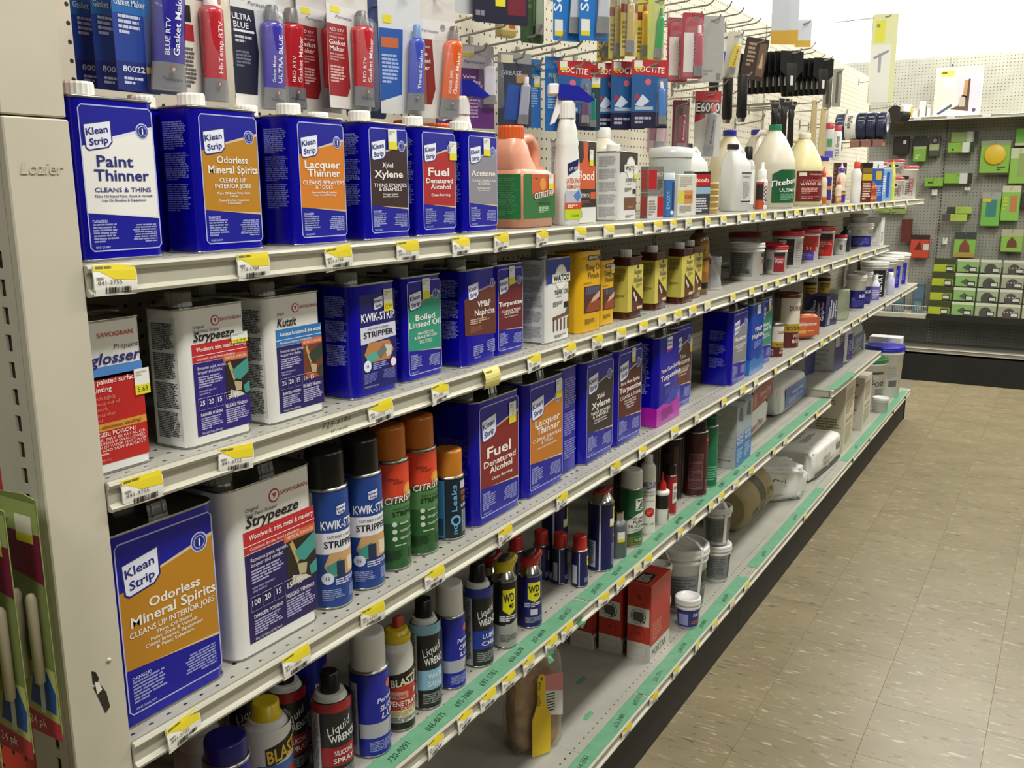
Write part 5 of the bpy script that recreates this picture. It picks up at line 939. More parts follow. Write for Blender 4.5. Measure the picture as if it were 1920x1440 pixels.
# middle shelf, beyond the gallon cans
def rock(p): p.R(0, .30, 1, 1, '#cfc8b6', 1); p.R(0, .30, 1, .47, '#a58f2a', 2); p.T('ROCK HARD', .62, .345, .075, '#2a2414', .5, 'c', .02); p.R(0, 0, 1, .30, '#57201b', 1); p.T('WATER', .68, .19, .08, '#d9c6b4', .34, 'c', .01); p.T('MASONRY', .7, .08, .08, '#d9c6b4', .4, 'c', .01); p.R(.08, .02, .28, .24, '#c9c4b4', 3); p.B(.1, .04, .26, .2, 9); p.T('DURHAMS', .66, .74, .09, '#4a2a20', .5, 'c', .01); p.R(0, .3, .22, 1, '#7a6f5c', 2)
cylthing('putty_can', 'large round cardboard putty can with yellow and maroon bands', 'can', 3.745, .965, DZ[3], [('bottom_rim', [(.050, 0), (.051, .002), (.050, .004)], '#6a2a24'), ('body', [(.050, .004), (.050, .20)], '#cfc8b6'), ('lid', [(.0515, .199), (.0515, .213), (.049, .216), (.047, .212)], M('#5a3424', .35, .3))], [('label', .0502, .0502, .004, .2, 200, rock)], 45)
cylthing('putty_can', 'small round cardboard putty can before the large one', 'can', 3.50, .94, DZ[3], [('bottom_rim', [(.030, 0), (.031, .002), (.030, .004)], '#6a2a24'), ('body', [(.030, .004), (.030, .118)], '#cfc8b6'), ('lid', [(.031, .117), (.031, .127), (.029, .129)], M('#8a857a', .3, .8))], [('label', .0302, .0302, .004, .118, 200, rock)], 40)
def pillow(n, w, d, h, m, name, t, ex=.45, bump=.004, seed=1, ez=.6):
    rnd = random.Random(seed); vs = []; fs = []; nu, nv = 40, 18
    sg = lambda a, e: math.copysign(abs(a)**e, a)
    for j in range(nv+1):
        ph = -PI/2+PI*j/nv
        for i in range(nu):
            th = 2*PI*i/nu; k = 1+rnd.uniform(-bump, bump)*6
            vs.append((w/2*sg(math.cos(ph), ez)*sg(math.cos(th), ex)*k, d/2*sg(math.cos(ph), ez)*sg(math.sin(th), ex)*k, max(.0003, h/2+h/2*sg(math.sin(ph), ez)*(1+rnd.uniform(-bump, bump)*8*abs(math.cos(ph))))))
    for j in range(nv):
        for i in range(nu): fs.append((j*nu+i, j*nu+(i+1) % nu, (j+1)*nu+(i+1) % nu, (j+1)*nu+i))
    return MB().add(vs, fs, m, True).build(name, t)
PAPER = nmat('bag_paper', '#cfcdc4', '#dad8d0', 14, .55, 0, .25)
t = thing('paste_bag', 'rounded pack lying flat with orange, green and gray print', 'bag', (3.95, .98, DZ[3]), -42)
pillow('x', .20, .10, .115, nmat('printed_film', '#b5623f', '#c06a46', 4, .3, 0, .1), 'film', t, .5, .002, 4)
p = on_front(.17, .075, .02, -.0495); p.G([(0, .0), (.3, .0), (.36, 1), (0, 1)], '#4f8f3c', 1); p.G([(.3, 0), (1, 0), (1, 1), (.36, 1)], '#b5583c', 1); p.T('Smoothie', .66, .55, .2, '#ece0d2', .5, 'c', .01, .1); p.A(.4, .12, .9, .3, 2, '#d2b33a'); p.end('label', t)
p = Print(.16, .07, lambda u, v, l: (-.08+u*.16, -.035+v*.07, .1145+l*EPS)); p.R(0, 0, 1, 1, '#4a473f', 1); p.R(.3, .25, .6, .75, '#c9c6bb', 2); p.end('top_label', t)
boxthing('navy_box', 'dark navy carton in shade beside the putty can', 'box', 3.98, 1.09, DZ[3], .10, .06, .2, '#1d1c33', lambda p: [p.T('Painter', .5, .3, .08, '#5a5a8a', .6), p.R(.7, .1, 1, .35, '#8a8a3a', 2)], None, None, -20)
def glove(p): p.R(0, 0, 1, 1, '#232144', 1); p.G([(.0, .55), (.42, 1), (0, 1)], '#3a3a6a', 2); p.G([(.15, .05), (.3, .6), (.4, .65), (.42, .3), (.38, .05)], '#8d8d96', 3); p.G([(.55, .2), (.62, .8), (.72, .7), (.74, .3)], '#a3a3aa', 3); p.T('Gloves', .5, .25, .10, '#dcdce6', .6, 'l', .01, 0, 90); p.T('GripPro', .9, .2, .10, '#dcdce6', .6, 'l', .01, 0, 90)
boxthing('glove_box', 'navy glove box with gray hands picture', 'box', 4.42, .935, DZ[3], .13, .10, .14, '#232144', glove, glove, None, -10)
t = thing('glove_bag', 'clear pouch hanging over the navy glove box corner', 'bag', (4.62, .945, DZ[3]), -30); pillow('x', .10, .05, .15, M('#a3a88c', .15, 0, .5), 'film', t, .25, .006, 9, .25)
for x, y, s in ((4.55, 1.07, 'yellow banded caulk cartridge left of the pair'), (4.80, 1.06, 'yellow banded caulk cartridge right of the pair')):
    cylthing('caulk_cartridge', s+' in the shade', 'tube', x, y, DZ[3], [('body', [(.03, 0), (.03, .2)], '#c9c6ba'), ('nozzle', [(.028, .2), (.016, .212), (.006, .25), (.004, .262)], '#c2c0b8')], [('label', .0302, .0302, .03, .185, 180, lambda p: [p.R(0, 0, 1, .55, '#a3822c', 1), p.R(0, .55, 1, .9, '#b8953a', 1), p.R(0, .9, 1, 1, '#1f1b15', 1), p.A(.2, .6, .8, .85, 3, '#5c4616')])], 60, 'yellow banded caulk cartridges')
def b620(p): p.R(.1, .02, .9, .92, '#1d1c6a', 1); p.C(.3, .5, .009, '#5a59a0', 2); p.T('620', .68, .58, .16, '#dfe0ea', .3, 'c', .02, .1); p.A(.25, .1, .85, .45, 6, '#4a4990')
WB = 'white buckets on the middle shelf'
bucket('slim white bucket with navy 620 label nearer the glove box', 5.06, .955, DZ[3], .045, .050, .182, '#d9d8d2', '#d9d8d2', b620, 62, 150, None, (.05, .62), .016, WB, 'plastic_bucket', 'bucket')
bucket('slim white bucket with navy 620 label second from the glove box', 5.28, .965, DZ[3], .045, .050, .182, '#d9d8d2', '#d9d8d2', b620, 62, 150, None, (.05, .62), .016, WB, 'plastic_bucket', 'bucket')
cylthing('squeeze_bottle', 'white bottle with purple print before the black label bucket', 'bottle', 5.48, .935, DZ[3], [('body', [(.024, 0), (.026, .003), (.026, .10), (.014, .12)], '#dad9e0'), ('cap', [(.014, .12), (.014, .145), (.011, .148)], '#e6e5e0')], [('label', .0262, .0262, .01, .095, 170, lambda p: [p.R(.2, 0, .9, .9, '#6a63a8', 1), p.A(.3, .1, .8, .7, 5, '#cfcde6')])], 65)
def henry(p): p.R(.2, 0, .66, 1, '#1c1a2a', 1); p.T('HENRY', .52, .08, .24, '#e6e4dc', .82, 'l', .02, 0, 90); p.R(.7, 0, .92, 1, '#a9a390', 1); p.A(.72, .3, .9, .95, 8, '#4a463a')
bucket('white bucket with black label lettered vertically', 5.72, .985, DZ[3], .070, .076, .205, '#d5d4cd', '#d5d4cd', henry, 44, 130, None, (.03, .78), .02, WB, 'plastic_bucket', 'bucket')
cylthing('squeeze_bottle', 'small white capped bottle between the far buckets', 'bottle', 5.885, .918, DZ[3], [('body', [(.022, 0), (.024, .003), (.024, .09), (.014, .11)], '#c3c1dc'), ('cap', [(.015, .11), (.015, .13), (.011, .133)], '#e6e5e0')], (), 65)
def bluel(p): p.R(.25, 0, .8, 1, '#24229a', 1); p.A(.35, .1, .75, .8, 8, '#6a68c9')
for i, (x, s) in enumerate(((6.05, 'white bucket with blue label right after the black label bucket'), (6.30, 'white bucket with blue label second from the shelf end'), (6.56, 'white bucket with blue label last on the middle shelf'))):
    bucket(s, x, .99, DZ[3], .070, .076, .205, '#d9d8d0', '#d9d8d0', bluel, 68, 130, None, (.03, .7), .02, WB, 'plastic_bucket', 'bucket')
for i, (x, s) in enumerate(((6.2, 'white bucket lid in the second row behind the blue label buckets'), (6.45, 'white bucket at the back of the middle shelf end'))):
    bucket(s, x, 1.15, DZ[3], .070, .076, .215, '#d5d4cc', '#d5d4cc', lambda p: [p.R(.3, .5, .5, .9, '#2c2b28', 1)], 68, 130, None, (.03, .9), .02, WB, 'plastic_bucket', 'bucket')
# taped shelf, boxes and bags
def epox(p):
    p.R(0, 0, 1, 1, '#3a6ba3', 1); p.R(0, .5, 1, .97, '#8d9aa3', 2); p.G([(.2, .75), (.8, .7), (.7, .95), (.3, .95)], '#4a5055', 3); p.T('INSTANT', .5, .44, .05, '#e6e9ec', .8, 'c', .01); p.T('PATCH', .5, .36, .06, '#e6e9ec', .7, 'c', .01); p.A(.15, .08, .85, .3, 5, '#8fb0d2')
def epoxs(p):
    p.R(0, 0, 1, 1, '#b5b5ae', 1)
    for i in range(5): p.R(.05, .18+.15*i, .95, .186+.15*i, '#8d8d87', 2); p.A(.1, .2+.15*i, .6, .27+.15*i, 2, '#c9c9c3')
    p.A(.3, .06, .9, .14, 2, '#7a7a75')
boxthing('patch_box', 'white and blue patching compound box, nearer of the pair', 'box', 3.03, .915, DZ[4], .088, .115, .218, '#b5b5ae', epox, epoxs, None, 0, 'white blue patching boxes')
boxthing('patch_box', 'white and blue patching compound box, farther of the pair', 'box', 3.128, .918, DZ[4], .088, .115, .222, '#b5b5ae', epox, epoxs, None, 0, 'white blue patching boxes')
t = thing('plaster_bag', 'white paper bag of plaster with red writing under the red bag', 'bag', (3.50, .99, DZ[4]), 4); pillow('x', .40, .17, .10, PAPER, 'paper', t, .22, .005, 3, .3)
p = on_front(.30, .06, .012, -.0868, -.0); p.T('Plaster of Paris', .4, .25, .42, '#8f2420', .7, 'c', .015, .2); p.end('label', t); t.children[0].location = (0, 0, 0)
for o in t.children: o.location = (0, .085, 0)
t = thing('plaster_bag', 'red and white paper bag on top of the white plaster bag', 'bag', (3.53, .985, DZ[4]+.1035), 4); pillow('x', .40, .17, .10, PAPER, 'paper', t, .22, .005, 5, .3)
p = on_front(.36, .075, .012, -.0872, 0); p.R(0, 0, 1, 1, '#8f2c2c', 1); p.R(.06, .15, .2, .8, '#b3605a', 2); p.T('Perma Stop', .62, .4, .3, '#dcc6bf', .55, 'c', .01, .1); p.A(.5, .12, .9, .3, 2, '#c99a92'); p.end('label', t)
for o in t.children: o.location = (0, .085, 0)
t = thing('mix_bag', 'white paper bag with blue side panel and black square', 'bag', (4.0, .985, DZ[4]), 0); pillow('x', .46, .2, .13, PAPER, 'paper', t, .2, .005, 8, .26)
p = on_front(.36, .085, .018, -.1025, .03); p.R(.05, 0, 1, 1, '#4a5f9a', 1); p.T('ready mix', .6, .55, .2, '#cfd6e6', .5, 'c', .01, .1); p.A(.2, .15, .9, .42, 3, '#9aa8cf'); p.end('label', t)
p = on_left(.11, .09, -.236, .02, -.055); p.R(.0, 0, 1, 1, '#1f1e1c', 1); p.R(.25, .3, .75, .75, '#d6d5ce', 2); p.R(.35, .4, .65, .65, '#1f1e1c', 3); p.end('black_square', t)
for o in t.children: o.location = (0, .1, 0)
# short shelf
def bwbox(p): p.R(0, .0, 1, .55, '#2f2b63', 1); p.R(0, .55, 1, .92, '#2a2838', 1); p.R(.08, .58, .5, .86, '#a3a4a8', 2); p.A(.55, .6, .95, .85, 4, '#8a8a9a')
boxthing('grout_box', 'blue and white box at the near end of the short shelf', 'box', 4.60, 1.06, DZ[6], .15, .12, .19, '#c9c8c3', bwbox, lambda p: p.A(.2, .1, .8, .8, 6, '#aaa9a4'), None, -6, 'blue white boxes on the short shelf')
boxthing('grout_box', 'blue and white box in the middle of the short shelf', 'box', 4.80, .965, DZ[6], .15, .12, .205, '#c9c8c3', bwbox, lambda p: p.A(.2, .1, .8, .8, 6, '#aaa9a4'), None, -6, 'blue white boxes on the short shelf')
t = thing('grout_bag', 'shiny blue and white bag standing on the short shelf', 'bag', (4.99, .955, DZ[6]), -8); pillow('x', .12, .09, .21, M('#c3c3c4', .22), 'film', t, .4, .003, 12, .4)
p = on_front(.08, .15, .02, -.0465); p.R(.2, 0, 1, .9, '#332f78', 1); p.A(.3, .2, .9, .7, 6, '#8f8cc0'); p.end('label', t)
for o in t.children: o.location = (0, .045, 0)
t = thing('grout_bag', 'gray lying bag at the far end of the short shelf', 'bag', (5.28, .965, DZ[6]), 0); pillow('x', .38, .2, .175, nmat('grey_film', '#9b9b9a', '#a8a8a8', 12, .35, 0, .2), 'film', t, .4, .003, 15, .5)
p = on_front(.28, .09, .03, -.1, .02); p.R(0, 0, 1, 1, '#5c6376', 1); p.T('GROUT', .5, .45, .3, '#b9bfcc', .6, 'c', .01); p.A(.2, .12, .8, .35, 3, '#9aa0b0'); p.end('label', t)
for o in t.children: o.location = (0, .1, 0)
# bottom shelf
t = thing('knife_bag', 'clear bag of amber filler powder with a yellow putty knife on it', 'bag', (1.765, .985, DZ[5]), -36)
pillow('x', .115, .075, .215, M('#c9c4b0', .1, 0, .26), 'film', t, .4, .010, 21, .22); pillow('x', .10, .06, .165, nmat('amber_powder', '#7a421a', '#c08a2c', 26, .6, 0, .3), 'filler', t, .4, .012, 22, .25)
MB().loft([(.20, .07, .012), (.235, .10, .004), (.255, .115, .002)], CLOUD, 0, .0, .002).build('bag_top', t)
MB().extr([(-.021, .002), (.021, .006), (.021, .085), (.013, .105), (.009, .118), (.009, .168), (.005, .176), (-.005, .176), (-.009, .168), (-.009, .118), (-.013, .105), (-.021, .083)], 'y', -.051, -.048, M('#dcb91f', .4)).build('putty_knife', t)
kp = on_front(.042, .18, 0, -.0512); kp.T('ALLWAY TOOLS', .44, .62, .09, '#4a3c10', .28, 'l', 0, 0, 90); kp.C(.5, .935, .0022, '#7a4a2a', 2, 10, .0045); kp.end('knife_print', t)
p = on_front(.042, .085, .085, -.045, .031); p.G([(0, .62), (1, .52), (1, 1), (0, 1)], '#c77f80', 1); p.G([(0, 0), (1, -.1), (1, .52), (0, .62)], '#d2d0c9', 1)
for k in range(7): p.R(.08, .08+.07*k, .55, .11+.07*k, '#2c2a28', 3)
p.end('paper_label', t); t.scale = (1.15, 1.15, 1.22)
for o in t.children: o.location = (0, .05, 0)
def redbox(p):
    p.R(0, .235, 1, 1, '#b53322', 1); p.R(0, .46, .94, .70, '#d0cdc4', 2); p.C(.47, .58, .024, '#4a4844', 3, 20); p.C(.47, .58, .022, '#c9c6bd', 4, 20); p.G([(.22, .56), (.3, .52), (.62, .51), (.72, .55), (.7, .62), (.6, .645), (.3, .635), (.22, .61)], '#4f4d49', 5); p.C(.58, .515, .003, '#1f1e1c', 6); p.C(.72, .52, .003, '#1f1e1c', 6)
    p.C(.47, .83, .024, '#7a2018', 3, 20); p.C(.47, .83, .0225, '#b53322', 4, 20); p.G([(.3, .85), (.5, .88), (.66, .82), (.5, .79)], '#8a261c', 5); p.C(.47, .345, .022, '#7a2018', 3, 20); p.C(.47, .345, .0205, '#b53322', 4, 20); p.G([(.3, .34), (.5, .39), (.66, .33)], '#8a261c', 5); p.R(0, 0, 1, .235, '#c3c0b6', 1); p.F(.15, .06, .85, .18, .001, '#9a988f', 2)
def redf(p): p.R(0, .2, 1, 1, '#a82c1e', 1); p.R(0, 0, 1, .2, '#c3c0b6', 1); p.T('MORTAR', .45, .05, .10, '#4a4844', .7); p.A(.1, .25, .6, .5, 6, '#c2705f')
RB = 'red and white mortar boxes'
for x, y, s in ((2.392, .935, 'frontmost red and white box on the bottom shelf'), (2.392, 1.026, 'middle red and white box on the bottom shelf'), (2.375, 1.112, 'rearmost red and white box on the bottom shelf')):
    boxthing('mortar_box', s, 'box', x, y, DZ[5], .15, .072, .235, '#b53322', redf, redbox, lambda p: [p.R(.1, .25, .6, .85, '#26221e', 1), p.A(.15, .3, .55, .8, 5, '#b9b6aa', l=3)], 0, RB)
def tubg(p): p.R(0, 0, .72, .9, '#7a7b7c', 1); p.A(.05, .08, .66, .85, 9, '#58595a'); p.R(.74, .66, .98, .95, '#1d1d1e', 2); p.R(.74, 0, .98, .62, '#55585c', 2); p.R(.78, .1, .94, .5, '#a3a4a4', 3); p.B(.79, .12, .93, .48, 6)
WT = 'white lidded tubs on the bottom shelf'
bucket('large white lidded bucket with pull strap and gray label', 2.735, 1.008, DZ[5], .078, .090, .215, '#cfcec8', '#cfcec8', tubg, 52, 150, (.5, .9, .004), (.08, .66), .03, WT, 'plastic_bucket', 'bucket', 1.05, 22)
bucket('small white lidded tub, lower one of the stack before the brown roll', 2.99, .968, DZ[5], .040, .048, .135, '#cfcec8', '#cfcec8', tubg, 50, 160, None, (.1, .8), .02, WT, 'plastic_tub', 'tub', 1.08)
bucket('small white lidded tub, upper one of the stack before the brown roll', 2.99, .972, DZ[5]+.136, .040, .048, .135, '#cfcec8', '#cfcec8', tubg, 46, 160, None, (.1, .8), .02, WT, 'plastic_tub', 'tub', 1.08, 34)
bucket('small white tub with purple label before the large bucket', 2.602, .928, DZ[5], .032, .038, .098, '#d3d2cc', '#d3d2cc', lambda p: [p.R(0, 0, 1, .9, '#2c2a70', 1), p.R(.06, .1, .36, .7, '#8f92c9', 2), p.T('PATCH', .7, .55, .18, '#d6d9ea', .4, 'c', .015, .1), p.A(.45, .15, .9, .35, 2, '#b5604a')], 42, 170, None, (.08, .72), .02, WT, 'plastic_tub', 'tub', 1.07)
bucket('gray labelled tub, lower one of the stack behind the red box', 2.545, 1.0, DZ[5], .030, .034, .105, '#cfcec8', '#cfcec8', tubg, 40, 160, None, (.1, .8), .018, WT, 'plastic_tub', 'tub', 1.07)
bucket('dark labelled tub, upper one of the stack behind the red box', 2.545, 1.0, DZ[5]+.106, .030, .034, .105, '#cfcec8', '#cfcec8', lambda p: p.R(0, 0, 1, .9, '#3a3a3e', 1), 40, 160, None, (.1, .8), .018, WT, 'plastic_tub', 'tub', 1.07)
t = thing('kraft_roll', 'brown paper wrapped roll lying on the bottom shelf', 'roll', (3.62, 1.085, DZ[5])); KR = nmat('kraft_paper', '#8f8058', '#9c8c62', 12, .7, 0, .15)
def hcyl(r, prof, m, name, t, dz=0):
    return MB().skin([[(x, rr*math.sin(2*PI*i/26)*k, dz+r+rr*-math.cos(2*PI*i/26)*k) for i in range(26)] for x, rr, k in prof], m).build(name, t)
R_ = .095
hcyl(R_, [(-.18, R_*.82, 1), (-.165, R_, 1), (-.02, R_*1.0, 1)], KR, 'left_wrap', t); hcyl(R_, [(-.02, R_*.985, 1), (.055, R_*.985, 1)], nmat('dark_band', '#4f4a3c', '#5a5444', 20, .6), 'dark_band', t); hcyl(R_, [(.055, R_, 1), (.17, R_, 1), (.185, R_*.85, 1)], KR, 'right_wrap', t)
p = Print(.34, .2, lambda u, v, l: (-.17+u*.34, -(R_+l*EPS*2+.0004)*math.cos((v-.5)*2.2), R_+(R_+l*EPS*2+.0004)*math.sin((v-.5)*2.2)))
p.T('SWAN', .24, .32, .16, '#4a3c20', .3, 'c', .01); p.T('ULTRA', .82, .52, .12, '#4a3c20', .24, 'c', .005); p.T('STIX', .82, .34, .12, '#4a3c20', .2, 'c', .005); p.T('Tuffweave', .5, .45, .08, '#9a9078', .16, 'c', 0, .2); p.end('print', t)
t = thing('crumpled_bag', 'crumpled white paper bag slumped beside the brown roll', 'bag', (3.98, 1.06, DZ[5]), -50); pillow('x', .26, .19, .16, PAPER, 'paper', t, .4, .02, 31, .4)
p = on_front(.12, .06, .06, -.098); p.T('Dri', .5, .4, .4, '#4a4844', .5); p.A(.2, .05, .8, .3, 2, '#8a8882'); p.end('label', t)
t = thing('cement_bag', 'white paper bag with black stripe lying on the bottom shelf', 'bag', (4.50, 1.06, DZ[5]), -3); pillow('x', .52, .27, .145, PAPER, 'paper', t, .2, .006, 33, .26)
p = on_front(.42, .1, .012, -.1385, .01); p.R(0, 0, 1, .2, '#2c2a26', 1); p.T('QUICK SET', .42, .55, .2, '#4a4844', .3, 'c', .01); p.A(.3, .3, .75, .48, 2, '#8a8882'); p.R(.82, .6, .97, .95, '#7a6a78', 2); p.end('label', t)
p = Print(.4, .18, lambda u, v, l: (-.2+u*.4, -.09+v*.18, .1475+l*EPS)); p.T('SANDED MIX', .5, .5, .14, '#6a6862', .5); p.A(.3, .2, .8, .4, 3, '#8d8b85'); p.end('top_print', t)
def cart(p): p.A(.1, .55, .9, .9, 8, '#8a8268'); p.T('WALL PATCH', .5, .42, .05, '#6a624a', .7); p.A(.15, .1, .85, .38, 6, '#a39a7e'); p.R(.3, .12, .7, .36, '#b9b198', 2)
boxthing('compound_carton', 'tall cream carton with brown print on the bottom shelf', 'carton', 4.955, .925, DZ[5], .225, .28, .36, '#c3bba3', cart, lambda p: [p.A(.5, .3, .95, .5, 5, '#7a725a'), p.A(.2, .6, .9, .9, 7, '#8d856c')], None, 0)
boxthing('compound_carton', 'narrower cream carton behind the tall cream carton', 'carton', 5.48, .93, DZ[5], .22, .25, .30, '#c3bba9', cart, lambda p: p.A(.1, .1, .9, .9, 10, '#8d7a6c'), None, 0)
def allp(p): p.R(.15, .82, .85, .9, '#4a3a30', 1); p.T('ALL', .4, .60, .16, '#33302c', .32, 'c', .015); p.T('PURPOSE', .52, .40, .16, '#33302c', .74, 'c', .015); p.R(.6, .05, .85, .3, '#7a7872', 1)
bucket('white all purpose bucket with green lid and wire handle', 6.08, 1.035, DZ[5], .095, .105, .30, '#1f6a35', '#cfcdc5', allp, 66, 120, (.55, -1.1, .0035), (.2, .8), .022, None, 'plastic_bucket', 'bucket')
bucket('white bucket with glossy blue lid at the far bottom', 6.40, 1.0, DZ[5], .105, .118, .335, '#2222a0', '#d5d4cc', lambda p: [p.A(.5, .3, .8, .7, 8, '#9a9890'), p.R(.55, .05, .8, .25, '#5a5a60', 1)], 68, 120, None, (.2, .8), .03, None, 'plastic_bucket', 'bucket')
bucket('small low white bucket before the all purpose bucket', 5.905, .925, DZ[5], .042, .046, .09, '#d5d4cc', '#c9c7be', None, 60, 120, None, (.2, .8), .015, None, 'plastic_bucket', 'bucket')
boxthing('white_carton', 'white carton with gray prints last on the bottom shelf', 'carton', 6.62, .93, DZ[5], .12, .2, .36, '#cfcdc6', lambda p: [p.R(.2, .15, .7, .35, '#7a7a7c', 1), p.A(.2, .5, .8, .9, 8, '#a3a29c')], lambda p: p.A(.15, .5, .85, .9, 8, '#a3a29c'), None, 0)
t = thing('foam_sheets', 'pale crumpled wrapped sheets lying behind the blue lid bucket', 'bag', (6.32, 1.19, DZ[5]+.0), 0); pillow('x', .46, .095, .40, PAPER, 'wrap', t, .3, .006, 41, .3)
# ================================================================== hanging goods on the pegboard
def hook(x, z, yt, zt, label, group='wire hooks on the pegboard'):
    t = thing('peg_hook', label, 'hook', (x, 1.25, z), 0, group)
    L_ = 1.25-yt; dz = zt-z
    MB().tube([(0, -.002, .012), (0, -.006, .004), (0, -.012, 0), (0, -L_+.02, dz*.45), (0, -L_+.008, dz*.75), (0, -L_, dz+.006)], .0028, WIRE, 7).build('wire', t)
    MB().bbox(-.008, .008, -.004, 0, -.012, .028, WIRE, .001).build('back_plate', t)
EH = [(1.794, 1.916, 1.144, 1.937), (1.804, 1.886, 1.079, 1.919), (1.901, 1.877, 1.059, 1.908), (1.965, 1.866, 1.035, 1.902), (2.114, 1.879, 1.061, 1.914), (2.303, 1.9, 1.096, 1.925), (2.427, 1.893, 1.092, 1.92), (2.494, 1.889, 1.089, 1.909)]
EN = ['shortest top hook at the left above the purple packs', 'upper empty hook above the purple packs', 'empty hook above the dark grease pack', 'empty hook above the blue trigger bottle', 'empty hook above the small blue packs', 'empty hook above the leftmost red blue packs', 'empty hook above the middle red blue packs', 'empty hook carrying no pack over the red blue stack']
for e, s in zip(EH, EN): hook(*e, s)
ORD = ['first', 'second', 'third', 'fourth', 'fifth', 'sixth', 'seventh', 'eighth', 'ninth', 'tenth', 'eleventh', 'last']; HN = 0
for e in [(2.969, 2.13, 1.11, 2.146), (3.014, 2.117, 1.056, 2.14), (3.109, 2.106, 1.031, 2.143), (3.389, 2.145, 1.079, 2.172), (3.67, 2.17, 1.132, 2.183), (3.703, 2.163, 1.111, 2.186), (3.871, 2.153, 1.09, 2.176), (3.921, 2.147, 1.131, 2.16), (4.253, 2.124, 1.035, 2.162), (4.69, 2.173, 1.139, 2.188), (4.743, 2.154, 1.108, 2.171), (6.261, 2.191, 1.096, 2.213)]:
    hook(*e, 'thin wire hook high on the far pegboard, %s from the left' % ORD[HN], 'empty hooks high on the far pegboard'); HN += 1
HN = 0
for e in [(3.185, 1.942, 1.198, 1.949), (3.274, 1.927, 1.152, 1.938), (3.165, 1.885, 1.052, 1.908), (3.376, 1.876, 1.078, 1.904), (3.87, 1.81, 1.126, 1.843), (5.885, 1.926, 1.118, 1.962), (5.899, 1.786, 1.065, 1.814), (6.655, 2.059, 1.088, 2.084)]:
    hook(*e, 'thin wire hook at mid height on the far pegboard, %s of eight' % ORD[HN], 'empty hooks at mid height on the far pegboard'); HN += 1

def pack(label, x, y, zt, zb, w, rz, col, fn=None, tubes=(), group=None, bub=None, name='blister_pack', th=.0008, tilt=0, hk=True, cat='blister pack', vs=1.0):
    h = zt-zb; t = thing(name, label, cat, (x, y, zt), rz, group, 0, tilt)
    r = min(.006, w*.12); o = []
    for cx, cz, a in ((w/2-r, -r, 0), (-w/2+r, -r, 90), (-w/2+r, -h+r, 180), (w/2-r, -h+r, 270)):
        for i in range(4): q = math.radians(a+30*i); o.append((cx+r*math.cos(q), cz+r*math.sin(q)))
    MB().extr(o, 'y', 0, th, M(col, .4) if isinstance(col, str) else col).build('card', t)
    p = on_front(w, h*vs, -h); p.C(.5, (1-.014/h)/vs, .005, '#55524a', 2, 10, .0025)
    if fn: fn(p)
    p.end('print', t)
    for q in tubes:
        u, tw, v0, v1, bc, cc, txt, tc = q[:8]; x0 = -w/2+u*w; z0 = -h+v0*h*vs; z1 = -h+v1*h*vs; H_ = z1-z0; an = q[8] if len(q) > 8 else 0
        ty = -.0105
        rows = [(z0, tw*.52, .0012), (z0+H_*.05, tw*.52, .0014), (z0+H_*.3, tw*.47, tw*.2), (z0+H_*.78, tw*.43, tw*.36), (z0+H_*.82, tw*.40, tw*.36), (z0+H_*.845, tw*.2, tw*.2)]
        def ring(z_, a, b): 
            s = math.tan(math.radians(an))*(z_-z0); return [(x0+s+a*math.cos(2*PI*i/14), ty+b*math.sin(2*PI*i/14), z_) for i in range(14)]
        k = len(q) > 9 and q[9]
        tb = MB(); tb.skin([ring(*g) for g in rows], M(bc, .25)).build('tube', t)
        MB().skin([ring(z0-.0004, tw*.54, .0026), ring(z0+H_*.05, tw*.54, .0026), ring(z0+H_*.20, tw*.505, tw*.155)], M('#8d8d90', .3, .4), True, True).build('crimp', t)
        MB().skin([ring(z0+H_*.845, tw*.24, tw*.24), ring(z0+H_*.99, tw*.20, tw*.20), ring(z1, tw*.17, tw*.17)], M(cc, .35)).build('tube_cap', t)
        if txt:
            tp = Print(tw, H_, lambda u_, v_, l_: (x0+math.tan(math.radians(an))*v_*H_+(u_-.5)*tw, ty-tw*(.10+.27*v_)*math.sqrt(max(.05, 1-(2*u_-1)**2))-l_*EPS-.0012, z0+v_*H_))
            s1, s2 = txt.split('|') if '|' in txt else ('', txt); tp.T(s2, .66, .25, .5*tw*.38/H_, tc, .46, 'l', .01, 0, 90); tp.T(s1, .36, .25, .5*tw*.26/H_, tc, .26, 'l', .005, 0, 90) if s1 else None
            tp.C(.5, .15, tw*.09, '#8a4a3c', 6); tp.C(.5, .15, tw*.05, '#a3a3a6', 7); tp.T('Permatex', .5, .065, .5*tw*.2/H_, '#2c2c34', .62, 'c', .005, .2, 0, 6) if '|' in txt else None; tp.end('tube_print', t)
    if bub:
        u0, v0, u1, v1, dp = bub
        h2 = h*vs; MB().loft([(-h+v0*h2, (u1-u0)*w*.9, dp*.6), (-h+v0*h2+.004, (u1-u0)*w, dp), (-h+v1*h2-.008, (u1-u0)*w*.9, dp), (-h+v1*h2, (u1-u0)*w*.7, dp*.5)], CLEAR, -w/2+(u0+u1)/2*w, -dp/2-.0002, .006, 3).build('bubble', t)
    if hk:
        q = 1.25-y; m = MB().tube([(0, .0, 0), (0, q-.01, -.004), (0, q-.002, 0)], .0025, WIRE, 6)
        m.tube([(0, 0, 0), (0, -.02, .004), (0, -.026, .016)], .0025, WIRE, 6)
        o = m.build('peg_hook'); o.location = (x, y, zt-.0145); tag(o, 'wire hook behind the '+' '.join(label.split()[:11]).rstrip(','), 'hook', 'wire hooks carrying packs')
    return t
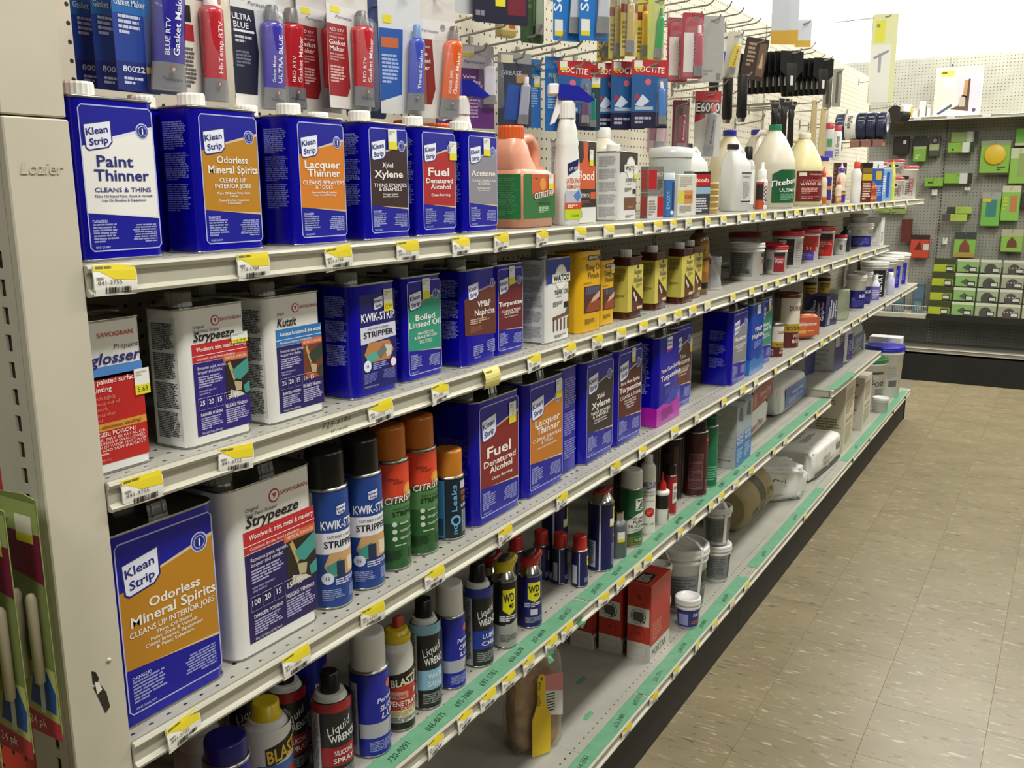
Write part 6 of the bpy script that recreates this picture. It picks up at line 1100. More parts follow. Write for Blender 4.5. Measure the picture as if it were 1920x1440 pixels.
def bluecard(p):
    p.R(0, 0, 1, 1, '#1f3f93', 1); p.R(0, .52, 1, .68, '#1f67ad', 2); p.R(0, .0, 1, .2, '#1b2a74', 2); p.T('Blue', .24, .80, .065, '#dfe3ee', .28, 'c', .012); p.T('Silicone', .26, .70, .065, '#dfe3ee', .44, 'c', .012); p.T('Gasket Maker', .27, .575, .045, '#dfe3ee', .48, 'c', .008); p.A(.08, .38, .44, .52, 4, '#c3cbe4'); p.T('80022', .26, .13, .04, '#e2e6f0', .34, 'c', .01); p.A(.1, .04, .44, .10, 2, '#c3cbe4'); p.R(.46, .13, .56, .175, '#d2b93a', 3)
GB = 'blue gasket maker cards'
pack('blue gasket maker card at the back of its hook by the post', .802, 1.08, 1.90, 1.685, .091, 0, '#1f3f93', bluecard, (), GB, None, 'blister_pack', .0008, 0, False, vs=.76)
pack('blue gasket maker card second in line on its hook', .801, 1.04, 1.90, 1.68, .091, 0, '#1f3f93', bluecard, (), GB, None, 'blister_pack', .0008, 0, False, vs=.76)
pack('front blue gasket maker card with purple blue tube', .800, 1.0, 1.90, 1.677, .092, 0, '#1f3f93', bluecard, [(.71, .05, .02, 1.0, '#2a2590', '#c9c9cc', 'BLUE RTV|Gasket Maker', '#dfe0f0', 5)], GB, (.42, .0, .99, .88, .02), vs=.76)
pack('red and white sealant card with red tube beside the blue cards', .903, 1.02, 1.87, 1.676, .075, 0, '#ddd6c8', lambda p: [p.R(0, .86, 1, 1, '#b52a30', 2), p.R(0, .66, .3, .80, '#201c1c', 2), p.R(0, .5, .34, .64, '#a8242a', 2), p.A(.04, .1, .34, .45, 10, '#5c5a55')], [(.64, .04, .0, .96, '#b3202c', '#e0ddd8', 'Hi-Temp RTV', '#f0dede', 0)], None, (.34, .0, .98, .96, .02), vs=.76)
def ultra(p): p.R(0, 0, 1, .12, '#d3d0c8', 1); p.R(0, .86, 1, 1, '#c9c8c4', 1); p.G([(0, .12), (.48, .12), (.56, .5), (.5, .86), (0, .86)], '#16182f', 2); p.T('ULTRA', .22, .76, .05, '#dfe0e8', .4, 'c', .01); p.T('BLUE', .2, .69, .05, '#dfe0e8', .32, 'c', .01); p.R(.04, .655, .48, .675, '#d9d9de', 3); p.A(.06, .56, .46, .63, 2, '#b9bac6'); p.A(.06, .35, .4, .5, 5, '#6a6c80'); p.R(.1, .93, .3, .99, '#d6c92c', 3); p.T('Permatex', .62, .9, .035, '#4a4a78', .5, 'c', 0, .2)
pack('dark navy card with violet gasket tube beside the red card', 1.0, 1.02, 1.875, 1.672, .086, 0, '#c3c6c9', ultra, [(.75, .042, .01, .92, '#3a2f9a', '#55565a', 'Gasket Maker|ULTRA BLUE', '#dfe0f0', 1)], None, (.5, .0, .99, .9, .022), vs=.76)
def redcard(p): p.R(0, 0, 1, .12, '#cfcac2', 1); p.R(0, .82, 1, 1, '#cfcdca', 1); p.G([(0, .12), (.42, .12), (.50, .22), (.46, .82), (0, .82)], '#8f2024', 2); p.T('RED RTV', .22, .75, .028, '#e9d9d6', .32, 'c', .005); p.R(.04, .725, .4, .73, '#c98a88', 3); p.T('HIGH TEMP', .22, .68, .02, '#e9d9d6', .34); p.T('Gasket', .22, .62, .045, '#f0e2df', .38, 'c', .01); p.T('Maker', .21, .56, .045, '#f0e2df', .34, 'c', .01); p.A(.04, .46, .42, .54, 3, '#c98a88'); p.A(.04, .25, .4, .42, 6, '#d9aaa6'); p.T('Permatex', .4, .88, .03, '#4a4a78', .4, 'c', 0, .2); p.R(.1, .93, .3, .99, '#d6c92c', 3)
RG = 'red gasket maker cards'
RTB = (.72, .048, .04, .98, '#b01f2a', '#6a6564', 'RED RTV|Gasket Maker', '#f0dede', 0)
pack('red gasket maker card peeking out behind the violet tube', 1.11, 1.085, 1.885, 1.68, .096, 0, '#c6c2bd', redcard, [RTB], RG, vs=.76)
pack('red gasket maker card just behind the front red card', 1.192, 1.075, 1.89, 1.683, .096, 0, '#c6c2bd', redcard, [RTB], RG, vs=.76)
pack('front red gasket maker card with large red tube', 1.212, 1.03, 1.89, 1.686, .1, 0, '#c6c2bd', redcard, [RTB], RG, (.5, .0, .99, .92, .024), vs=.76)
def bl2(p): p.R(0, 0, 1, .12, '#c9c8c4', 1); p.G([(0, .12), (.5, .2), (.56, .85), (0, .85)], '#27539e', 2); p.R(.05, .66, .45, .76, '#b5623a', 3); p.A(.05, .3, .45, .6, 8, '#9ab0d9'); p.R(.1, .9, .3, .98, '#d6c92c', 3)
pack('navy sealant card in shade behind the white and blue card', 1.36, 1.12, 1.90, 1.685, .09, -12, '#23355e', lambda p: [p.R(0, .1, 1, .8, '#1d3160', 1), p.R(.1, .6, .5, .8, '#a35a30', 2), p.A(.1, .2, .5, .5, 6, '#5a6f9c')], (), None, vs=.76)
pack('white and blue sealant card with slim blue tube', 1.315, 1.005, 1.895, 1.684, .082, -22, '#c9ccce', bl2, [(.74, .034, .04, .9, '#3a4ab0', '#4a78b0', 'Thread Sealant', '#dfe0f0', 3)], None, (.5, .0, .99, .9, .02), vs=.76)
def sens(p): p.R(0, 0, 1, .14, '#cfcac2', 1); p.R(0, .80, 1, 1, '#cfcdca', 1); p.G([(0, .14), (.4, .14), (.5, .3), (.44, .80), (0, .80)], '#7c2420', 2); p.T('SENSOR SAFE', .22, .71, .02, '#e9d9d6', .34); p.T('Blue', .2, .63, .045, '#f0e2df', .25, 'c', .01); p.T('Gasket', .22, .56, .045, '#f0e2df', .36, 'c', .01); p.T('Maker', .21, .49, .045, '#f0e2df', .32, 'c', .01); p.T('Permatex', .4, .87, .03, '#4a4a78', .4, 'c', 0, .2); p.C(.7, .93, .006, '#8a8478', 3)
pack('gasket maker card with bright orange tube', 1.385, .985, 1.895, 1.680, .094, -16, '#c9c4bd', sens, [(.72, .042, .02, .95, '#d2591f', '#6a5a50', 'SENSOR SAFE|Gasket Maker', '#f6e2d2', 6)], None, (.46, .0, .99, .9, .022), vs=.76)
PU = lambda p: [p.R(0, 0, 1, .72, '#5c2c6e', 1), p.R(0, .72, 1, 1, '#bdb9c0', 1), p.T('Permatex', .45, .78, .035, '#4a4a78', .6, 'c', 0, .2), p.R(.1, .86, .45, .98, '#dcdcd2', 2), p.R(.1, .86, .45, .9, '#d6c92c', 3), p.T('Valve', .3, .60, .04, '#e2d6e6', .36, 'c', .01), p.T('Grinding', .36, .545, .04, '#e2d6e6', .5, 'c', .01), p.T('Compound', .38, .49, .04, '#e2d6e6', .54, 'c', .01), p.A(.08, .08, .6, .44, 9, '#a58ab0')]
pack('purple compound card at the back of its hook', 1.655, 1.14, 1.84, 1.683, .075, -20, '#5c2c6e', PU, (), 'purple compound cards')
pack('front purple compound card with clear container', 1.655, 1.075, 1.842, 1.680, .085, -25, '#5c2c6e', PU, [(.8, .03, .3, .84, '#c9c6cf', '#9a98a0', '', '#fff', 0)], 'purple compound cards', (.5, .25, 1.1, .82, .03))
pack('dark gray card with slanted silver grease tube', 1.815, 1.08, 1.846, 1.691, .085, -28, '#3a3d4a', lambda p: [p.R(0, .86, 1, 1, '#8d8d8a', 1), p.R(.1, .86, .45, .97, '#d6d2b0', 2), p.T('GREASE', .4, .7, .06, '#a9abb5', .6, 'c', .01), p.R(.55, .6, .9, .72, '#a8825a', 2), p.G([(.15, .1), (.6, .1), (.66, .55), (.3, .6)], '#2f4f9a', 2)], [(.66, .026, .04, .68, '#9a9cab', '#c9c9cc', '', '#fff', 6)], None)
BC = lambda p: [p.R(0, 0, 1, 1, '#2b64a6', 1), p.R(0, .84, 1, 1, '#3a78b5', 2), p.T('PIPE', .5, .72, .06, '#a9c9a0', .6, 'c', .01), p.A(.15, .3, .85, .6, 8, '#8ab0d6'), p.R(.55, .6, .95, .76, '#d6d6c8', 3), p.R(.55, .6, .95, .65, '#d6c92c', 4)]
pack('narrow blue card at the left of the small blue pair', 1.985, 1.13, 1.855, 1.70, .04, -30, '#2b64a6', BC, (), 'small blue cards')
pack('narrow blue card at the right of the small blue pair', 2.01, 1.09, 1.86, 1.692, .046, -30, '#2f6aad', BC, (), 'small blue cards')
def loct(p): p.R(0, 0, 1, 1, '#24588f', 1); p.R(0, 0, 1, .24, '#1d1a3a', 2); p.G([(0, .80), (1, .74), (1, 1), (0, 1)], '#b32a2a', 3); p.T('LOCTITE', .5, .82, .085, '#f2e6e2', .78, 'c', .015, 0, -4); p.R(.06, .86, .28, .99, '#dcdcd2', 6); p.R(.06, .86, .28, .9, '#d6c92c', 7); p.C(.45, .68, .008, '#c9627a', 4); p.G([(.1, .34), (.3, .5), (.5, .4), (.3, .32)], '#c9d2dc', 4); p.G([(.06, .40), (.14, .52), (.24, .46)], '#b3303a', 5); p.R(.1, .27, .6, .32, '#a9b5c4', 4); p.A(.1, .06, .6, .18, 2, '#a9a9b9')
LG = 'red and blue glue packs'
pack('single red and blue glue pack with purple bottle, left of the stack', 2.03, 1.045, 1.850, 1.695, .085, -38, '#24588f', loct, [(.78, .02, .1, .66, '#5a2a5c', '#2a1f2a', '', '#fff', 0)], LG, (.62, .05, .96, .74, .018))
pack('narrow red and green glue pack beside the purple bottle pack', 2.09, 1.03, 1.838, 1.695, .045, -45, '#1f3f4a', lambda p: [p.R(0, .82, 1, 1, '#b32a2a', 2), p.T('TITE', .4, .86, .07, '#f2e6e2', .6, 'c', .01), p.R(.5, .7, .98, .86, '#dcdcd2', 3), p.R(.5, .7, .98, .75, '#d6c92c', 4)], [(.5, .018, .06, .6, '#2f7a6a', '#1c4a44', '', '#fff', 0)], LG)
for i, (y, s) in enumerate(((1.13, 'fourth from the front'), (1.08, 'third from the front'), (1.035, 'second from the front'), (.975, 'at the front'))):
    pack('red and blue gel glue pack %s of the stack' % s, 2.315, y, 1.878, 1.710, .096, -50 if i == 3 else -42, '#24588f', loct, [(.84, .02, .06, .68, '#2f78c2', '#c9d2dc', '', '#fff', -3)], LG, (.66, .03, .98, .72, .02) if i == 3 else None, 'blister_pack', .0008, 0, i == 3)
# upper row, cut by the picture edge
pack('clear pouch pack at the top edge above the purple cards', 1.57, 1.05, 2.0, 1.888, .075, -25, '#b5b9bc', lambda p: p.A(.2, .2, .8, .5, 4, '#8a8d90'), (), None)
pack('black and maroon pack with yellow sticker at the top edge', 1.63, 1.0, 2.05, 1.872, .125, -28, '#1b1a2e', lambda p: [p.R(.62, .1, .95, .8, '#6a1a2a', 2), p.R(.4, .18, .58, .42, '#dcdcd2', 3), p.R(.4, .18, .58, .25, '#d6c92c', 4), p.A(.05, .05, .4, .14, 1, '#7a7a86')], (), None)
t = thing('oil_bottle', 'small yellow oil bottle hanging at the top edge', 'bottle', (1.845, 1.12, 1.885), -20)
MB().loft([(0, .04, .02), (.004, .046, .024), (.085, .046, .024), (.1, .02, .018), (.125, .012, .012)], M('#c2b05a', .2, 0, .8), 0, 0, .006).build('body', t); p = on_front(.04, .05, .012, -.0122); p.R(0, 0, 1, 1, '#cbb77a', 1); p.R(.5, .1, .9, .9, '#a8503a', 2); p.end('label', t)
pack('hanging card holding the small yellow oil bottle', 1.845, 1.15, 2.06, 1.96, .05, -20, '#c9b84a', None, (), None)
pack('dark green pouch pack with rounded bottom', 1.91, 1.09, 2.06, 1.878, .06, -30, '#2f4a2a', lambda p: [p.R(.55, .2, .8, 1, '#7a8a72', 2), p.A(.1, .3, .5, .8, 6, '#5a6f4a')], [(.7, .02, .1, .7, '#8a9a82', '#6a7a62', '', '#fff', 0)], None)
SB = lambda p: [p.R(0, 0, 1, 1, '#1f6fb8', 1), p.T('Sealer', .3, .3, .1, '#dfe9f2', .5, 'l', .01, 0, 90), p.R(.06, .05, .35, .22, '#dcdcd2', 2), p.R(.06, .05, .35, .1, '#d6c92c', 3)]
pack('sky blue card with silver tube, left one at the top edge', 2.0, 1.05, 2.10, 1.890, .07, -35, '#1f6fb8', SB, [(.72, .03, .08, .9, '#b9bfc6', '#dfe2e6', '', '#fff', 2)], 'sky blue cards with silver tubes')
pack('sky blue card with silver tube, right one at the top edge', 2.03, .995, 2.10, 1.890, .075, -38, '#1f6fb8', SB, [(.72, .032, .08, .9, '#b9bfc6', '#dfe2e6', '', '#fff', 2)], 'sky blue cards with silver tubes', (.5, .02, .99, .95, .022))
def gold(c): return lambda p: [p.R(0, 0, 1, .3, '#c9b65a', 1), p.R(0, .6, 1, .72, '#7a2420', 2), p.R(0, .3, 1, .6, c, 1), p.A(.1, .1, .9, .5, 6, '#7a6a2c')]
for i, (x, y, s) in enumerate(((2.33, 1.11, 'leftmost'), (2.305, 1.065, 'middle'), (2.28, 1.02, 'rightmost'))):
    pack('gold and maroon glue stick pack, %s of three' % s, x, y, 2.06, 1.886, .045, -45, '#a3966a', gold('#b5a04a'), [(.5, .022, .05, .85, '#b8a35a', '#c9c6c0', '', '#fff', 0)], 'gold glue stick packs', (.1, .02, .9, .92, .018) if i else None, 'blister_pack', .0008, 0, i == 2)
pack('yellow and red marker pack beside the gold packs', 2.56, 1.10, 2.09, 1.914, .045, -50, '#c9b93a', gold('#d2b83a'), [(.5, .02, .05, .85, '#d2a83a', '#a83a2a', '', '#fff', 0)], None)
pack('yellow card with slim green pen tube', 2.515, 1.045, 2.07, 1.905, .045, -50, '#c3c96a', None, [(.6, .022, .03, .8, '#2a9a4a', '#1f7a3a', '', '#fff', 3)], None, (.2, .02, .95, .9, .018))
for x, y, s in ((2.77, 1.08, 'rear'), (2.72, 1.015, 'front')):
    pack('clear pack with pink red repair tube, %s one of the pair' % s, x, y, 2.055, 1.872, .066, -48, '#a83a4a', lambda p: [p.R(.1, .1, .55, .7, '#dfdcd8', 2), p.G([(.2, .8), (.5, 1), (.8, .8)], '#a8242a', 3), p.T('Repair', .72, .2, .1, '#e6c9cf', .4, 'l', 0, 0, 90)], [(.74, .026, .04, .8, '#b04a5c', '#d9d2d2', '', '#fff', 0)], 'clear packs with pink tubes', (.05, .02, .95, .92, .022))
pack('gray clear clamshell pack with blank panel', 2.84, 1.0, 2.062, 1.872, .078, -50, '#a3a29c', lambda p: [p.A(.2, .1, .6, .2, 2, '#8a8984'), p.R(.72, .03, .9, .14, '#77766f', 2)], (), None, (.02, .02, .98, .98, .016))
pack('slim white and blue pen pack', 3.22, 1.08, 2.072, 1.92, .028, -50, '#d3d3cc', lambda p: p.R(.2, .3, .9, .6, '#3a4fb0', 2), (), None)
pack('clear pack with bright yellow tube leaning right', 3.07, 1.0, 2.047, 1.908, .05, -52, '#c9c5b0', None, [(.4, .026, .05, .85, '#d6bd2a', '#c9c6c0', 'GLUE', '#5a4a10', 8)], None, (.05, .02, .95, .92, .02), 'blister_pack', .0008, 6)
pack('dark brown card with cream print leaning right', 3.245, .98, 2.048, 1.914, .08, -54, '#3a2a20', lambda p: [p.A(.15, .3, .5, .9, 6, '#a58f72'), p.R(.62, .1, .95, .9, '#6a5240', 2), p.G([(.7, .3), (.8, .7), (.88, .3)], '#b5a08a', 3)], (), None, None, 'blister_pack', .0012, 8)
# lower middle
pack('clear pack with pale pink flat tube below the red blue packs', 2.65, 1.09, 1.84, 1.66, .06, -45, '#a88a8c', lambda p: p.R(.1, .2, .5, .9, '#8a5a60', 2), [(.55, .028, .03, .8, '#b9a0a4', '#d9604a', '', '#fff', 4)], None, (.05, .02, .95, .9, .02))
pack('clear pack with wine red tube and black cap', 2.84, 1.09, 1.825, 1.664, .056, -45, '#6a3038', None, [(.5, .028, .03, .85, '#7a2c3c', '#1f1a1a', 'Amazing', '#e6c9cf', 0)], None, (.05, .02, .95, .9, .02))
def e6(p): p.R(0, .8, 1, 1, '#b33a3a', 1); p.R(.02, .66, .98, .84, '#1b1918', 2); p.T('E6000', .5, .69, .13, '#e6e4de', .9, 'c', .02); p.G([(0, .52), (.4, .6), (.4, .66), (0, .66)], '#a8242a', 2)
pack('white and red adhesive card with gray slanted tube', 3.07, 1.085, 1.87, 1.661, .09, -50, '#c3bfb8', e6, [(.5, .034, .0, .8, '#8d8c8a', '#c9605a', 'E6000', '#2a2826', 6)], None, (.15, .0, .98, .86, .022))
# scrapers
def knife(x, y, zt, label, group, w=.075, bl=.07, bc='#17150f', hc='#100e0c', hand=.10):
    t = thing('putty_knife', label, 'putty knife', (x, y, zt), -38, group)
    MB().extr([(-w/2, 0), (-w/2, -bl*.82), (-w*.3, -bl), (w*.3, -bl), (w/2, -bl*.82), (w/2, 0)], 'y', -.001, .001, M(bc, .35)).build('blade', t)
    MB().loft([(-bl-hand, .030, .006), (-bl-hand*.9, .036, .008), (-bl-hand*.4, .040, .008), (-bl*.7, .052, .006), (-bl*.5, .044, .003)], M(hc, .4), 0, 0, .003, 3).build('handle', t); MB().box(-.006, .006, -.0046, -.0042, -bl-hand*.6, -bl-.002, '#c9c7bd').build('barcode_sticker', t)
    return t
for i in range(9):
    knife(3.62, 1.14-i*.022, 2.05, 'black wide scraper in the near stack, number %s from the front' % ('nine', 'eight', 'seven', 'six', 'five', 'four', 'three', 'two', 'one')[i], 'black wide scrapers, near stack', .10, .085, '#141210', '#191714', .06)
for i in range(8):
    knife(4.12, 1.12-i*.022, 2.08, 'black wide scraper in the far stack, number %s from the front' % ('eight', 'seven', 'six', 'five', 'four', 'three', 'two', 'one')[i], 'black wide scrapers, far stack', .10, .085, '#141210', '#191714', .06)
for i, (x, y) in enumerate(((3.16, 1.0), (3.19, 1.06), (3.22, 1.12))):
    t = thing('thick_scraper', 'thick black handled scraper hanging %s' % ('nearest the brown card', 'in the middle of the three', 'deepest of the three')[i], 'scraper', (x, y, 1.925), -40, 'thick black handled scrapers')
    MB().loft([(-.14, .026, .022), (-.132, .034, .03), (-.06, .032, .028), (-.01, .034, .03), (0, .03, .026)], '#100f0e', 0, 0, .012).build('handle', t); MB().loft([(-.152, .022, .018), (-.139, .026, .022)], CHROME, 0, 0, .01).build('end_cap', t)
for i, (x, y) in enumerate(((3.75, 1.02), (3.80, 1.07), (3.9, 1.03), (3.98, 1.08), (4.05, 1.12))):
    t = thing('black_scraper', 'black scraper handle hanging low behind the glue jugs, %s' % ('first from the left', 'second from the left', 'third from the left', 'fourth from the left', 'fifth from the left')[i], 'scraper', (x, y, 1.865), -40, 'low hanging black scrapers')
    MB().loft([(-.15, .02, .016), (-.14, .026, .02), (-.04, .022, .018), (-.02, .026, .02), (0, .024, .004)], '#12110f', 0, 0, .008).build('handle', t); MB().loft([(-.004, .03, .003), (.03, .05, .0025)], CHROME, 0, 0, .001, 2).build('blade', t)
for i, (x, z0, z1) in enumerate(((4.52, 1.705, 1.95), (4.70, 1.69, 1.93))):
    t = thing('wood_paddle', 'long tan wooden stick hanging %s' % ('left of the caulk tubes', 'next to the caulk tubes')[i], 'stick', (x, 1.09, z1), -50, 'tan wooden sticks'); MB().loft([(z0-z1, .03, .006), (z0-z1+.02, .034, .008), (-.02, .026, .008), (0, .02, .008)], nmat('wood_%d' % i, '#a89668', '#b8a678', 20, .6, 0, 0, 3, (1, 1, .1)), 0, 0, .004, 3).build('stick', t)
for i, (x, y, z0, z1) in enumerate(((3.57, 1.0, 2.07, 2.27), (3.70, 1.0, 2.085, 2.30), (3.90, 1.0, 2.10, 2.20))):
    pack('hanging steel blade card with yellow band, %s' % ('left one', 'middle one', 'low right one')[i], x, y, z1, z0, .065, -58, '#b5b9bd', lambda p: p.R(0, 0, 1, .24, '#b8922c', 2), (), 'steel blade cards with yellow bands', None, 'blade_card', .0015)
t = pack('tall yellow and white tool card hanging at the far end', 5.50, .98, 2.455, 2.005, .125, -70, '#dfe0a8', lambda p: [p.R(0, 0, .8, .66, '#e6e6dc', 1), p.R(.1, .68, .5, .93, '#dedc3a', 2), p.A(.15, .84, .45, .9, 1, '#8a8a2a'), p.R(.3, .34, .42, .56, '#a3a8ac', 2), p.G([(.1, .52), (.7, .6), (.7, .57), (.1, .49)], '#8d9296', 3)], (), None, None, 'tool_card', .03)
for i, (x, y, s) in enumerate(((4.80, 1.10, 'left'), (4.77, 1.05, 'right'))):
    pack('gray blade strip pack hanging high, %s one' % s, x, y, 2.11, 1.935, .042, -60, '#8d8a80', lambda p: p.R(.35, .1, .65, .9, '#55534a', 2), (), 'gray blade strip packs')
for i, (x, z0, z1, c, s) in enumerate(((4.90, 1.70, 1.868, '#b8bcb8', 'clear and red caulk tube with blue base'), (5.08, 1.70, 1.866, '#d9d8d2', 'white tile grout tube with red cap'))):
    t = thing('caulk_tube', s, 'tube', (x, 1.1, z0), 0); MB().lathe([(.020, 0), (.021, .004), (.021, .13), (.017, .14)], M(c, .3)).build('body', t); MB().lathe([(.018, .14), (.018, .165), (.012, .17)], '#b3343a').build('cap', t)
    p = on_cyl(.0212, .0212, .004, .13, 65, 140); p.T('TILE Grout', .6, .06, .13, '#1f1e1c', .8, 'l', .01, 0, 90) if i else [p.R(0, 0, 1, .25, '#5a5ab0', 1), p.R(.2, .4, .7, .7, '#5a8a5a', 1)]; p.end('label', t)
hook(3.62, 2.035, .93, 2.05, 'wire hook through the near stack of black scrapers', None); hook(4.12, 2.065, .93, 2.08, 'wire hook through the far stack of black scrapers', None)
for x, y, s in ((3.16, 1.0, 'front thick black scraper'), (3.19, 1.06, 'middle thick black scraper'), (3.22, 1.12, 'deepest thick black scraper')): hook(x, 1.915, y-.03, 1.925, 'wire hook of the '+s, None)
for x, y, s in ((3.75, 1.02, 'first'), (3.80, 1.07, 'second'), (3.9, 1.03, 'third'), (3.98, 1.08, 'fourth'), (4.05, 1.12, 'fifth')): hook(x, 1.878, y-.03, 1.885, 'wire hook of the %s low black scraper' % s, None)
for x, z, s in ((4.52, 1.935, 'left wooden stick'), (4.70, 1.915, 'right wooden stick'), (4.90, 1.862, 'caulk tube with blue base'), (5.08, 1.86, 'white grout tube')): hook(x, z, 1.06, z+.01, 'wire hook of the '+s, None)
# mesh tape rolls along a hook
def roll(y0, y1, col, label, r=.072, fn=None, core='#c9c6ba'):
    t = thing('tape_roll', label, 'tape roll', (5.52, y0, 1.885), 0, 'joint tape rolls on one hook'); n = 26
    def ring(y, k): return [(k*math.cos(2*PI*i/n), y, k*math.sin(2*PI*i/n)) for i in range(n)]
    MB().skin([ring(0, r*.5), ring(0, r*.97), ring(.003, r), ring(y1-y0-.003, r), ring(y1-y0, r*.97), ring(y1-y0, r*.5)], M(col, .35), True, False).build('wrap', t); MB().skin([ring(.001, r*.5), ring(.001, r*.3), ring(y1-y0-.001, r*.3), ring(y1-y0-.001, r*.5)], core, True, False).build('core', t)
    p = Print(.1, y1-y0, lambda u, v, l: (-(r+l*EPS*2+.0003)*math.sin(.3+u*1.6), (1-v)*(y1-y0), (r+l*EPS*2+.0003)*math.cos(.3+u*1.6)))
    if fn: fn(p); p.end('label', t)
for i, (a, b, c, s) in enumerate(((.935, .985, '#1a1f3d', 'navy joint tape roll at the hook end'), (.987, 1.037, '#1a1f3d', 'navy joint tape roll second from the hook end'), (1.039, 1.089, '#1a1f3d', 'navy joint tape roll third from the hook end'), (1.091, 1.15, '#dedcd4', 'white wrapped joint tape roll'), (1.152, 1.20, '#23305a', 'blue joint tape roll nearest the pegboard'))):
    roll(a, b, c, s, .072, (lambda p: p.T('FibaTape', .6, .3, .4, '#2a2a30', .6, 'c', .01)) if i == 3 else (lambda p: [p.R(.35, .2, .6, .8, '#8a8d96', 1), p.A(.65, .2, .95, .8, 3, '#3a4468')]))
for i, (y, s) in enumerate(((.95, 'front'), (1.01, 'middle'), (1.07, 'rear'))):
    boxthing('pink_foam', 'dull pink sanding sponge under the tape rolls, %s one' % s, 'sponge', 5.52, y, 1.775, .075, .05, .035, '#8d6257', None, None, None, 0, 'dull pink sponges')
hook(5.52, 1.885, .92, 1.90, 'long wire hook through the joint tape rolls', None); hook(5.52, 1.80, .94, 1.80, 'lower wire hook beside the pink sponges', None)
t = thing('tape_dispenser', 'black and white tape dispenser with yellow nose', 'tape roll', (5.98, .955, 1.92), -20)
MB().skin([[(-.05, .05*math.cos(2*PI*i/20), .05+.05*math.sin(2*PI*i/20)) for i in range(20)], [(.04, .05*math.cos(2*PI*i/20), .05+.05*math.sin(2*PI*i/20)) for i in range(20)]], M('#1b1a18', .4)).build('roll', t); MB().bbox(-.052, .03, -.053, -.03, .06, .10, '#dddcd6', .004).build('label_block', t); MB().extr([(.04, .03), (.085, .045), (.10, .07), (.07, .10), (.04, .09)], 'y', -.03, .03, '#d6b31f').build('nose', t)
hook(5.98, 1.985, .93, 1.99, 'wire hook holding the black dispenser', None)

# ================================================================== far wall display
fw = thing('wall_display', 'gray pegboard wall display across the end of the aisle', 'shelving', (8.5, 0, 0))
for i, (a, b) in enumerate(((-2.9, -1.465), (-1.455, -.24), (-.235, .98), (.99, 2.2))):
    MB().box(0, .012, a, b, .56, 2.578, PEGFAR).build('pegboard_panel', fw)
    MB().box(0, .012, a, b, .24, .555, PEGDARK).build('lower_panel', fw)
u_ = MB().box(-.006, .01, .974, .996, .1, 2.575, PEGFAR).build('slotted_upright', fw)
q_ = MB()
for k in range(90): q_.box(-.0068, -.0058, .981, .989, .24+k*.0254, .256+k*.0254, '#1b1a16')
q_.build('slot_row', u_)
MB().box(-.35, .0, -2.9, 2.2, 0, .22, BLACKST).build('kick_plate', fw)
sh_ = thing('wall_shelf', 'gray bottom shelf of the far wall display', 'shelf', (8.15, 0, .27)); MB().box(.003, .34, -2.9, 2.2, -.004, 0, M('#6f6c60', .5)).build('deck', sh_); MB().extr([(a*1.6, b) for a, b in RAILP], 'y', -2.9, 2.2, M('#8d897b', .5)).build('price_rail', sh_)
sh2 = thing('wall_shelf', 'upper gray shelf of the far wall display carrying the tool box', 'shelf', (8.2, 0, 2.1)); MB().box(.003, .298, -2.9, 1.62, -.004, 0, BEIGE).build('deck', sh2); MB().extr([(a*1.6, b*.85) for a, b in RAILP], 'y', -2.9, 1.62, BEIGE).build('price_rail', sh2)
for y, s in ((1.17, 'left'), (.93, 'middle'), (.68, 'right')):
    o = MB().box(-.001, 0, -.03, .03, -.011, .011, '#d3d1c8').build('price_tag'); o.location = (8.188, y, 2.086); tag(o, 'pale price tag on the far upper shelf rail, %s one' % s, 'price tag')
def wallp(label, y0, y1, z0, z1, col, fn=None, x=8.42, th=.035, name='abrasive_pack', cat='pack', group='packs on the far wall', hk=True):
    t = thing(name, label, cat, (x, (y0+y1)/2, z0), 0, group); W_ = y0-y1; H_ = z1-z0
    MB().bbox(0, th, -W_/2, W_/2, 0, H_, M(col, .45), .004).build('body', t)
    p = Print(W_, H_, lambda u, v, l: (-l*EPS*3-.0002, W_/2-u*W_, v*H_))
    if fn: fn(p)
    p.end('print', t)
    if hk: MB().tube([(-.03, 0, H_-.008), (8.499-x, 0, H_-.008)], .003, WIRE, 5).build('hanger', t)
    return t
GR = '#7fae3c'
def gp(c2='#2a2a24'): return lambda p: [p.R(0, .62, 1, 1, '#c9c9a8', 1), p.R(.1, .64, .9, .8, c2, 2), p.A(.1, .1, .6, .3, 2, '#3a4a1f')]
def tl(p):
    p.R(0, 0, 1, 1, '#e2dfc6', 1); p.R(.5, .0, 1, .8, '#d2c6cf', 2); p.R(.12, .82, .4, .93, '#d6cf5a', 3); p.A(.14, .86, .38, .91, 1, '#5a561f'); p.G([(.62, .35), (.72, .35), (.74, .72), (.64, .72)], '#b58a56', 4); p.G([(.70, .3), (.76, .3), (.76, .74), (.72, .74)], '#4a3a30', 5); p.G([(.36, .14), (.76, .08), (.76, .38), (.6, .42), (.54, .2)], '#5c4838', 4); p.R(.56, .18, .68, .38, '#b5ad9c', 5); p.G([(.08, .06), (.12, .02), (.42, .2), (.38, .24)], '#4a5078', 4); p.C(.88, .1, .014, '#4a4650', 5); p.R(.18, .58, .42, .76, '#e9e9e4', 3)
t = boxthing('tool_box', 'pale boxed oscillating tool standing on the far upper shelf', 'box', 8.24, 1.0, 2.102, .33, .10, .365, '#d9d6bf', tl, None, None, -90); t.location = (8.25, .905, 2.102)
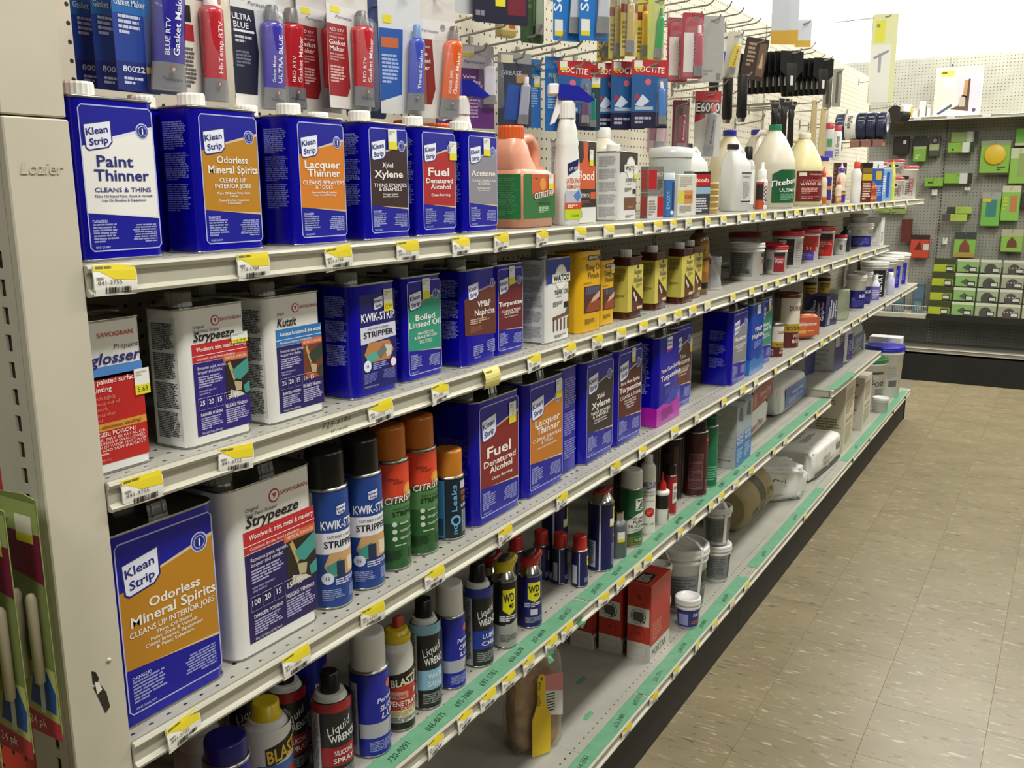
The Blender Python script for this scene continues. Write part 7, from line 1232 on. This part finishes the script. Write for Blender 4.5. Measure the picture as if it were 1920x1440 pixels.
for i, (y, w_, h_, c, s) in enumerate(((1.27, .075, .10, '#e6e4da', 'round clear package'), (1.20, .04, .07, '#c9b9a8', 'tan packet'), (1.146, .045, .12, '#d2cfc6', 'white capped packet'), (1.10, .03, .09, '#b9b5aa', 'gray packet'))):
    boxthing('small_package', s+' on the far upper shelf left of the tool box', 'box', 8.26, y, 2.102, w_, .06, h_, c, lambda p: p.R(.2, .1, .8, .7, '#eceae2', 1), None, None, -90+i*7, 'small packages on the far upper shelf')
wallp('black bag with white sticker on the far wall', 1.372, 1.25, 1.82, 1.962, '#221d1a', lambda p: p.R(.62, .6, .8, .8, '#e2e0d8', 1))
wallp('black over green abrasive pack, left on the far wall', 1.216, 1.118, 1.76, 1.962, GR, lambda p: [p.R(0, .6, 1, 1, '#2a2823', 1), p.R(.0, .5, 1, .6, '#a9b58a', 2), p.A(.2, .1, .6, .3, 2, '#d2e0b0')])
wallp('small abrasive pack with black ring item', 1.10, 1.015, 1.80, 1.955, '#4a4a40', lambda p: [p.C(.5, .8, .028, '#1f1c19', 1), p.C(.5, .8, .016, '#8a877a', 2), p.R(.05, .3, .9, .62, '#a3ad7a', 1)])
wallp('green roll pack, upper one beside the upright', .942, .745, 1.905, 1.985, '#9ab06a', lambda p: [p.R(.6, 0, .8, 1, '#c9c9c0', 1), p.R(.85, 0, 1, 1, '#23221f', 1)])
wallp('green roll pack, second one below it beside the upright', .955, .76, 1.824, 1.902, GR, lambda p: [p.R(.55, 0, .8, 1, '#d2d2ca', 1), p.R(.84, 0, 1, 1, '#23221f', 1), p.C(.2, .3, .008, '#23221f', 2)], 8.38, .03)
wallp('green pack with large yellow sanding disc', .718, .508, 1.648, 1.912, GR, lambda p: [p.R(0, .86, 1, 1, '#8a957a', 1), p.R(0, 0, 1, .06, '#3a2f2a', 1), p.A(.6, .12, .9, .25, 2, '#3a4a1f')])
MB().skin([[(-.012*k, -.0+.078*math.cos(2*PI*i/28)*r_, .155+.078*math.sin(2*PI*i/28)*r_) for i in range(28)] for k, r_ in ((0, 1), (1, 1), (1.3, .9), (1.5, .2))], M('#d2b32a', .4)).build('yellow_disc', [o for o in bpy.data.objects if o.get('label') == 'green pack with large yellow sanding disc'][0])
wallp('tall pale green pack at the right picture edge', .503, .36, 1.578, 1.848, '#86b04a', lambda p: [p.R(0, .72, 1, 1, '#b9c29a', 1), p.R(.4, .2, .7, .85, '#8a9a5a', 2)])
wallp('green pack cut by the right edge below the upper shelf', .483, .36, 1.868, 2.0, '#6aa83a', lambda p: p.R(0, 0, 1, .15, '#b5b09a', 1))
wallp('flat green pack left of the upright', 1.112, .972, 1.56, 1.632, GR, lambda p: p.A(.2, .3, .8, .6, 1, '#3a4a1f'))
wallp('green roll pack in the middle right of the upright', .966, .76, 1.583, 1.664, GR, lambda p: [p.R(.55, 0, .82, 1, '#c9cac2', 1), p.R(.84, 0, 1, 1, '#23221f', 1)])
wallp('green pack with black loop, upper of two under the middle roll', .925, .74, 1.342, 1.398, '#9ab54a', lambda p: p.R(.0, 0, .35, 1, '#3a3a34', 1))
wallp('green pack with black loop, lower of two under the middle roll', .955, .768, 1.284, 1.34, '#a3b84a', lambda p: p.R(0, 0, .35, 1, '#4a4a44', 1), 8.38, .03)
wallp('green pack with teal sandpaper sheet', .675, .54, 1.247, 1.513, '#6fae4a', lambda p: [p.R(0, .8, 1, 1, '#9a9a90', 1), p.R(.25, .28, .8, .78, '#3a7a72', 2), p.R(.05, .72, .5, .82, '#d2b32a', 3)])
wallp('green pack with orange sandpaper sheet', .535, .406, 1.29, 1.562, '#7fb54a', lambda p: [p.R(0, .82, 1, 1, '#bdc09a', 1), p.R(.45, .26, .85, .72, '#b5784a', 2), p.A(.1, .3, .35, .7, 4, '#c9c23a')])
wallp('dark pack cut by the right edge at mid height', .40, .33, 1.392, 1.513, '#2a2c28')
wallp('green pack with brown pointed sanding sheet, left one', .85, .69, .995, 1.197, '#7fae4a', lambda p: [p.R(0, .72, 1, 1, '#3a3d3a', 1), p.G([(.25, .2), (.75, .2), (.72, .48), (.5, .74), (.28, .48)], '#7a4630', 2), p.R(0, 0, 1, .14, '#b58a3a', 2)])
wallp('green pack with brown pointed sanding sheet, right one', .512, .358, 1.047, 1.224, '#86b24a', lambda p: [p.R(0, .7, 1, 1, '#a9a98a', 1), p.G([(.28, .2), (.75, .2), (.72, .46), (.5, .68), (.3, .46)], '#6a3f30', 2)])
wallp('orange red scraper pack on the far wall', 1.18, 1.035, .978, 1.17, '#b8432a', lambda p: [p.R(0, .8, 1, 1, '#2f2420', 1), p.G([(.2, .35), (.5, .75), (.6, .35)], '#5c241c', 2), p.R(.7, .35, .98, .6, '#c9c6bb', 2)])
wallp('dull red toothed tool hanging behind the second shelf end', 1.262, 1.178, 1.107, 1.30, '#5c241f', None, 8.42, .02)
for i, (a, b, z0, z1, s) in enumerate(((1.055, 1.012, 1.49, 1.537, 'left of the upright'), (.812, .77, 1.53, 1.556, 'right of the upright'), (.94, .905, 1.096, 1.148, 'low beside the upright'))):
    wallp('small white blank tag '+s, a, b, z0, z1, '#dcdcd4', None, 8.46, .002, 'hang_tag', 'tag', None)
wallp('green tool pack left behind the top shelf end', 1.48, 1.36, 1.345, 1.404, '#86a04a', gp()); wallp('green tool pack right behind the top shelf end', 1.358, 1.23, 1.338, 1.404, '#8a9a52', gp())
# sanding sheet rack
rk = thing('sheet_rack', 'dark tiered rack of green sandpaper packs on the far wall', 'rack', (8.2, .3, .50))
MB().box(0, .3, -.95, .675, .0, .046, BLACKST).build('base_rail', rk)
for k in range(4): MB().box(.016+.045*k, .03+.045*k, -.95, .675, .04, .10+.11*k, M('#3a3f2c', .6)).build('tier', rk)
cols = [.982, .81, .64, .478, .31, .15, -.02]
RW = ['bottom', 'second', 'third', 'top']; CN = ['first', 'second', 'third', 'fourth', 'fifth', 'sixth']
for k in range(4):
    for c in range(5):
        y0 = cols[c]-.006-.013*(3-k)*0; y1 = cols[c+1]+.006; z0 = .547+.111*k; cc = ['#75882c', '#82a862', '#98a582', '#9f9b88', '#a8ae90'][c]; x = 8.205+.045*k
        def f(p, c=c): 
            if c == 0: p.R(0, .55, 1, 1, '#3a4022', 1); p.R(.0, .0, .6, .55, '#a3b02c', 1)
            else: p.R(0, .8, 1, 1, '#c3c9b0', 1); p.C(.5, .25, .045, '#4a4a42', 2, 18, .05) if c != 1 else p.G([(.25, .35), (.5, .62), (.75, .35), (.5, .15)], '#4a5a48', 2)
            p.R(.56, .06, .92, .42, '#2a2a26', 3); p.R(.6, .12, .88, .34, '#c9c9be', 4)
            if c == 3:
                for q in range(4): p.C(.3+.14*q, .42, .005, '#c9c5b2', 4)
        wallp('sandpaper pack in the %s row, %s from the left' % (RW[k], CN[c]), y0, y1, z0, z0+.108, cc, f, x, .008, 'sandpaper_pack', 'sandpaper', 'sandpaper packs in the rack', False)
bk = thing('wire_basket', 'white wire basket on the far wall beside the sandpaper rack', 'basket', (8.2, 1.17, .505))
MB().box(0, .28, -.18, .42, 0, .03, BEIGE).build('tray', bk)
m = MB()
for k in range(46): m.tube([(0, -.178+k*.013, .03), (0, -.178+k*.013, .10)], .0014, '#b9b7ac', 4)
m.tube([(0, -.18, .10), (0, .42, .10)], .003, '#c9c7bc', 5); m.build('wire_front', bk)
for i, (y, s) in enumerate(((1.07, 'blue bottle pack beside the wire basket'), (1.30, 'dim gray package in the wire basket'), (1.22, 'dim blue gray package in the wire basket'))):
    boxthing('bagged_goods', s, 'bag', 8.3, y, .537, .09, .05, .24 if i == 0 else .15, ('#3f565f', '#4a4a46', '#434e55')[i], lambda p: [p.R(.1, .5, .9, .9, '#4f6872', 1), p.R(.2, .1, .8, .4, '#66757b', 2)], None, None, -90)

# ------------------------------------------------------------------ small tags of the far rails, named after what stands above them
STAND = {r: [] for r in DZ}
for o in COL.objects:
    if o.type == 'EMPTY' and o.parent is None and o.get('category') not in ('shelf', 'tape', 'hook', None):
        for r, z in DZ.items():
            if abs(o.location.z-z) < .003 and .85 < o.location.y < .995: STAND[r].append((o.location.x, o['label']))
by = {}
STOPW = ('with', 'and', 'the', 'of', 'by', 'next', 'to', 'beside', 'at', 'on', 'behind', 'before', 'in', 'a', 'one', 'last', 'nearer', 'leftmost')
for row, x, st in FARTAGS:
    q = min(STAND[row], key=lambda a: abs(a[0]-x)); wds = q[1].split()[:8]
    while wds[-1].rstrip(',') in STOPW: wds.pop()
    by.setdefault(' '.join(wds).rstrip(','), []).append((x, row, st))
PO = {1: ['']}
for k in range(2, 12): PO[k] = [', '+q for q in (['left one', 'right one'] if k == 2 else ['left one', 'middle one', 'right one'] if k == 3 else ['first one', 'second one', 'third one', 'fourth one', 'fifth one', 'sixth one', 'seventh one', 'eighth one', 'ninth one', 'tenth one', 'last one'])]
for lab, l in by.items():
    l.sort()
    for i, (x, row, st) in enumerate(l): ptag(row, x, 'small price tag below the '+lab+PO[len(l)][i], False, st, 'small price tags on the far rails')
